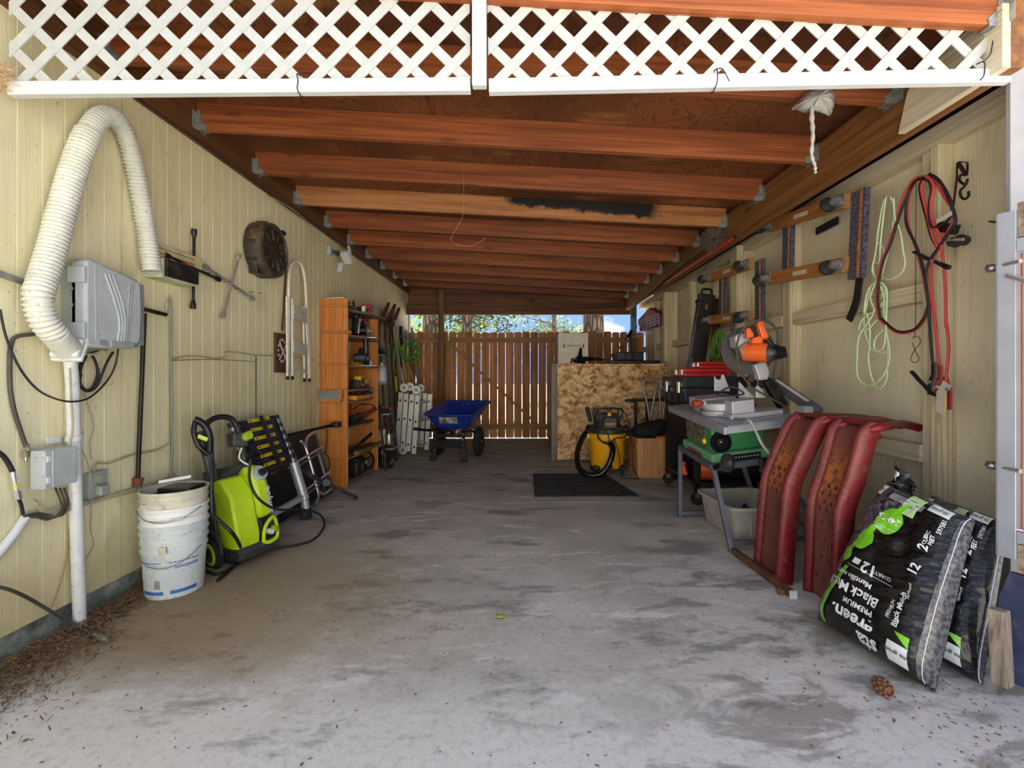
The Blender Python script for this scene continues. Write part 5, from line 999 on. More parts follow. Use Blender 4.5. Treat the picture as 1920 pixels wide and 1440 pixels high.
# ---------------------------------------------------------------- wooden crate and bag
M_CRATE = wood('new_pine_ply', (214, 160, 112), (190, 134, 88), 2, 1.0, .65, .05, .6, (112, 62, 34), b=.1)
cr = thing('wooden_crate', 'small pine plywood crate between the vacuum and the saw', 'crate', (1.43, 5.13, 0))
B().bx(1.255, 1.60, 4.97, 4.985, .0, .42).go('front_board', M_CRATE, cr, world=True); B().bx(1.24, 1.255, 4.97, 5.35, .0, .42).go('side_board', M_CRATE, cr, world=True); B().bx(1.60, 1.615, 4.97, 5.35, 0, .42).go('side_board', M_CRATE, cr, world=True); B().bx(1.24, 1.615, 5.335, 5.35, 0, .42).go('back_board', M_CRATE, cr, world=True); B().bx(1.256, 1.599, 4.986, 5.334, .39, .41).go('lid_board', M_CRATE, cr, world=True)
B().bx(1.226, 1.24, 4.985, 5.34, .30, .36).go('handle_slat', M_OAKH, cr, world=True)
M_CLOTH = mat('black_cloth', (24, 23, 25), .85, v=.2, s=14, b=.4)
t = thing('black_bag', 'slumped black cloth bag lying on top of the wooden crate', 'bag', (1.42, 5.12, .42))
def bagf(u, v_):
    a = 2*math.pi*u; th = math.pi*v_; x = .21*math.cos(a)*math.sin(th)**.7; y = .14*math.sin(a)*math.sin(th)**.7; z = .075-.075*math.cos(th)+.045*math.cos(a)*math.sin(th)
    nz = mnoise.noise(V((x*9, y*9, z*9)))*.03; return V((x*(1+nz), y*(1+nz), max(0.001, z+nz*.8+(.02 if z > .05 else 0))))
B().grid(bagf, 36, 18).go('bag', M_CLOTH, t, smooth=80); B().tube(spl([(-.21, -.03, .07), (-.24, -.06, .06), (-.25, -.05, .02)], 4), .02, 8).go('gathered_neck', M_CLOTH, t, smooth=60)
B().bx(.02, .2, -.145, -.13, .0, .02).go('orange_hem', mat('orange_plastic', (232, 96, 34)), t)
# ---------------------------------------------------------------- hand truck frame and black stand in front of the bin
ht = thing('silver_tube_frame', 'silver bent-tube trolley frame leaning in front of the bin', 'trolley', P(1230, 880, 5.45)*1)
ht.location.z = 0
M_SILV = mat('silver_grey_tube', (150, 154, 160), .35, .6, v=.1, dirt=(90, 86, 84), amt=.25)
def hoop(pts, r=.013): B().tube(spl([P(*p) for p in pts], 6), r, 10).go('tube', M_SILV, ht, world=True, smooth=50)
hoop([(1219, 792, 5.5), (1214, 760, 5.5), (1207, 728, 5.5), (1207, 716, 5.5), (1212, 711, 5.5), (1228, 711, 5.45), (1246, 712, 5.4), (1256, 718, 5.35), (1261, 736, 5.3), (1265, 760, 5.25)], .015)
hoop([(1219, 792, 5.5), (1222, 770, 5.52), (1228, 740, 5.52), (1232, 720, 5.5)]); hoop([(1240, 790, 5.45), (1238, 760, 5.45), (1237, 735, 5.45), (1240, 718, 5.45)]); hoop([(1241, 790, 5.45), (1247, 755, 5.45), (1252, 735, 5.42), (1256, 718, 5.4)])
for x in (1219, 1240): A = P(x, 790, 5.48); B().tube([A, V((A.x, A.y, .08))], .013, 10).go('lower_tube', M_SILV, ht, world=True, smooth=50)
B().bx(1.46, 1.72, 5.40, 5.55, 0, .09).go('toe_plate', M_BLKM, ht, world=True)
bs = thing('black_stand', 'black steel stand with a crossbar behind the silver tube frame', 'stand', (1.45, 5.7, 0))
B().beam(P(1172, 751, 5.75), P(1252, 749, 5.75), .03, .035).go('crossbar', M_BLKM, bs, world=True)
for x in (1192, 1213): A = P(x, 751, 5.75); B().beam(A, V((A.x, A.y, 0)), .03, .03).go('upright', M_BLKM, bs, world=True)
# ---------------------------------------------------------------- wire basket on the wall with red and blue things
M_WIRE = mat('white_coated_wire', (206, 198, 190), .5)
wbk = thing('wire_basket', 'white wire basket hung on the wall above the bin', 'basket', P(1208, 632, 6.3))
c = [W(1184, 632, 1.84), W(1236, 612, 1.84), W(1236, 588, 1.84), W(1192, 605, 1.84)]
for i in range(8):
    u = i/7; B().tube([c[0].lerp(c[1], u), c[3].lerp(c[2], u)], .004, 5).go('wire', M_WIRE, wbk, world=True)
for j in range(5):
    v_ = j/4; B().tube([c[0].lerp(c[3], v_), c[1].lerp(c[2], v_)], .004, 5).go('wire', M_WIRE, wbk, world=True)
for i in range(6):
    u = i/5; p = c[0].lerp(c[1], u); B().tube([p, p+V((.18, 0, .0))], .004, 5).go('wire', M_WIRE, wbk, world=True)
t = thing('red_container', 'dark red container standing in the wire basket', 'container', W(1216, 615, 1.93))
A = [W(1200, 622, 1.95), W(1236, 608, 1.95), W(1237, 590, 1.95), W(1217, 577, 1.95), W(1196, 600, 1.95)]; q = B(); n = len(A); w = V((.10, 0, 0)); q.add(A+[p+w for p in A], [tuple(range(n)), tuple(range(2*n-1, n-1, -1))]+[(i, n+i, n+(i+1) % n, (i+1) % n) for i in range(n)]); q.go('body', mat('dark_red_plastic', (150, 24, 34), .5), t, world=True, bevel=.006)
t = thing('blue_bottle', 'light blue spray bottle at the end of the wire basket', 'bottle', W(1188, 622, 1.86)); zb2 = W(1188, 624, 1.86).z-t.location.z
B().lathe([(0, -.02), (.05, -.02), (.052, -.01), (.052, .16), (.025, .21), (.02, .24), (0, .24)], (0, 0, 0), (0, 0, 1), 18).go('body', mat('light_blue_plastic', (92, 160, 210), .35), t, smooth=40); B().cyl((0, 0, .235), (0, 0, .27), .03, .025).go('cap', mat('deep_blue_cap', (40, 100, 190), .4), t, smooth=40)
t = thing('black_clip', 'small black clip hanging below the wire basket', 'clip', W(1180, 630, 1.80)); B().beam(W(1176, 634, 1.80), W(1184, 620, 1.80), .05, .03).go('jaw', M_BLACK, t, world=True, bevel=.006); B().beam(W(1174, 636, 1.80), W(1181, 632, 1.80), .06, .03).go('grip', M_BLACK, t, world=True, bevel=.006)
# ================================================================ table saw, mitre saw and the cart behind them
M_SAWTOP = mat('dusty_cast_table', (168, 170, 182), .45, .3, v=.08, s=7, dirt=(150, 138, 116), amt=.3, ds=9)
M_SAWGRN = mat('saw_green', (64, 150, 92), .5, v=.08, s=8, dirt=(120, 116, 84), amt=.18, ds=10)
M_SAWGRN2 = mat('pale_saw_green', (112, 176, 136), .5, v=.08, s=8, dirt=(130, 122, 90), amt=.25, ds=12)
M_STAND = mat('grey_stand_steel', (104, 108, 122), .5, .3, v=.12, dirt=(70, 64, 60), amt=.3)
M_CAST = mat('cast_aluminium_grey', (188, 188, 194), .45, .25, v=.06, dirt=(130, 120, 104), amt=.2, ds=10)
N0, A0_, C0 = V((1.23, 2.80, .790)), V((1.215, 3.78, .850)), V((1.75, 2.87, .838))
tn = (C0-N0).cross(A0_-N0).normalized()
def T(a, b_, h=0.0): return N0+(C0-N0)*a+(A0_-N0)*b_+tn*h
def tbox(a0, a1, b0, b1, h0, h1):
    q = B(); vs = [T(a, b_, h) for h in (h0, h1) for a, b_ in ((a0, b0), (a1, b0), (a1, b1), (a0, b1))]
    return q.add(vs, [(3, 2, 1, 0), (4, 5, 6, 7), (0, 1, 5, 4), (1, 2, 6, 5), (2, 3, 7, 6), (3, 0, 4, 7)])
ts = thing('table_saw', 'green table saw with a grey top on a steel leg stand', 'table saw', (1.5, 3.25, 0))
tbox(0.03, 1.0, .14, .86, -.035, 0).go('table_top', M_SAWTOP, ts, world=True, bevel=.004)
tbox(0.03, 1.0, .0, .135, -.035, 0).go('extension_wing', M_SAWTOP, ts, world=True, bevel=.004); tbox(0.03, 1.0, .865, 1.0, -.035, 0).go('extension_wing', M_SAWTOP, ts, world=True, bevel=.004)
tbox(-.03, .025, -.01, 1.02, -.05, -.004).go('front_rail', M_SAWTOP, ts, world=True, bevel=.003)
tbox(.0, .96, -.012, -.004, -.045, -.006).go('edge_lip', M_SAWTOP, ts, world=True)
tbox(.07, .80, .30, .76, -.235, -.036).go('body', M_SAWGRN, ts, world=True, bevel=.012)
tbox(.015, .86, .25, .80, -.30, -.235).go('base_flange', M_SAWGRN2, ts, world=True, bevel=.015)
tbox(.05, .068, .40, .74, -.215, -.06).go('dusty_motor_opening', mat('sawdust_grey', (110, 100, 86), .95, v=.4, s=30, b=.8), ts, world=True)
c = T(.17, .295, -.165); d = (T(0, 0)-T(0, 1)).normalized()
o = B().lathe([(.05, 0), (.068, .004), (.072, .018), (.068, .03), (.052, .03), (.048, .02), (.02, .018), (.018, .04), (0, .045)], c, d, 28).go('hand_wheel', M_GLOSS, ts, world=True, smooth=40)
B().cyl(c+d*.018, c+d*.024, .024, n=20).go('wheel_face', M_RUSTB, o, world=True, smooth=40)
c = T(.50, .298, -.10); B().cyl(c, c+d*.01, .022, n=12).go('knock_out', M_RUSTB, ts, world=True)
c = T(.015, .36, -.165); B().ball(c, (.014, .02, .02)).go('yellow_knob', M_YEL, ts, world=True, smooth=60)
tbox(.25, .68, .246, .249, -.292, -.25).go('control_strip', M_BLACK, ts, world=True)
q = B()
for k in range(9): a = .28+.043*k; q.add([T(a, .2445, -.275), T(a+.022, .2445, -.275), T(a+.022, .2445, -.266), T(a, .2445, -.266)], [(0, 1, 2, 3)])
q.go('control_marks', M_WHITE, ts, world=True, kind='stuff')
tbox(.010, .014, .42, .66, -.288, -.262).go('warning_strip', M_REDW, ts, world=True)
S1, S2, S3, S4 = T(.0, .22, -.31), T(0, .84, -.31), T(.88, .84, -.31), T(.88, .22, -.31)
for a, b_ in ((S1, S2), (S2, S3), (S3, S4), (S4, S1)): B().beam(a, b_, .03, .04).go('stand_rail', M_STAND, ts, world=True, bevel=.003)
F1, F2, F3, F4 = G(1372, 1036), G(1275, 970), V((1.86, 3.62, 0)), V((1.92, 2.92, 0))
for a, b_ in ((S1, F1), (S2, F2), (S3, F3), (S4, F4)): B().beam(a, b_, .034, .028).go('leg', M_STAND, ts, world=True, bevel=.003)
B().beam(F2+V((.0, 0, .035)), F3+V((0, 0, .035)), .03, .03).go('foot_bar', M_STAND, ts, world=True); B().beam(F1.lerp(S1, .10), F4.lerp(S4, .13), .03, .028).go('foot_bar', M_STAND, ts, world=True)
c = P(1364, 868, 2.86); dd2 = V((.55, -.83, .05)).normalized()
o = B().lathe([(.02, -.012), (.045, -.016), (.058, -.012), (.058, .012), (.045, .016), (.02, .012)], c, dd2, 24).go('transport_wheel', M_RUBBER, ts, world=True, smooth=40); B().cyl(c-dd2*.018, c+dd2*.02, .02).go('wheel_hub', M_STEEL, o, world=True, smooth=40)
B().beam(S1+V((0, -.02, 0)), c, .02, .03).go('wheel_bracket', M_BLKM, ts, world=True)
B().box(P(1432, 872, 2.80), (.05, .03, .09)).go('switch_box', M_BLACK, ts, world=True, bevel=.006)
rc = thing('saw_cord', 'grey power cord draped over the front corner of the saw table', 'cord', P(1400, 800, 2.8))
B().tube(spl([T(.18, .30, .012), T(.28, .12, .012), P(1403, 787, 2.72), P(1415, 805, 2.70), P(1428, 832, 2.70), P(1440, 848, 2.70), P(1446, 856, 2.72)], 7), .008, 8).go('cord', M_GREYD, rc, world=True, smooth=60)
fr = thing('rip_fence', 'long grey rip fence with a cream scale lying at a slant on the saw table', 'fence', T(.9, .3))
a, b_ = P(1452, 716, 3.35), P(1528, 768, 2.95); B().beam(a, b_, .07, .05).go('bar', M_STAND, fr, world=True, bevel=.004); B().beam(a.lerp(b_, .08)+V((-.01, -.01, .028)), a.lerp(b_, .85)+V((-.01, -.01, .028)), .025, .006).go('scale_strip', M_CREAM, fr, world=True)
B().box(P(1510, 768, 2.93), (.06, .07, .045)).go('clamp_bracket', M_CAST, fr, world=True, bevel=.004); B().ball(P(1527, 768, 2.95), (.05, .045, .03)).go('end_cap', M_STAND, fr, world=True, smooth=60)
# ---------------------------------------------------------------- mitre saw
M_ORG = mat('saw_orange', (236, 104, 42), .42, v=.05, s=8, dirt=(150, 110, 80), amt=.12)
ms = thing('mitre_saw', 'orange and grey mitre saw with a large blade raised on the saw table', 'mitre saw', T(.4, .35, .0))
hh = .0
tbox(.22, .92, .16, .30, .001, .03).go('foot', M_CAST, ms, world=True, bevel=.005)
tbox(.26, .56, .18, .30, .03, .115).go('right_base', M_CAST, ms, world=True, bevel=.006); tbox(.10, .62, .50, .72, .03, .10).go('left_base', M_CAST, ms, world=True, bevel=.006); tbox(.12, .80, .56, .66, .001, .03).go('foot', M_CAST, ms, world=True, bevel=.005)
c = T(.30, .40, .0); B().lathe([(0, .004), (.125, .004), (.13, .02), (.13, .035), (.122, .042), (.122, .085), (.115, .09), (0, .09)], c, tn, 36).go('turntable', M_CAST, ms, world=True, smooth=35)
q = B()
for k in range(18):
    a = math.pi*(.65+.7*k/17)+.4; q.box(c+V((.131*math.cos(a), .131*math.sin(a), .027)), (.004, .004, .012))
q.go('angle_scale', M_BLACK, ms, world=True, kind='stuff')
B().tube([c+V((-.10, -.02, .045)), P(1318, 756, 3.12)], .02, 10).go('table_arm', M_CAST, ms, world=True, smooth=50); B().lathe([(.012, 0), (.02, .01), (.026, .05), (.02, .075), (.0, .08)], P(1318, 756, 3.12), (P(1295, 757, 3.1)-P(1318, 756, 3.12)), 14).go('lock_handle', M_REDW, ms, world=True, smooth=40)
def slab(name, pts, d, th, m, par, bev=.004):
    q = B(); n = len(pts); A = [P(x, y, d) for x, y in pts]; w = V((0, th, 0)); q.add(A+[p+w for p in A], [tuple(range(n)), tuple(range(2*n-1, n-1, -1))]+[(i, n+i, n+(i+1) % n, (i+1) % n) for i in range(n)]); return q.go(name, m, par, world=True, bevel=bev)
slab('fence_plate', [(1340, 733), (1340, 704), (1344, 711), (1352, 712), (1354, 702), (1358, 703), (1370, 734)], 3.36, .02, M_CAST, ms)
slab('fence_plate', [(1386, 746), (1386, 716), (1389, 718), (1402, 733), (1420, 746)], 3.16, .02, M_CAST, ms); slab('fence_plate', [(1418, 746), (1418, 726), (1421, 722), (1431, 732), (1436, 746)], 3.08, .02, M_CAST, ms)
bc_ = P(1402, 657, 3.22); bn = V((-.30, -.95, .05)).normalized()
x_, y_, _ = frame(bn); q = B(); ring_ = []
for k in range(120):
    a = 2*math.pi*k/120; r = .168 if k % 3 else .160; ring_.append(bc_+x_*r*math.cos(a)+y_*r*math.sin(a))
w = -bn*.003; q.add(ring_+[p+w for p in ring_], [tuple(range(120)), tuple(range(239, 119, -1))]+[(i, 120+i, 120+(i+1) % 120, (i+1) % 120) for i in range(120)]); bl = q.go('blade', mat('polished_blade', (226, 222, 214), .35, .2, v=.08), ms, world=True)
B().lathe([(.148, 0), (.170, .0), (.170, .001), (.148, .001)], bc_+bn*.001, bn, 60).go('dark_rim', M_BLKM, bl, world=True)
slab('upper_guard', [(1381, 650), (1378, 632), (1386, 625), (1400, 625), (1408, 636), (1408, 648), (1392, 655)], 3.13, .10, M_CAST, ms, .008)
slab('gear_housing', [(1386, 652), (1398, 642), (1420, 640), (1430, 650), (1420, 668), (1402, 674), (1392, 668)], 3.10, .09, mat('gear_grey', (132, 126, 116), .5, .2), ms, .008)
mo = V((.25, -.96, .02)).normalized(); mc = P(1416, 662, 3.10)
B().cyl(mc+V((-.05, .05, .01)), mc+V((.06, -.06, .0)), .062, .066, 24).go('motor', M_ORG, ms, world=True, smooth=40, bevel=.006)
B().cyl(mc+V((.055, -.055, 0)), mc+V((.10, -.09, .004)), .063, .05, 24).go('motor_end', M_DGREY, ms, world=True, smooth=40)
for k in range(9): B().box(mc+V((.045+.010*k, -.115-.004*k+.012*abs(k-4)*.3, .0)), (.004, .03, .09-.006*abs(k-4)), Matrix.Rotation(-.25, 3, 'Y')).go('vent_fin', M_BLACK, ms, world=True)
slab('handle_stem', [(1400, 616), (1406, 613), (1414, 626), (1414, 632), (1402, 634)], 3.05, .05, M_ORG, ms, .006)
slab('handle', [(1421, 607), (1424, 601), (1431, 600), (1434, 604), (1434, 612), (1443, 632), (1440, 637), (1430, 634)], 3.02, .045, M_ORG, ms, .008)
slab('handle_base', [(1410, 644), (1412, 634), (1424, 630), (1432, 634), (1430, 644)], 3.03, .05, M_ORG, ms, .006)
B().tube(spl([P(1437, 636, 3.02), P(1446, 646, 3.02), P(1450, 656, 3.03), P(1448, 664, 3.05)], 5), .017, 10).go('black_grip', M_BLACK, ms, world=True, smooth=50)
B().tube(spl([P(1406, 622, 3.07), P(1412, 612, 3.07), P(1420, 614, 3.06)], 5), .010, 8).go('trigger_guard', M_BLACK, ms, world=True, smooth=50)
slab('arm', [(1414, 684), (1428, 678), (1438, 680), (1444, 700), (1440, 712), (1424, 713), (1420, 700)], 3.16, .07, M_CAST, ms, .008)
B().box(P(1428, 718, 3.25), (.12, .10, .07)).go('pivot', M_BLKM, ms, world=True, bevel=.015); B().beam(P(1436, 712, 3.2), P(1468, 762, 3.2), .07, .06).go('rear_slide', M_BLKM, ms, world=True, bevel=.01); slab('lower_guard', [(1405, 706), (1420, 690), (1428, 700), (1416, 716), (1402, 716)], 3.24, .03, M_RUSTB, ms)
B().tube(spl([P(1382, 668, 3.02), P(1382, 645, 3.0), P(1390, 622, 2.98), P(1405, 606, 2.96), P(1425, 600, 2.96), P(1445, 606, 2.98), P(1457, 622, 3.0), P(1458, 650, 3.02), P(1456, 675, 3.05), P(1450, 700, 3.08), P(1452, 712, 3.1)], 8), .007, 8).go('cord_loop', M_CABLE, ms, world=True, smooth=60)
B().tube(spl([P(1382, 660, 3.02), P(1384, 685, 3.0), P(1394, 707, 3.0), P(1410, 726, 3.02), P(1430, 738, 3.04), P(1460, 755, 3.05), P(1475, 764, 3.05)], 8), .0065, 8).go('power_cord', M_CABLE, ms, world=True, smooth=60)
B().tube(spl([P(1344, 742, 3.2), P(1358, 730, 3.15), P(1375, 726, 3.12), P(1395, 738, 3.1), P(1372, 742, 3.1), P(1350, 742, 3.1)], 6), .006, 8).go('cord_coil', M_CABLEB, ms, world=True, smooth=60)
# ---------------------------------------------------------------- black tool cart with cases
M_NAVY = mat('dark_navy_case', (38, 42, 54), .5, v=.15, s=14, dirt=(90, 92, 100), amt=.25, ds=24)
ct = thing('tool_cart', 'black steel tool cart on casters behind the table saw', 'cart', (1.75, 4.3, 0))
cx0, cx1, cy0, cy1 = 1.46, 1.98, 3.90, 4.72
for x in (cx0, cx1-.04):
    for y in (cy0, cy1-.04):
        B().bx(x, x+.04, y, y+.04, .10, .84).go('post', M_BLKM, ct, world=True)
        B().cyl((x+.02, y+.005, .05), (x+.02, y+.035, .05), .05, n=18).go('caster', M_RUBBER, ct, world=True, smooth=40); B().box((x+.02, y+.02, .085), (.04, .05, .04)).go('caster_fork', M_STEEL, ct, world=True)
for z in (.16, .55, .825): B().bx(cx0, cx1, cy0, cy1, z, z+.03).go('shelf', M_NAVY if z < .8 else M_BLKM, ct, world=True, bevel=.004)
B().bx(cx0+.02, cx1, cy1-.02, cy1, .2, .82).go('back_panel', M_BLKM, ct, world=True); B().bx(cx0-.012, cx0, cy0+.05, cy1-.05, .58, .82).go('side_panel', M_BLKM, ct, world=True)
tc = thing('latched_tool_case', 'large dark blue-black tool case with silver latches on the cart', 'tool case', (1.70, 4.3, .99))
B().bx(1.40, 1.95, 4.0, 4.62, .99, 1.085).go('lid', M_NAVY, tc, world=True, bevel=.008); B().bx(1.41, 1.94, 4.01, 4.61, .86, .988).go('tub', M_NAVY, tc, world=True, bevel=.008)
for y in (4.12, 4.46): B().bx(1.385, 1.40, y-.03, y+.03, .94, 1.04).go('latch', M_CHROME, tc, world=True, bevel=.004)
for y in (4.05, 4.2, 4.38, 4.53): B().bx(1.385, 1.40, y-.02, y+.02, .86, .93).go('rib', M_NAVY, tc, world=True)
def redcase(label, x0, x1, y0, y1, z0, h):
    t = thing('red_socket_case', label, 'tool case', ((x0+x1)/2, (y0+y1)/2, z0), group='red cases on the tool cart')
    B().bx(x0, x1, y0, y1, z0, z0+h*.48).go('tray', M_RED, t, world=True, bevel=.006); B().bx(x0, x1, y0, y1, z0+h*.52, z0+h).go('lid', M_RED, t, world=True, bevel=.006)
    for k in (.25, .75): yy = y0+(y1-y0)*k; B().bx(x0-.01, x0, yy-.03, yy+.03, z0+h*.2, z0+h*.85).go('latch', M_CHROME, t, world=True, bevel=.003)
    B().bx(x0+.02, x1-.02, y0+.02, y1-.02, z0+h*.44, z0+h*.56).go('seam_band', M_BLACK, t, world=True)
redcase('wide red socket case lying on the dark tool case', 1.42, 1.82, 4.04, 4.34, 1.086, .07); redcase('smaller red socket case lying on top of the wide red one', 1.56, 1.81, 4.06, 4.26, 1.158, .06)
t = thing('orange_tank', 'black tank with an orange collar lying on the low shelf of the cart', 'tank', (1.72, 4.05, .19)); 
B().lathe([(0, 0), (.07, .01), (.10, .05), (.10, .50), (.07, .55), (0, .56)], (-.22, -.02, .11), (1, -.25, 0), 24).go('body', M_GLOSS, t, smooth=40); B().lathe([(.103, .04), (.106, .05), (.106, .15), (.103, .16)], (-.22, -.02, .11), (1, -.25, 0), 24).go('orange_collar', mat('deep_orange_plastic', (206, 84, 30), .45), t, smooth=40)
t = thing('orange_trigger_tool', 'orange ribbed hand tool hanging off the front edge of the cart', 'tool', (1.42, 4.02, .24)); B().tube(spl([(0, 0, 0), (-.02, .0, .05), (-.01, .02, .10)], 4), .022, 10).go('grip', mat('orange_plastic', (232, 96, 34)), t, smooth=50)
for k in range(5): B().bx(-.045, -.03, -.02, .02, .005+.02*k, .013+.02*k).go('rib', mat('orange_plastic', (232, 96, 34)), t)
# tall dark board leaning on the wall, green cord, strap
ld = thing('leaning_case', 'tall narrow black case with a worn handle leaning on the wall', 'case', (1.95, 5.0, 0))
a, b_ = V((1.66, 4.90, 0.0)), P(1325, 552, 4.92)
B().beam(a, b_, .17, .07, (0, 1, 0)).go('case', mat('scuffed_black_case', (36, 32, 32), .45, v=.25, s=6, dirt=(92, 84, 80), amt=.35, ds=9), ld, world=True, bevel=.012)
B().beam(a.lerp(b_, .5)+V((-.09, -.03, 0)), b_+V((-.09, -.03, -.22)), .012, .05).go('steel_edge', M_STAND, ld, world=True)
u = (b_-a).normalized(); B().beam(b_-u*.10, b_-u*.07, .185, .085, (0, 1, 0)).go('strap_band', M_RUBBER, ld, world=True); B().tube(spl([b_+V((-.05, 0, 0)), b_+V((-.045, 0, .05)), b_+V((.045, 0, .05)), b_+V((.05, 0, 0))], 5), .012, 8).go('handle', M_BLKM, ld, world=True, smooth=50); B().box(b_-u*.14+V((0, -.045, 0)), (.02, .02, .05)).go('buckle', M_BRASS, ld, world=True)
t = thing('brown_board', 'narrow brown board leaning beside the leaning black case', 'board', (2.0, 4.7, 0)); B().beam(V((1.90, 4.80, 0)), P(1345, 560, 4.86), .10, .02, (1, .3, 0)).go('board', M_DARKW, t, world=True)
gc = thing('green_extension_cord', 'green extension cord hung in a long coil behind the mitre saw', 'cord', W(1350, 680, 1.9)); rnd = random.Random(11); M_GRN2 = mat('grass_green_cord', (96, 158, 52), .5, v=.12)
for k in range(8):
    cx, cy = 1349+rnd.uniform(-4, 4), 649+rnd.uniform(-4, 4); rx, ry = rnd.uniform(6, 12), rnd.uniform(22, 31); ph = rnd.uniform(-.25, .25)
    B().tube(spl([W(cx+rx*math.cos(2*math.pi*i/10)*(1+.2*math.sin(2*math.pi*i/10))+ph*ry*math.sin(2*math.pi*i/10), cy+ry*math.sin(2*math.pi*i/10), 1.90-.05*rnd.random()) for i in range(10)], 5, True), .0065, 6, closed=True).go('loop', M_GRN2, gc, world=True, smooth=60)
t = thing('studded_strap', 'black studded strap hanging below the small dolly', 'strap', W(1373, 640, 1.90)); B().beam(W(1374, 600, 1.90), W(1372, 640, 1.90), .008, .05, (0, 1, 0)).go('strap', M_BLACK, t, world=True)
for k in range(7): B().ball(W(1373, 603+6*k, 1.893), .008, 8, 5).go('stud', M_STEEL, t, world=True)
# ---------------------------------------------------------------- grey tote under the saw
M_TOTE = mat('dusty_beige_tote', (178, 174, 166), .55, v=.06, s=8, dirt=(110, 104, 94), amt=.25, ds=12)
tt = thing('storage_tote', 'open beige-grey plastic tote on the floor under the table saw', 'tote', (1.60, 3.32, 0), (0, 0, math.radians(4)))
def trr(hw, hl, z, c): return ring(0, -hw, hw, -hl, hl, z, z, c)
secs = [trr(.19, .22, .006, .04), trr(.225, .255, .205, .05), trr(.245, .275, .205, .055), trr(.245, .275, .225, .055), trr(.228, .258, .225, .05), trr(.195, .225, .02, .04)]
q = B(); n = len(secs[0]); q.add([p for s_ in secs for p in s_], [(i*n+k, i*n+(k+1) % n, (i+1)*n+(k+1) % n, (i+1)*n+k) for i in range(len(secs)-1) for k in range(n)]+[tuple(range(n))[::-1], tuple(range((len(secs)-1)*n, len(secs)*n))]); q.go('tub', M_TOTE, tt, smooth=35)
for sx in (-1, 1): B().box((sx*.10, -.248, .11), (.006, .012, .17)).go('rib', M_TOTE, tt)
B().box((0, -.285, .19), (.16, .02, .045)).go('handle', M_TOTE, tt, bevel=.006)
t = thing('black_glove', 'small black bundle lying in the beige tote', 'bundle', (1.60, 3.30, .022)); B().grid(lambda u, v_: V((.07*math.cos(2*math.pi*u)*math.sin(math.pi*v_), .08*math.sin(2*math.pi*u)*math.sin(math.pi*v_), .07-.07*math.cos(math.pi*v_)))*(1+.25*mnoise.noise(V((u*7, v_*6, 2)))), 20, 12).go('bundle', M_CLOTH, t, smooth=60); B().box((.04, -.05, .09), (.03, .02, .04)).go('yellow_tag', M_YEL, t)
# ================================================================ steel car ramps, timber strip, mulch bags
def m_ramp():
    t = NT('rusty_red_paint'); co = t.co(); n1 = t.noise(co, 5, 6, .65); n2 = t.noise(co, 26, 5, .7); n3 = t.noise(t.co(loc=(4, 2, 1)), 2.4, 4)
    o = t.n('ShaderNodeSeparateXYZ', {0: co}); Z = o.outputs[2]
    col = t.mix(t.step(n1, .35, .65), lin((134, 24, 34)), lin((104, 20, 28)))
    col = t.mix(t.math('MULTIPLY', t.step(n2, .56, .68), .35), col, lin((170, 112, 100)))
    rust = t.math('MULTIPLY', t.step(t.math('ADD', n3, t.math('MULTIPLY', n2, .5)), .72, .90), 1.0)
    return t, col, rust, n2, Z
t, col, rust, n2, Z = m_ramp(); M_RAMP = t.fin(t.mix(t.math('MULTIPLY', rust, .35), col, lin((120, 82, 66))), t.math('ADD', .32, t.math('MULTIPLY', n2, .3)))
t, col, rust, n2, Z = m_ramp(); t.m.name = 'rusted_tread'
c2 = t.mix(.62, col, lin((112, 74, 62))); band = t.math('MULTIPLY', t.step(Z, -.02, .12), t.step(Z, .36, .2)); c2 = t.mix(t.math('MULTIPLY', t.math('MULTIPLY', t.step(n2, .40, .56), band), .95), c2, lin((178, 104, 40)))
M_TREAD = t.fin(c2, .75)
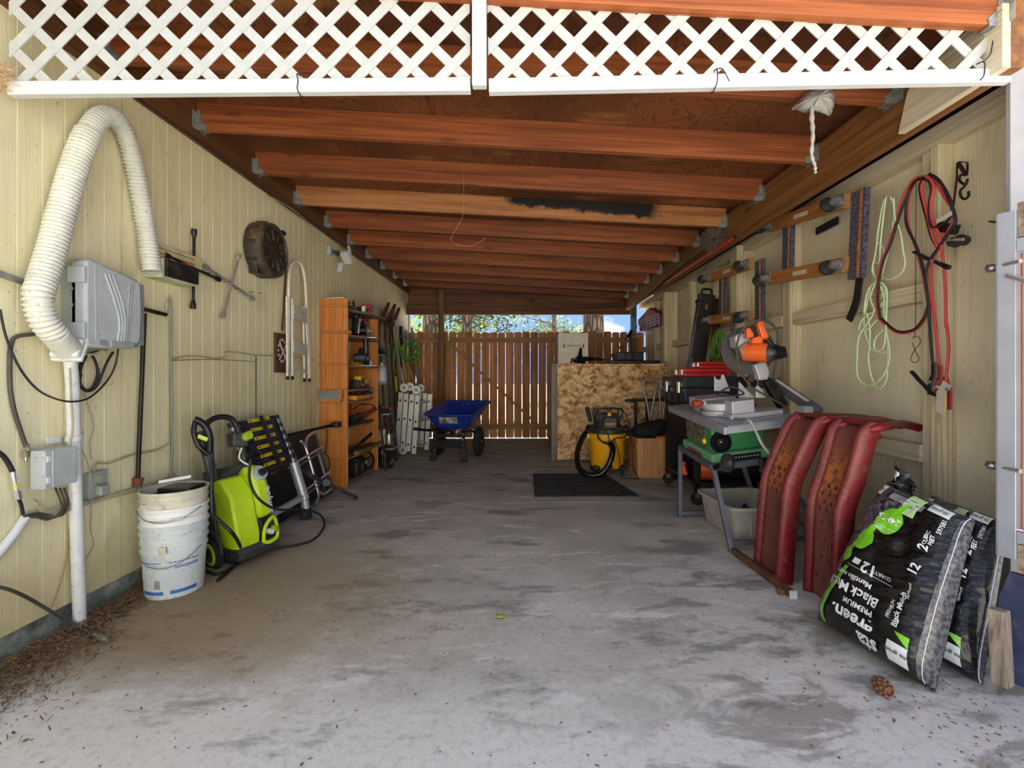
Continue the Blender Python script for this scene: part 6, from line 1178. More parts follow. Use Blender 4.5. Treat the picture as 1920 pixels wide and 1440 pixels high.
def car_ramp(label, y0, y1, x0, pts, legx, legy):
    t = thing('car_ramp', label, 'car ramp', (x0, (y0+y1)/2, 0), group='red car ramps')
    path = spl([V((x, 0, z)) for x, z in pts], 7); m = len(path)
    nrm = []
    for i in range(m):
        tg = (path[min(i+1, m-1)]-path[max(i-1, 0)]).normalized(); nrm.append(V((-tg.z, 0, tg.x)))
    W_ = y1-y0
    def sec(prof, lo=0, hi=m):
        vs = []; 
        for i in range(lo, hi):
            for yy, h in prof: vs.append(V((path[i].x, y0+yy, path[i].z))+nrm[i]*h)
        k = len(prof); fs = [(i*k+j, i*k+j+1, (i+1)*k+j+1, (i+1)*k+j) for i in range(hi-lo-1) for j in range(k-1)]
        return B().add(vs, fs)
    fl = .044
    flange = lambda a, s: [(a, -.06), (a, .010), (a+s*.006, .019), (a+s*.017, .024), (a+s*.030, .020), (a+s*.039, .006), (a+s*fl, -.006)]
    sec(flange(0, 1)).go('side_flange', M_RAMP, t, world=True, smooth=60, solid=.004); sec(flange(W_, -1)).go('side_flange', M_RAMP, t, world=True, smooth=60, solid=.004)
    sec([(fl-.002, -.004), (fl+.01, -.012), (W_/2, -.013), (W_-fl-.01, -.012), (W_-fl+.002, -.004)]).go('tread_plate', M_TREAD, t, world=True, smooth=50, solid=.003)
    rows = [i for i in range(4, int(m*.58), 3)]
    for r_, i in enumerate(rows):
        for k in range(3 if r_ % 2 == 0 else 2):
            yy = fl+(W_-2*fl)*((k+.5)/3 if r_ % 2 == 0 else (k+1)/3); c = V((path[i].x, y0+yy, path[i].z))+nrm[i]*(-.012)
            o = B().lathe([(.013, 0), (.0118, .005), (.009, .006), (.008, .001), (0, .0008)], c, nrm[i], 10).go('raised_hole', M_TREAD, t, world=True, smooth=40)
            B().cyl(c+nrm[i]*.0012, c+nrm[i]*.0022, .0082, n=10).go('hole', M_BLACK, o, world=True)
    # support arm of the ramp resting against the wall
    for yy in (y0+.02, y1-.02):
        e = path[-1]; B().tube(spl([V((e.x-.02, yy, e.z-.02)), V((e.x+.05, yy, e.z-.005)), V((legx-.12, legy-.03+(yy-y0)*.6, e.z-.02)), V((legx, legy+(yy-y0)*.6, e.z-.045))], 5), .027, 10, flat=.75).go('support_arm', M_RAMP, t, world=True, smooth=50)
    e = path[-1]; B().grid(lambda u, v_: V((e.x-.015+.09*u, y0+W_*v_, e.z+.010-.012*u)), 4, 4).go('top_plate', M_RAMP, t, world=True, smooth=60, solid=.02)
    return t
car_ramp('rusty red steel car ramp standing on end nearer the table saw', 2.43, 2.69, 1.40, [(1.36, .0), (1.375, .20), (1.395, .42), (1.41, .53), (1.45, .63), (1.51, .76), (1.55, .835), (1.60, .868)], 2.12, 2.64)
car_ramp('rusty red steel car ramp standing on end beside the mulch bags', 2.15, 2.39, 1.50, [(1.465, .0), (1.475, .20), (1.482, .40), (1.495, .50), (1.53, .60), (1.57, .74), (1.595, .825), (1.64, .862)], 2.12, 2.46)
st_ = thing('timber_strip', 'thin brown timber strip with a painted end lying before the ramps', 'timber', (G(1375, 1030)+G(1492, 1118))/2)
a, b_ = G(1375, 1032, .02), G(1486, 1114, .02); B().beam(a, b_, .032, .036).go('strip', wood('brown_strip', (112, 74, 52), (84, 54, 38), 2), st_, world=True, bevel=.003); dv = (b_-a).normalized(); B().beam(b_, b_+dv*.012, .034, .038).go('painted_end', M_PVC, st_, world=True)
# ---------------------------------------------------------------- mulch bags
def m_film(name, c, rough, sc):
    t = NT(name); co = t.co(); w = t.noise(t.co((3, 3, 16), rot=(.4, 0, 0)), sc, 5, .6, .4); n = t.noise(co, 30, 3)
    col = t.mix(t.step(n, .4, .7), lin(c), lin(tuple(min(255, k+14) for k in c))); t.bump(t.math('ADD', w, t.math('MULTIPLY', t.noise(t.co((4, 4, 40), rot=(.5, .2, 0)), 2.5, 4, .6, .5), .6)), 1.0, .035); t.p.inputs['Coat Weight'].default_value = .5; t.p.inputs['Coat Roughness'].default_value = .08
    return t.fin(col, rough)
M_FILM = m_film('black_plastic_film', (14, 13, 14), .16, 2.2)
M_FGREEN = mat('bag_green', (124, 208, 36), .3, v=.05, coat=.4)
M_FGREY = mat('bag_grey_mulch_print', (84, 84, 92), .4, v=.6, s=70, coat=.4)
M_FWHITE = mat('bag_white', (228, 230, 232), .35, v=.04, coat=.4)
def mulch_bag(label, BL, BR, TR, TL, bul, seed, full=True, edge=.06):
    t = thing('mulch_bag', label, 'mulch bag', (BL+BR)/2, group='mulch bags by the gate'); t.location.z = 0
    nr = (BR-BL).cross(TL-BL).normalized(); nr = nr if nr.y < 0 or nr.x < 0 else -nr
    if nr.x > 0: nr = -nr
    def S_(u, v_, off=0.0, side=1):
        p = BL.lerp(BR, u).lerp(TL.lerp(TR, u), v_); eu = max(0, 1-(2*u-1)**4)*max(0, 1-(2*v_-1)**6); lump = mnoise.noise(V((u*3.2, v_*3.2, seed)))*.16+mnoise.noise(V((u*9, v_*5+u*4, seed+4)))*.06
        sag = 1.25-.5*v_
        wr = .012*mnoise.noise(V((u*2.5+v_*4, v_*26-u*9, seed+9)))
        p = p+nr*side*(bul*(eu**.6)*(sag+lump)+wr*eu+off)
        if v_ > .9: p = p+nr*.02*mnoise.noise(V((u*8, 3, seed)))*(v_-.9)*10
        p.z = max(p.z, .004+off); return p
    B().grid(lambda u, v_: S_(u, v_), 60, 60).go('front_film', M_FILM, t, world=True, smooth=80)
    B().grid(lambda u, v_: S_(1-u, v_, 0, -.45), 30, 30).go('back_film', M_FILM, t, world=True, smooth=80)
    # reading frame of the print: upside down on the standing bag
    def Rf(s, r, off=.002): return S_(1-s, 1-r, off)
    def patch(name, poly_fn, m, nu=16, nv=10, off=.0025): return B().grid(lambda u, v_: Rf(*poly_fn(u, v_), off), nu, nv).go(name, m, t, world=True, smooth=80)
    patch('grey_print', lambda u, v_: (.83+.17*u-(.0 if v_ > .62 else (.62-v_)*.62)*(1-u), v_), M_FGREY, 8, 30)
    patch('grey_edge_print', lambda u, v_: (.0+edge*u, v_), M_FGREY, 4, 30)
    B().tube([S_(1-edge*.6, v_/30, .004) for v_ in range(31)], .0018, 5).go('seam_stitch', M_FWHITE, t, world=True)
    patch('green_stripe', lambda u, v_: (.80+.065*u-.10*(1-v_)**2+.02*math.sin(3*v_), .60+.40*v_), M_FGREEN, 4, 16, .004)
    patch('green_band', lambda u, v_: (.485+.36*v_+.03*u, .10+.48*v_-.035*u), M_FGREEN, 4, 20, .004)
    def disc(s, r, rad, asp=1.35):
        b_ = B(); vs = [Rf(s, r, .0065)]+[Rf(s+rad*asp*math.cos(2*math.pi*k/24), r+rad*math.sin(2*math.pi*k/24), .0065) for k in range(24)]; b_.add(vs, [(0, 1+k, 1+(k+1) % 24) for k in range(24)]); b_.go('green_disc', M_FGREEN, t, world=True, smooth=80)
    disc(.575, .235, .088); disc(.70, .405, .068); disc(.80, .53, .05)
    patch('pale_corner', lambda u, v_: (.40+.16*u, .02+.14*v_), mat('bag_pale_green', (190, 226, 160), .4), 6, 6, .0035)
    patch('white_label', lambda u, v_: (.10+.13*u, .86+.10*v_), M_FWHITE, 6, 6, .004); patch('green_corner', lambda u, v_: (.10+.10*u*(1-v_)+.0, .80+.06*v_), M_FGREEN, 6, 4, .004)
    patch('white_top_label', lambda u, v_: (.12+.20*u, .015+.055*v_), M_FWHITE, 6, 4, .004); patch('white_tab', lambda u, v_: (.86+.12*u, .03+.07*v_), M_FWHITE, 6, 4, .004)
    patch('striped_band', lambda u, v_: (.34+.42*u, .055+.05*v_), M_BLACK, 12, 4, .003)
    for k in range(5): patch('white_line', lambda u, v_: (.36+.36*u, .06+.009*k+.003*v_), M_FWHITE, 12, 1, .005)
    def tx(body, s, r, size, bold=.0, m=M_FWHITE, rot=0, nm='lettering'):
        ca, sa = math.cos(rot), math.sin(rot); asp = (TL-BL).length/(BR-BL).length
        lettering(t, nm, body, size, lambda x, y: Rf(s+(x*ca-y*sa)*asp, r+(x*sa+y*ca), .0095), m, bold, world=True)
    tx('sta', .385, .945, .10, .003); tx('green.', .52, .865, .10, .003); tx('PREMIUM', .50, .785, .045, .001); tx('Black Mulch', .62, .715, .078, .002); tx('Mantillo negro', .64, .645, .045, .0006)
    tx('12', .52, .555, .09, .003); tx('QUARTS', .40, .555, .03); tx('24HRS', .585, .225, .055, .001); tx('MULCH IS DRY\nAFTER SPREADING', .585, .29, .017)
    tx('12', .19, .43, .07, .002, rot=-math.pi/2); tx('2', .19, .29, .07, .002, rot=-math.pi/2); tx('CUBIC\nFEET', .175, .23, .03, .001, rot=-math.pi/2); tx('Black Mulch', .20, .68, .042, .001, rot=-math.pi/2); tx('PREMIUM', .255, .70, .026, 0, rot=-math.pi/2); tx('Hardwood', .17, .56, .02, 0, rot=-math.pi/2)
    dg = mat('dark_green_print', (30, 84, 60), .5); tx('sta green', .165, .91, .03, .0005, dg); tx('sta green', .22, .043, .030, .0004, dg); tx('sta green', .92, .065, .024, .0004, dg); tx('597581', .13, .13, .032, .0005, rot=-math.pi/2)
    patch('pallet_mark', lambda u, v_: (.62+.07*u, .53+.035*v_), M_FWHITE, 4, 3, .005)
    B().tube([Rf(.30+.42*k/20, .585, .006) for k in range(21)], .001, 4).go('dotted_rule', M_FWHITE, t, world=True)
    # crumpled sealed end sticking up at the top of the bag
    if full:
        def fl_(u, v_):
            p = S_(.02+.30*u, 1.0, 0); return p+V((.015*math.sin(9*u+3*v_), -.03*v_+.02*mnoise.noise(V((u*6, v_*4, seed))), .10*v_*(1-.75*u)+.015*mnoise.noise(V((u*9, v_*5, seed+1)))))
        B().grid(fl_, 20, 8).go('sealed_flap', M_FILM, t, world=True, smooth=80, solid=.002)
        B().grid(lambda u, v_: fl_(.10+.28*u, .35+.5*v_)+nr*.004, 6, 4).go('flap_label', M_FWHITE, t, world=True, smooth=80)
    return t
mulch_bag('black and green mulch bag leaning in front, its print upside down', V((1.33, 2.08, .0)), V((1.425, 1.60, 0)), V((1.68, 1.72, .56)), V((1.655, 2.10, .62)), .115, 1.3)
mulch_bag('second black mulch bag half hidden between the front bag and the gate', V((1.55, 2.02, 0)), V((1.63, 1.64, 0)), V((1.84, 1.75, .54)), V((1.84, 2.08, .56)), .09, 5.1, False, .02)
# ================================================================ things hung on the right wall
M_CARPET = mat('blue_grey_carpet', (92, 92, 108), .95, v=.45, s=70, b=.9)
M_DOLLYW = wood('varnished_dolly_wood', (188, 126, 66), (156, 98, 46), 1, 1.2, .55, .1, .5, (90, 52, 24), b=.1)
def dolly(label, X, top, bot, lft, rgt, cw):
    t = thing('furniture_dolly', label, 'dolly', W(*bot[0], X), group='furniture dollies on the wall'); up = (1, 0, 0)
    for nm, (a, b_), m, dx in (('upright', lft, M_CARPET, .045), ('upright', rgt, M_CARPET, .045)):
        A, Bq = W(*a, X), W(*b_, X); A.x += dx; Bq.x += dx
        o = B().beam(A, Bq, .115, .03, up).go(nm, m, t, world=True); B().beam(A+V((-.018, -.03, 0)), Bq+V((-.018, -.03, 0)), .014, .01, up).go('wood_strip', M_DOLLYW, o, world=True)
    for (a, b_) in (top, bot):
        A, Bq = W(*a, X), W(*b_, X); o = B().beam(A, Bq, .09, .04, (1, 0, 0)).go('cross_board', M_DOLLYW, t, world=True, bevel=.003)
        u = (Bq-A).normalized(); B().beam(A.lerp(Bq, .42)+V((-.021, 0, 0)), A.lerp(Bq, .60)+V((-.021, 0, 0)), .028, .002, (1, 0, 0)).go('sticker', M_CARD, o, world=True)
        for p, s in ((A, 1), (Bq, -1)):
            c = p+u*s*.03+V((-.022, 0, 0)); k = B().box(c, (.006, .085, .075)).go('caster_plate', M_GALV, t, world=True)
            B().cyl(c, c+V((-.022, 0, 0)), .03, n=16).go('swivel', M_GALV, k, world=True, smooth=40)
            wv = c+V((-.062, .045, -.012)); B().prism([(0, -.02), (0, .02), (-.055, .012), (-.06, -.02), (-.03, -.03)], c+V((-.01, -.0, -.0)), (1, 0, 0), (0, .3, .95), (0, -.028, .009)).go('fork', M_GALV, k, world=True, bevel=.003)
            B().lathe([(0, -.014), (.035, -.014), (.045, -.010), (.047, 0), (.045, .010), (.035, .014), (0, .014)], c+V((-.06, .018, -.012)), (.1, 1, -.2), 24).go('caster_wheel', M_RUBBER, k, world=True, smooth=40)
    return t
dolly('large furniture dolly with carpeted bars hung high beside the rope', 1.95, ((1442, 424), (1588, 376)), ((1440, 523), (1586, 496)), ((1468, 412), (1466, 520)), ((1600, 356), (1592, 522)), 0)
dolly('smaller furniture dolly hung farther along, above the mitre saw', 1.93, ((1330, 522), (1408, 494)), ((1330, 600), (1408, 592)), ((1347, 515), (1346, 602)), ((1415, 488), (1415, 606)), 0)
for lab, pts in (('long black rubber strip hanging behind the large dolly', [(1615, 390, 2.05), (1614, 480, 2.05), (1610, 535, 2.045), (1604, 570, 2.045), (1592, 600, 2.045)]), ('short black rubber strip angled inside the large dolly', [(1571, 413, 2.12), (1552, 423, 2.12), (1531, 434, 2.12)])):
    pp = spl([W(*p) for p in pts], 6); q = B()
    for a, b_ in zip(pp[:-1], pp[1:]): q.beam(a, b_+(b_-a)*.15, .05, .012, (1, 0, 0))
    q.go('rubber_strip', M_RUBBER, None, **tagd(lab, 'rubber strip', 'rubber strips behind the large dolly'))
# pale green rope
def c1(x, y): return (1580+x*.2361, 280+y*.2361)
def c2(x, y): return (1580+x*.2361, 560+y*.2361)
M_ROPE = mat('pale_green_rope', (222, 242, 194), .6, v=.06, s=60)
rp = thing('pale_green_rope', 'long pale green rope hung in knotted loops beside the jumper cables', 'rope', W(1650, 730, 2.05)); B().cyl(W(1660, 370, 2.145), W(1660, 370, 2.03), .005).go('nail', M_NAIL, rp, world=True)
rope = [[c1(340, 375), c1(310, 480), c1(285, 640), c1(260, 830), c1(235, 960), c1(275, 1040)], [c1(345, 370), c1(320, 560), c1(300, 760), c1(290, 1000)], [c1(380, 380), c1(410, 470), c1(400, 600), c1(370, 780), c1(330, 920), c1(300, 1040)], [c1(405, 390), c1(415, 540), c1(460, 660), c1(480, 800), c1(495, 920), c1(450, 1000), c1(370, 1035), c1(320, 1020)],
  [c1(300, 560), c1(270, 720), c1(325, 790), c1(300, 900), c1(240, 900), c1(250, 1010)],
  [c1(280, 1040), c1(200, 1120), c1(170, 1300), c2(190, 120), c2(215, 230), c2(215, 380), c2(205, 480), c2(235, 640), c2(295, 715), c2(350, 640), c2(355, 560), c2(360, 400), c2(340, 200), c2(320, 60), c1(340, 1120), c1(300, 1050)],
  [c1(260, 1060), c1(220, 1180), c1(250, 1280), c2(200, 190), c2(130, 300), c2(115, 460), c2(120, 620), c2(180, 685), c2(250, 680), c2(330, 600), c2(375, 460), c2(355, 300), c2(330, 120), c1(330, 1180), c1(290, 1060)],
  [c1(300, 1060), c1(350, 1120), c1(345, 1350), c2(345, 230), c2(330, 370), c2(290, 415), c2(250, 390), c2(265, 310), c2(320, 250)], [c1(220, 1130), c1(300, 1180), c1(320, 1100), c1(240, 1060), c1(200, 1200), c2(170, 200), c2(215, 380), c2(280, 430), c2(335, 425)], [c1(250, 1040), c1(330, 1080), c1(260, 1150), c1(330, 1160), c1(300, 1250), c2(230, 110), c2(160, 160), c2(130, 250), c2(200, 240), c2(280, 160)]]
rnd = random.Random(5)
for i, ln_ in enumerate(rope): B().tube(spl([W(p[0], p[1], 2.045-.01*(i % 4)-.006*rnd.random()) for p in ln_], 8), .0048, 7).go('rope_strand', M_ROPE, rp, world=True, smooth=60)
# jumper cables
M_JR = mat('faded_red_cable', (222, 74, 74), .45, v=.06); M_JB = mat('black_jumper_cable', (38, 36, 38), .45, v=.1)
jc = thing('jumper_cables', 'red and black jumper cables with clamps looped over a nail', 'cable', W(1760, 780, 2.03)); B().cyl(W(1736, 330, 2.06), W(1736, 330, 1.98), .005).go('nail', M_NAIL, jc, world=True)
JP = [('R', [c1(655, 212), c1(560, 245), c1(470, 400), c1(430, 560), c1(370, 740), c1(300, 920), c1(268, 1160), c1(285, 1330), c2(300, 170), c2(430, 268), c2(560, 258), c2(650, 170), c2(685, 60), c1(690, 1250), c1(640, 1000), c1(580, 780), c1(522, 600), c1(518, 420), c1(575, 262), c1(660, 220)], 0), ('B', [c1(655, 220), c1(572, 260), c1(500, 400), c1(440, 560), c1(385, 740), c1(315, 920), c1(280, 1160), c1(298, 1330), c2(310, 160), c2(430, 256), c2(560, 246), c2(640, 160), c2(678, 60), c1(680, 1250), c1(650, 1000), c1(590, 780), c1(508, 600), c1(508, 420), c1(560, 270), c1(650, 232)], -.008),
  ('B', [c1(690, 195), c1(770, 250), c1(845, 400), c1(885, 500), c1(895, 580), c1(850, 650), c1(770, 770), c1(700, 870), c1(660, 1000), c1(685, 1280), c2(690, 200), c2(705, 400), c2(715, 520)], -.01), ('R', [c1(680, 205), c1(740, 260), c1(820, 400), c1(880, 480), c1(880, 560), c1(830, 660), c1(760, 780), c1(705, 920), c1(700, 1100), c1(738, 1400), c2(742, 250), c2(758, 450), c2(768, 560)], 0), ('R', [c1(660, 210), c1(710, 260), c1(722, 330), c1(703, 430), c1(712, 560), c1(765, 680), c1(795, 860), c1(815, 1100), c1(820, 1400), c2(826, 200), c2(842, 400), c2(818, 660)], -.016), ('B', [c1(650, 240), c1(690, 260), c1(705, 330), c1(688, 430), c1(692, 560), c1(720, 620), c1(840, 560), c1(865, 440), c1(790, 280), c1(700, 200)], -.012), ('B', [c1(640, 235), c1(612, 300), c1(640, 450), c1(670, 560), c1(700, 680), c1(745, 770)], -.006), ('R', [c1(650, 240), c1(625, 310), c1(655, 450), c1(682, 560), c1(712, 680), c1(752, 775)], -.01)]
for i, (k, pts, dx) in enumerate(JP): B().tube(spl([W(p[0], p[1], 2.02+dx-.008*(i % 3)) for p in pts], 8), .0062, 8).go('red_cable' if k == 'R' else 'black_cable', M_JR if k == 'R' else M_JB, jc, world=True, smooth=60)
def clamp(pts1, pts2, m, X, lab):
    o = B().tube([W(*p, X) for p in pts1], .014, 8, flat=.5).go('clamp_arm', m, jc, world=True, smooth=50); B().tube([W(*p, X-.012) for p in pts2], .013, 8, flat=.5).go('clamp_jaw', m, o, world=True, smooth=50); p = W(*pts1[len(pts1)//2], X-.02); B().cyl(p, p+V((-.012, 0, 0)), .008, n=10).go('rivet', M_CHROME, o, world=True)
clamp([c1(570, 815), c1(640, 850), c1(720, 885), c1(840, 945)], [c1(650, 865), c1(760, 900), c1(845, 930)], M_BLACK, 1.995, ''); clamp([c2(722, 505), c2(725, 600), c2(700, 660), c2(690, 750), c2(740, 755)], [c2(548, 578), c2(600, 640), c2(650, 690), c2(700, 745)], M_BLACK, 2.0, ''); clamp([c2(775, 530), c2(775, 620), c2(755, 700), c2(745, 760)], [c2(745, 690), c2(760, 640)], M_REDW, 2.0, ''); clamp([c2(815, 620), c2(845, 720), c2(845, 880)], [c2(850, 710), c2(850, 880)], mat('dark_red_clamp', (150, 20, 44), .5), 2.0, '')
a = [c2(800, 650), c2(860, 690), c2(810, 940), c2(735, 890), c2(745, 740)]; q = B(); A = [W(*p, 1.985) for p in a]; n = 5; w = V((.0025, 0, 0)); q.add(A+[p+w for p in A], [tuple(range(n)), tuple(range(2*n-1, n-1, -1))]+[(i, n+i, n+(i+1) % n, (i+1) % n) for i in range(n)]); o = q.go('paper_tag', M_CARD, jc, world=True); B().beam(W(*c2(812, 770), 1.984), W(*c2(800, 935), 1.984), .004, .002).go('yellow_line', M_YEL, o, world=True)
# ratchet strap with hook
rs = thing('ratchet_strap', 'black and red ratchet strap with a steel hook hung on a nail', 'strap', W(1800, 455, 2.1)); B().cyl(W(*c1(990, 105), 2.15), W(*c1(985, 105), 2.05), .004).go('nail', M_NAIL, rs, world=True)
q = B(); pp = spl([W(*c1(985, 105), 2.09), W(*c1(915, 110), 2.08), W(*c1(905, 240), 2.07), W(*c1(880, 440), 2.04), W(*c1(870, 520), 2.03)], 6); q.tube(pp, .011, 6, flat=.25); q.go('webbing', mat('black_red_webbing', (62, 26, 34), .8, v=.3, s=40), rs, world=True)
B().tube(spl([W(*c1(920, 110), 2.07), W(*c1(945, 150), 2.06), W(*c1(985, 205), 2.06), W(*c1(990, 110), 2.07)], 5), .010, 6, flat=.3).go('hook_loop', _mc['black_red_webbing'], rs, world=True)
B().tube(spl([W(*c1(x, y), 2.06) for x, y in ((985, 205), (935, 205), (930, 250), (975, 280), (990, 240), (975, 285), (935, 330), (940, 375), (970, 395), (1000, 370), (998, 335))], 6), .0055, 8).go('steel_hook', M_BLKM, rs, world=True, smooth=60)
B().beam(W(*c1(745, 575), 1.975), W(*c1(868, 505), 1.975), .022, .002, (1, 0, 0)).go('label_tag', M_CARD, rs, world=True)
B().beam(W(*c1(760, 610), 2.03), W(*c1(910, 640), 2.04), .045, .03, (1, 0, 0)).go('ratchet_frame', M_BLKM, rs, world=True, bevel=.006)
for x, y, r in ((885, 740, .022), (950, 720, .024)): p = W(*c1(x, y), 2.05); B().cyl(p+V((-.02, -.01, 0)), p+V((.02, .01, 0)), r, n=16).go('ratchet_gear', M_BLKM, rs, world=True, smooth=40)
B().beam(W(*c1(830, 720), 2.02), W(*c1(960, 715), 2.03), .012, .012).go('ratchet_bar', M_CHROME, rs, world=True)
t = thing('bent_wire', 'rusty twisted wire hook dangling below the jumper cables', 'wire', W(1716, 678, 2.04)); B().tube(spl([W(*c1(585, 250), 2.05), W(*c1(580, 700), 2.05), W(*c1(580, 1300), 2.05), W(*c2(575, 270), 2.05), W(*c2(560, 310), 2.05), W(*c2(600, 300), 2.05), W(*c2(615, 350), 2.05), W(*c2(570, 410), 2.05), W(*c2(540, 480), 2.05), W(*c2(575, 508), 2.05), W(*c2(605, 480), 2.05), W(*c2(575, 410), 2.05), W(*c2(555, 350), 2.05)], 6), .0018, 5).go('wire', M_NAIL, t, world=True, smooth=60)
B().cyl(W(1855, 415, 2.15), W(1877, 418, 2.09), .004).go('bent_nail', M_NAIL, **tagd('dark nail sticking out of the wall beside the gate', 'nail'))
# ---------------------------------------------------------------- long poles and chimney brush lying along the beam
pb = thing('chimney_brush', 'round wire chimney brush on a long brown rod tucked along the beam', 'brush', P(1337, 450, 3.95))
c = P(1337, 450, 3.95); rnd = random.Random(9); q = B()
for k in range(260):
    a = rnd.uniform(0, 2*math.pi); e = rnd.uniform(-.35, .35); dv = V((math.cos(a)*math.cos(e), math.sin(e)*1.0, math.sin(a)*math.cos(e))); q.tube([c, c+dv*rnd.uniform(.10, .118)], .0022, 4)
q.go('bristles', mat('dark_wire_bristle', (96, 82, 70), .7), pb, world=True, kind='stuff'); B().ball(c, .02).go('core', M_BLKM, pb, world=True, smooth=60)
B().tube([c+V((0, .03, 0)), P(1262, 508, 5.2), P(1180, 582, 7.3)], .018, 8).go('rod', M_HANDLED, pb, world=True, smooth=50)
t = thing('red_pole', 'long red pole with a black tip lying along the beam', 'pole', P(1290, 505, 4.8)); a, b_ = P(1385, 445, 3.55), P(1202, 560, 7.2); a.x -= .03
B().tube([a, b_], .014, 8).go('shaft', mat('bright_red_pole', (206, 36, 36), .45, v=.12, dirt=(150, 90, 80), amt=.35), t, world=True, smooth=50); B().tube([a, a+(a-b_).normalized()*.05], .015, 8).go('tip', M_BLACK, t, world=True, smooth=50); B().tube([b_.lerp(a, .14), b_.lerp(a, .19)], .018, 8).go('yellow_band', M_YEL, t, world=True, smooth=50)
# ---------------------------------------------------------------- gate post, open gate, blue panel at the right edge
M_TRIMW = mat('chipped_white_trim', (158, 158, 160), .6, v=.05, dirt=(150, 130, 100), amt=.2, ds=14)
tr = thing('door_1', None, None, (1.9, 1.82, 0), kind='structure')
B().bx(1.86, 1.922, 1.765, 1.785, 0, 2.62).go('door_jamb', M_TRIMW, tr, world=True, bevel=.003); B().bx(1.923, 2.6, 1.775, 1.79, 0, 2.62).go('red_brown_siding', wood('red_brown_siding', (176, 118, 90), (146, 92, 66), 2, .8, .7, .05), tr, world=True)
M_ALF = mat('silver_gate_frame', (170, 176, 190), .35, .45, v=.05, dirt=(130, 124, 112), amt=.12)
gt = thing('gate', 'silver metal-framed wooden gate standing open at the edge of the opening', 'gate', (1.74, 1.62, .45)); gd = V((.42, -1, 0)).normalized(); g0 = V((1.70, 1.66, 0)); gn = V((1, .42, 0)).normalized()
def gp(s, z, n=0): return g0+gd*s+gn*n+V((0, 0, z))
def gbox(name, s0, s1, z0, z1, n0, n1, m, par=None, bev=.002):
    q = B(); vs = [gp(s, z, n) for n in (n0, n1) for s, z in ((s0, z0), (s1, z0), (s1, z1), (s0, z1))]; q.add(vs, [(3, 2, 1, 0), (4, 5, 6, 7), (0, 1, 5, 4), (1, 2, 6, 5), (2, 3, 7, 6), (3, 0, 4, 7)]); return q.go(name, m, par or gt, world=True, bevel=bev)
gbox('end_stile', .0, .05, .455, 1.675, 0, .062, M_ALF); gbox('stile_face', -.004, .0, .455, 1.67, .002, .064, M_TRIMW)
gbox('top_rail', .05, 1.0, 1.53, 1.575, .0, .03, M_ALF); gbox('bottom_rail', .05, 1.0, .515, .555, .0, .03, M_ALF)
M_WEATH = wood('weathered_grey_board', (164, 144, 124), (116, 98, 82), 0, 1.2, .8, .1, .5, (70, 56, 44))
gbox('weathered_board', .05, 1.0, 1.58, 1.70, .008, .05, M_WEATH); gbox('weathered_board', .05, 1.0, .41, .51, .008, .05, M_WEATH)
gbox('gate_panel', .052, 1.0, .556, 1.528, .034, .05, wood('red_brown_siding', (0, 0, 0), (0, 0, 0)))
for z in (1.49, .77):
    B().tube([gp(-.03, z, .03), gp(.07, z, -.02)], .008, 8).go('latch_bolt', M_CHROME, gt, world=True, smooth=50); B().cyl(gp(-.035, z, .032), gp(-.02, z, .025), .016, n=6).go('bolt_nut', M_STEEL, gt, world=True)
B().tube([gp(.03, 1.45, -.004), gp(.12, 1.40, -.03)], .009, 8).go('gate_hook', M_CHROME, gt, world=True, smooth=50)
bp = thing('blue_plywood', 'dark blue painted plywood standing under the open gate', 'plywood', (1.74, 1.6, 0))
q = B(); vs = [gp(s, z, n) for n in (.01, .03) for s, z in ((.0, .02), (1.0, .0), (1.0, .40), (.03, .405), (.0, .30))]; q.add(vs, [tuple(range(5))[::-1], tuple(range(5, 10))]+[(i, (i+1) % 5, 5+(i+1) % 5, 5+i) for i in range(5)]); q.go('sheet', mat('dark_blue_paint', (58, 66, 104), .6, v=.3, s=12, dirt=(110, 110, 120), amt=.4, ds=14), bp, world=True)
t = thing('weathered_block', 'short weathered grey timber offcut leaning on the blue panel', 'timber', (1.70, 1.6, .06)); B().beam(P(1880, 1284, 1.575), P(1872, 1142, 1.60), .055, .045, (.5, -1, 0)).go('offcut', wood('grey_offcut', (170, 156, 140), (122, 108, 94), 2, 1.6, .85, .05, .4), t, world=True, bevel=.004)
# ================================================================ small things hanging from the roof
pbg = thing('plastic_bag', 'torn clear plastic bag knotted to the first joist by a twisted tail', 'plastic bag', P(1522, 325, 2.15))
tp_ = NT('cloudy_plastic'); tp_.p.inputs['Transmission Weight'].default_value = .55; tp_.bump(tp_.noise(tp_.co((1, 1, 1)), 40, 4), .6, .006); M_BAGP = tp_.fin(lin((224, 222, 214)), .3)
bpt = [(1520, 168), (1500, 185), (1484, 205), (1494, 206), (1512, 212), (1524, 207), (1545, 213), (1557, 216), (1564, 195), (1563, 172), (1545, 160)]
cc = P(1526, 188, 2.10); ed = spl([P(x, y, 2.12+.02*math.sin(i*2.1)) for i, (x, y) in enumerate(bpt)], 5, True); q = B(); nn_ = len(ed); q.add([cc+V((0, -.035, 0))]+[cc.lerp(p, .6)+V((0, -.03*abs(math.sin(i*.9)), 0)) for i, p in enumerate(ed)]+ed, [(0, 1+i, 1+(i+1) % nn_) for i in range(nn_)]+[(1+i, 1+nn_+i, 1+nn_+(i+1) % nn_, 1+(i+1) % nn_) for i in range(nn_)]); q.go('bag', M_BAGP, pbg, world=True, smooth=80, solid=.002)
B().tube(spl([P(1526, 180, 2.10), P(1522, 215, 2.11), P(1524, 250, 2.12), P(1522, 290, 2.13), P(1528, 310, 2.13), P(1529, 325, 2.13)], 8), .006, 8, rf=lambda u: .011-.006*u+.002*math.sin(u*60)).go('twisted_tail', M_BAGP, pbg, world=True, smooth=60)
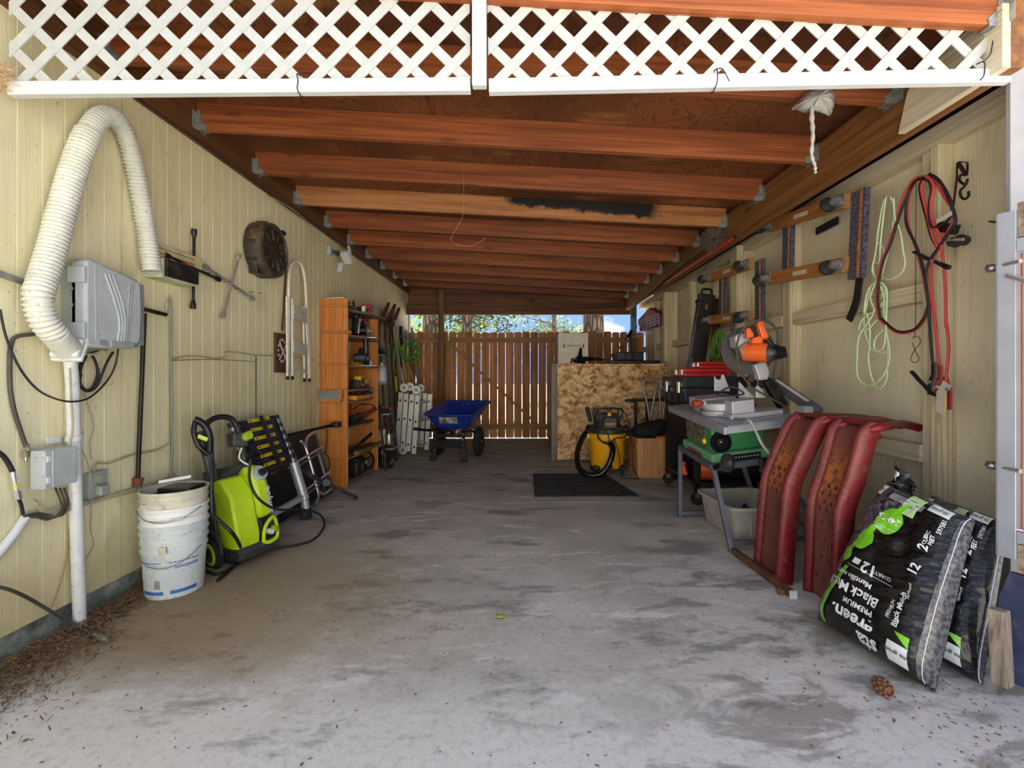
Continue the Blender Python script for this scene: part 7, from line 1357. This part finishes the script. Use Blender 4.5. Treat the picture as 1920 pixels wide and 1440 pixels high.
t = thing('hanging_twine', 'thin pale twine dangling from the joists', 'twine', P(866, 440, 3.3)); B().tube(spl([P(865, 296, 3.36), P(869, 340, 3.34), P(868, 400, 3.32), P(858, 425, 3.3), P(846, 452, 3.3), P(880, 462, 3.3), P(912, 446, 3.3)], 7), .0016, 5).go('twine', mat('pale_twine', (170, 130, 96), .8), t, world=True, smooth=60)
for i, (x, y, lab) in enumerate(((563, 160, 'thin black cable tie around the lattice rail on the house side'), (1338, 152, 'black cable tie with a long tail around the lattice rail near the beam'), (1831, 138, 'loose dark cable tie at the outer end of the lattice rail'))):
    t = thing('cable_tie', lab, 'cable tie', P(x, y, 1.70), group='cable ties on the lattice'); c = P(x, y, 1.72)
    B().tube(spl([c+V((.0, -.024, .028)), c+V((.004, -.026, 0)), c+V((.0, -.022, -.03)), c+V((0, .02, -.032)), c+V((0, .024, .03))], 5, True), .0022, 6, closed=True).go('band', M_CABLEB, t, world=True, smooth=60)
    if i: B().tube(spl([c+V((0, -.024, .028)), c+V((.02, -.03, .025 if i == 1 else .05)), c+V((.045 if i == 1 else .03, -.03, -.02 if i == 1 else .10))], 5), .0018, 6).go('tail', M_CABLEB, t, world=True, smooth=60)
t = thing('bird_nest_straw', 'clump of dry straw stuck at the house end of the lattice', 'straw', P(8, 150, 1.72)); rnd = random.Random(21); q = B()
for k in range(160): a = P(rnd.uniform(-2, 16), rnd.uniform(122, 172), 1.70+rnd.uniform(-.02, .03)); q.tube([a, a+V((rnd.uniform(-.03, .04), rnd.uniform(-.02, .02), rnd.uniform(-.03, .03)))], .0011, 3)
q.go('straws', mat('dry_straw', (186, 156, 116), .9), t, world=True, kind='stuff')
# ================================================================ litter, cones, leaf
rnd = random.Random(17); q = B(); M_LIT = NT('pine_litter'); lc = M_LIT.n('ShaderNodeNewGeometry').outputs['Random Per Island']; M_LIT = M_LIT.fin(M_LIT.mix(lc, lin((74, 58, 40)), lin((150, 112, 72))), .9)
for k in range(6500):
    y = rnd.uniform(1.35, 2.9); w_ = abs(rnd.gauss(0, .07 if y > 2.0 else .13)); x = XL+.02+w_
    if y < 1.65 and rnd.random() < .5: x = XL+.02+abs(rnd.gauss(0, .2))
    z = .003+max(0, .02-.06*w_)*rnd.random()*1.6; a = rnd.uniform(0, math.pi); l = rnd.uniform(.003, .014); dv = V((math.cos(a)*l, math.sin(a)*l, rnd.uniform(-.004, .006))); c = V((x, y, z)); sd = V((-math.sin(a), math.cos(a), 0))*rnd.uniform(.0006, .002 if rnd.random() < .93 else .006)
    q.add([c-dv-sd, c+dv-sd, c+dv+sd, c-dv+sd, c+V((0, 0, .002))], [(0, 1, 4), (1, 2, 4), (2, 3, 4), (3, 0, 4)])
q.go('pine_litter', M_LIT, None, kind='stuff', label='brown pine needles and leaf litter along the foot of the house wall', category='litter')
q = B()
for k in range(420):
    if k < 260: c = V((rnd.uniform(-1.6, 1.5), rnd.uniform(1.3, 3.0), .002))
    else: c = V((1.45+rnd.gauss(0, .22), 1.5+rnd.gauss(0, .14), .002))
    a = rnd.uniform(0, math.pi); l = rnd.uniform(.002, .007); dv = V((math.cos(a)*l, math.sin(a)*l, 0)); sd = V((-math.sin(a), math.cos(a), 0))*rnd.uniform(.0008, .003); q.add([c-dv-sd, c+dv-sd, c+dv+sd, c-dv+sd, c+V((0, 0, .003))], [(0, 1, 4), (1, 2, 4), (2, 3, 4), (3, 0, 4)])
q.go('floor_debris', M_LIT, None, kind='stuff', label='scattered bits of bark and grit on the concrete floor', category='debris')
M_CONE = mat('pine_cone_brown', (136, 92, 66), .8, v=.25, s=40)
for px, py, sc, lab in ((1655, 1300, .030, 'pine cone lying on the floor in front of the mulch bag'), (1463, 1114, .019, 'small pine cone lying beside the end of the timber strip')):
    c = G(px, py); t = thing('pine_cone', lab, 'pine cone', c, group='pine cones on the floor'); B().ball((0, 0, sc*.8), (sc*.7, sc*1.0, sc*.7)).go('core', M_CONE, t, smooth=60)
    for r_ in range(6):
        for k in range(8):
            a = 2*math.pi*(k+.5*(r_ % 2))/8; yy = -sc*.9+sc*1.8*r_/5; rr = sc*.85*math.sqrt(max(.08, 1-(yy/(sc*1.15))**2)); p = V((rr*math.cos(a), yy, sc*.8+rr*math.sin(a)))
            if p.z > 0: B().box(p, (sc*.34, sc*.30, sc*.16), Matrix.Rotation(-a+math.pi/2, 3, 'Y')).go('scale', M_CONE, t)
t = thing('fallen_leaf', 'small yellow-green leaf lying in the middle of the floor', 'leaf', G(938, 1159)); B().grid(lambda u, v_: V(((u-.5)*.05, (v_-.5)*.03*math.sin(math.pi*min(1, max(0, u))), .004+.006*math.sin(3*u))), 8, 4).go('blade', mat('yellow_green_leaf', (190, 196, 60), .6), t, smooth=60, solid=.0008)
# ================================================================ trees beyond the fence
def m_bark():
    t = NT('furrowed_bark'); v1 = t.n('ShaderNodeTexVoronoi', {'Vector': t.co((7, 7, 1.6)), 'Scale': 1.6}, feature='DISTANCE_TO_EDGE').outputs[0]; n = t.noise(t.co((6, 6, 2)), 4, 5); t.bump(t.math('ADD', t.step(v1, 0, .3), n), 1.0, .05); return t.fin(t.mix(t.step(v1, .02, .25), lin((62, 48, 38)), lin((136, 116, 96))), .95)
M_BARK = m_bark()
def m_leaf(name, c1_, c2_):
    t = NT(name); r = t.n('ShaderNodeNewGeometry').outputs['Random Per Island']; col = t.mix(r, lin(c1_), lin(c2_)); t.fin(col, .55); tr_ = t.n('ShaderNodeBsdfTranslucent', {'Color': col}); mx = t.n('ShaderNodeMixShader', {0: .5, 1: t.p.outputs[0], 2: tr_.outputs[0]}); t.t.links.new(mx.outputs[0], t.out.inputs[0]); return t.m
LY, LDK, LG = m_leaf('yellow_green_leaves', (96, 128, 36), (172, 184, 64)), m_leaf('dark_needles', (46, 66, 46), (86, 104, 74)), m_leaf('grey_green_leaves', (92, 112, 76), (150, 160, 120))
def tree(label, px, d, r, leaf, spread, low, n, lsz, seed, hgt=9.0):
    x = (px-CX)/F*d; t = thing('tree', label, 'tree', (x, d, -.1), group='trees beyond the fence'); rnd = random.Random(seed)
    def trunk(u, v_):
        a = 2*math.pi*u; rr = r*(1.12-.45*v_)*(1+.10*mnoise.noise(V((math.cos(a)*2.2, math.sin(a)*2.2, v_*9+seed)))); return V((rr*math.cos(a)+.15*v_*math.sin(seed), rr*math.sin(a), v_*hgt*.75))
    B().grid(trunk, 28, 24).go('trunk', M_BARK, t, smooth=60)
    q = B(); br = B()
    cl = [(rnd.uniform(-spread, spread), rnd.uniform(.5, 1.6), rnd.choice((rnd.uniform(low, low+.9), rnd.uniform(low+.8, hgt)))) for k in range(26)]
    for k, c in enumerate(cl):
        zz = max(1.6, c[2]-abs(c[0])*.4); br.tube([(0, 0, min(zz, hgt*.72)), (c[0]*.6, c[1]*.6, (zz+c[2])/2), c], .02, 5)
        for i in range(n//26):
            p = V(c)+V((rnd.gauss(0, .36), rnd.gauss(0, .36), rnd.gauss(0, .26))); a = V((rnd.gauss(0, 1), rnd.gauss(0, 1), rnd.gauss(0, .6))).normalized()*lsz; b_ = a.cross(V((rnd.gauss(0, 1), rnd.gauss(0, 1), rnd.gauss(0, 1)))).normalized()*lsz*.5; q.add([p-a, p+b_, p+a, p-b_], [(0, 1, 2, 3)])
    br.go('branches', M_BARK, t, kind='stuff'); q.go('foliage', leaf, t, kind='stuff')
tree('broad tree with furrowed trunk and yellow-green leaves beyond the fence corner', 805, 12.0, .23, LY, 1.5, 2.0, 3600, .055, 2)
tree('thinner dark-trunked conifer beyond the fence, next to the broad tree', 875, 11.7, .135, LDK, 1.1, 2.4, 3000, .07, 3)
tree('massive rough-barked tree standing beyond the fence behind the bin', 1116, 11.0, .255, LG, .7, 4.2, 1600, .06, 4)
tree('grey-green leafy tree far beyond the fence, left of the massive trunk', 1040, 20.0, .12, LG, 2.0, 2.6, 4200, .085, 6)
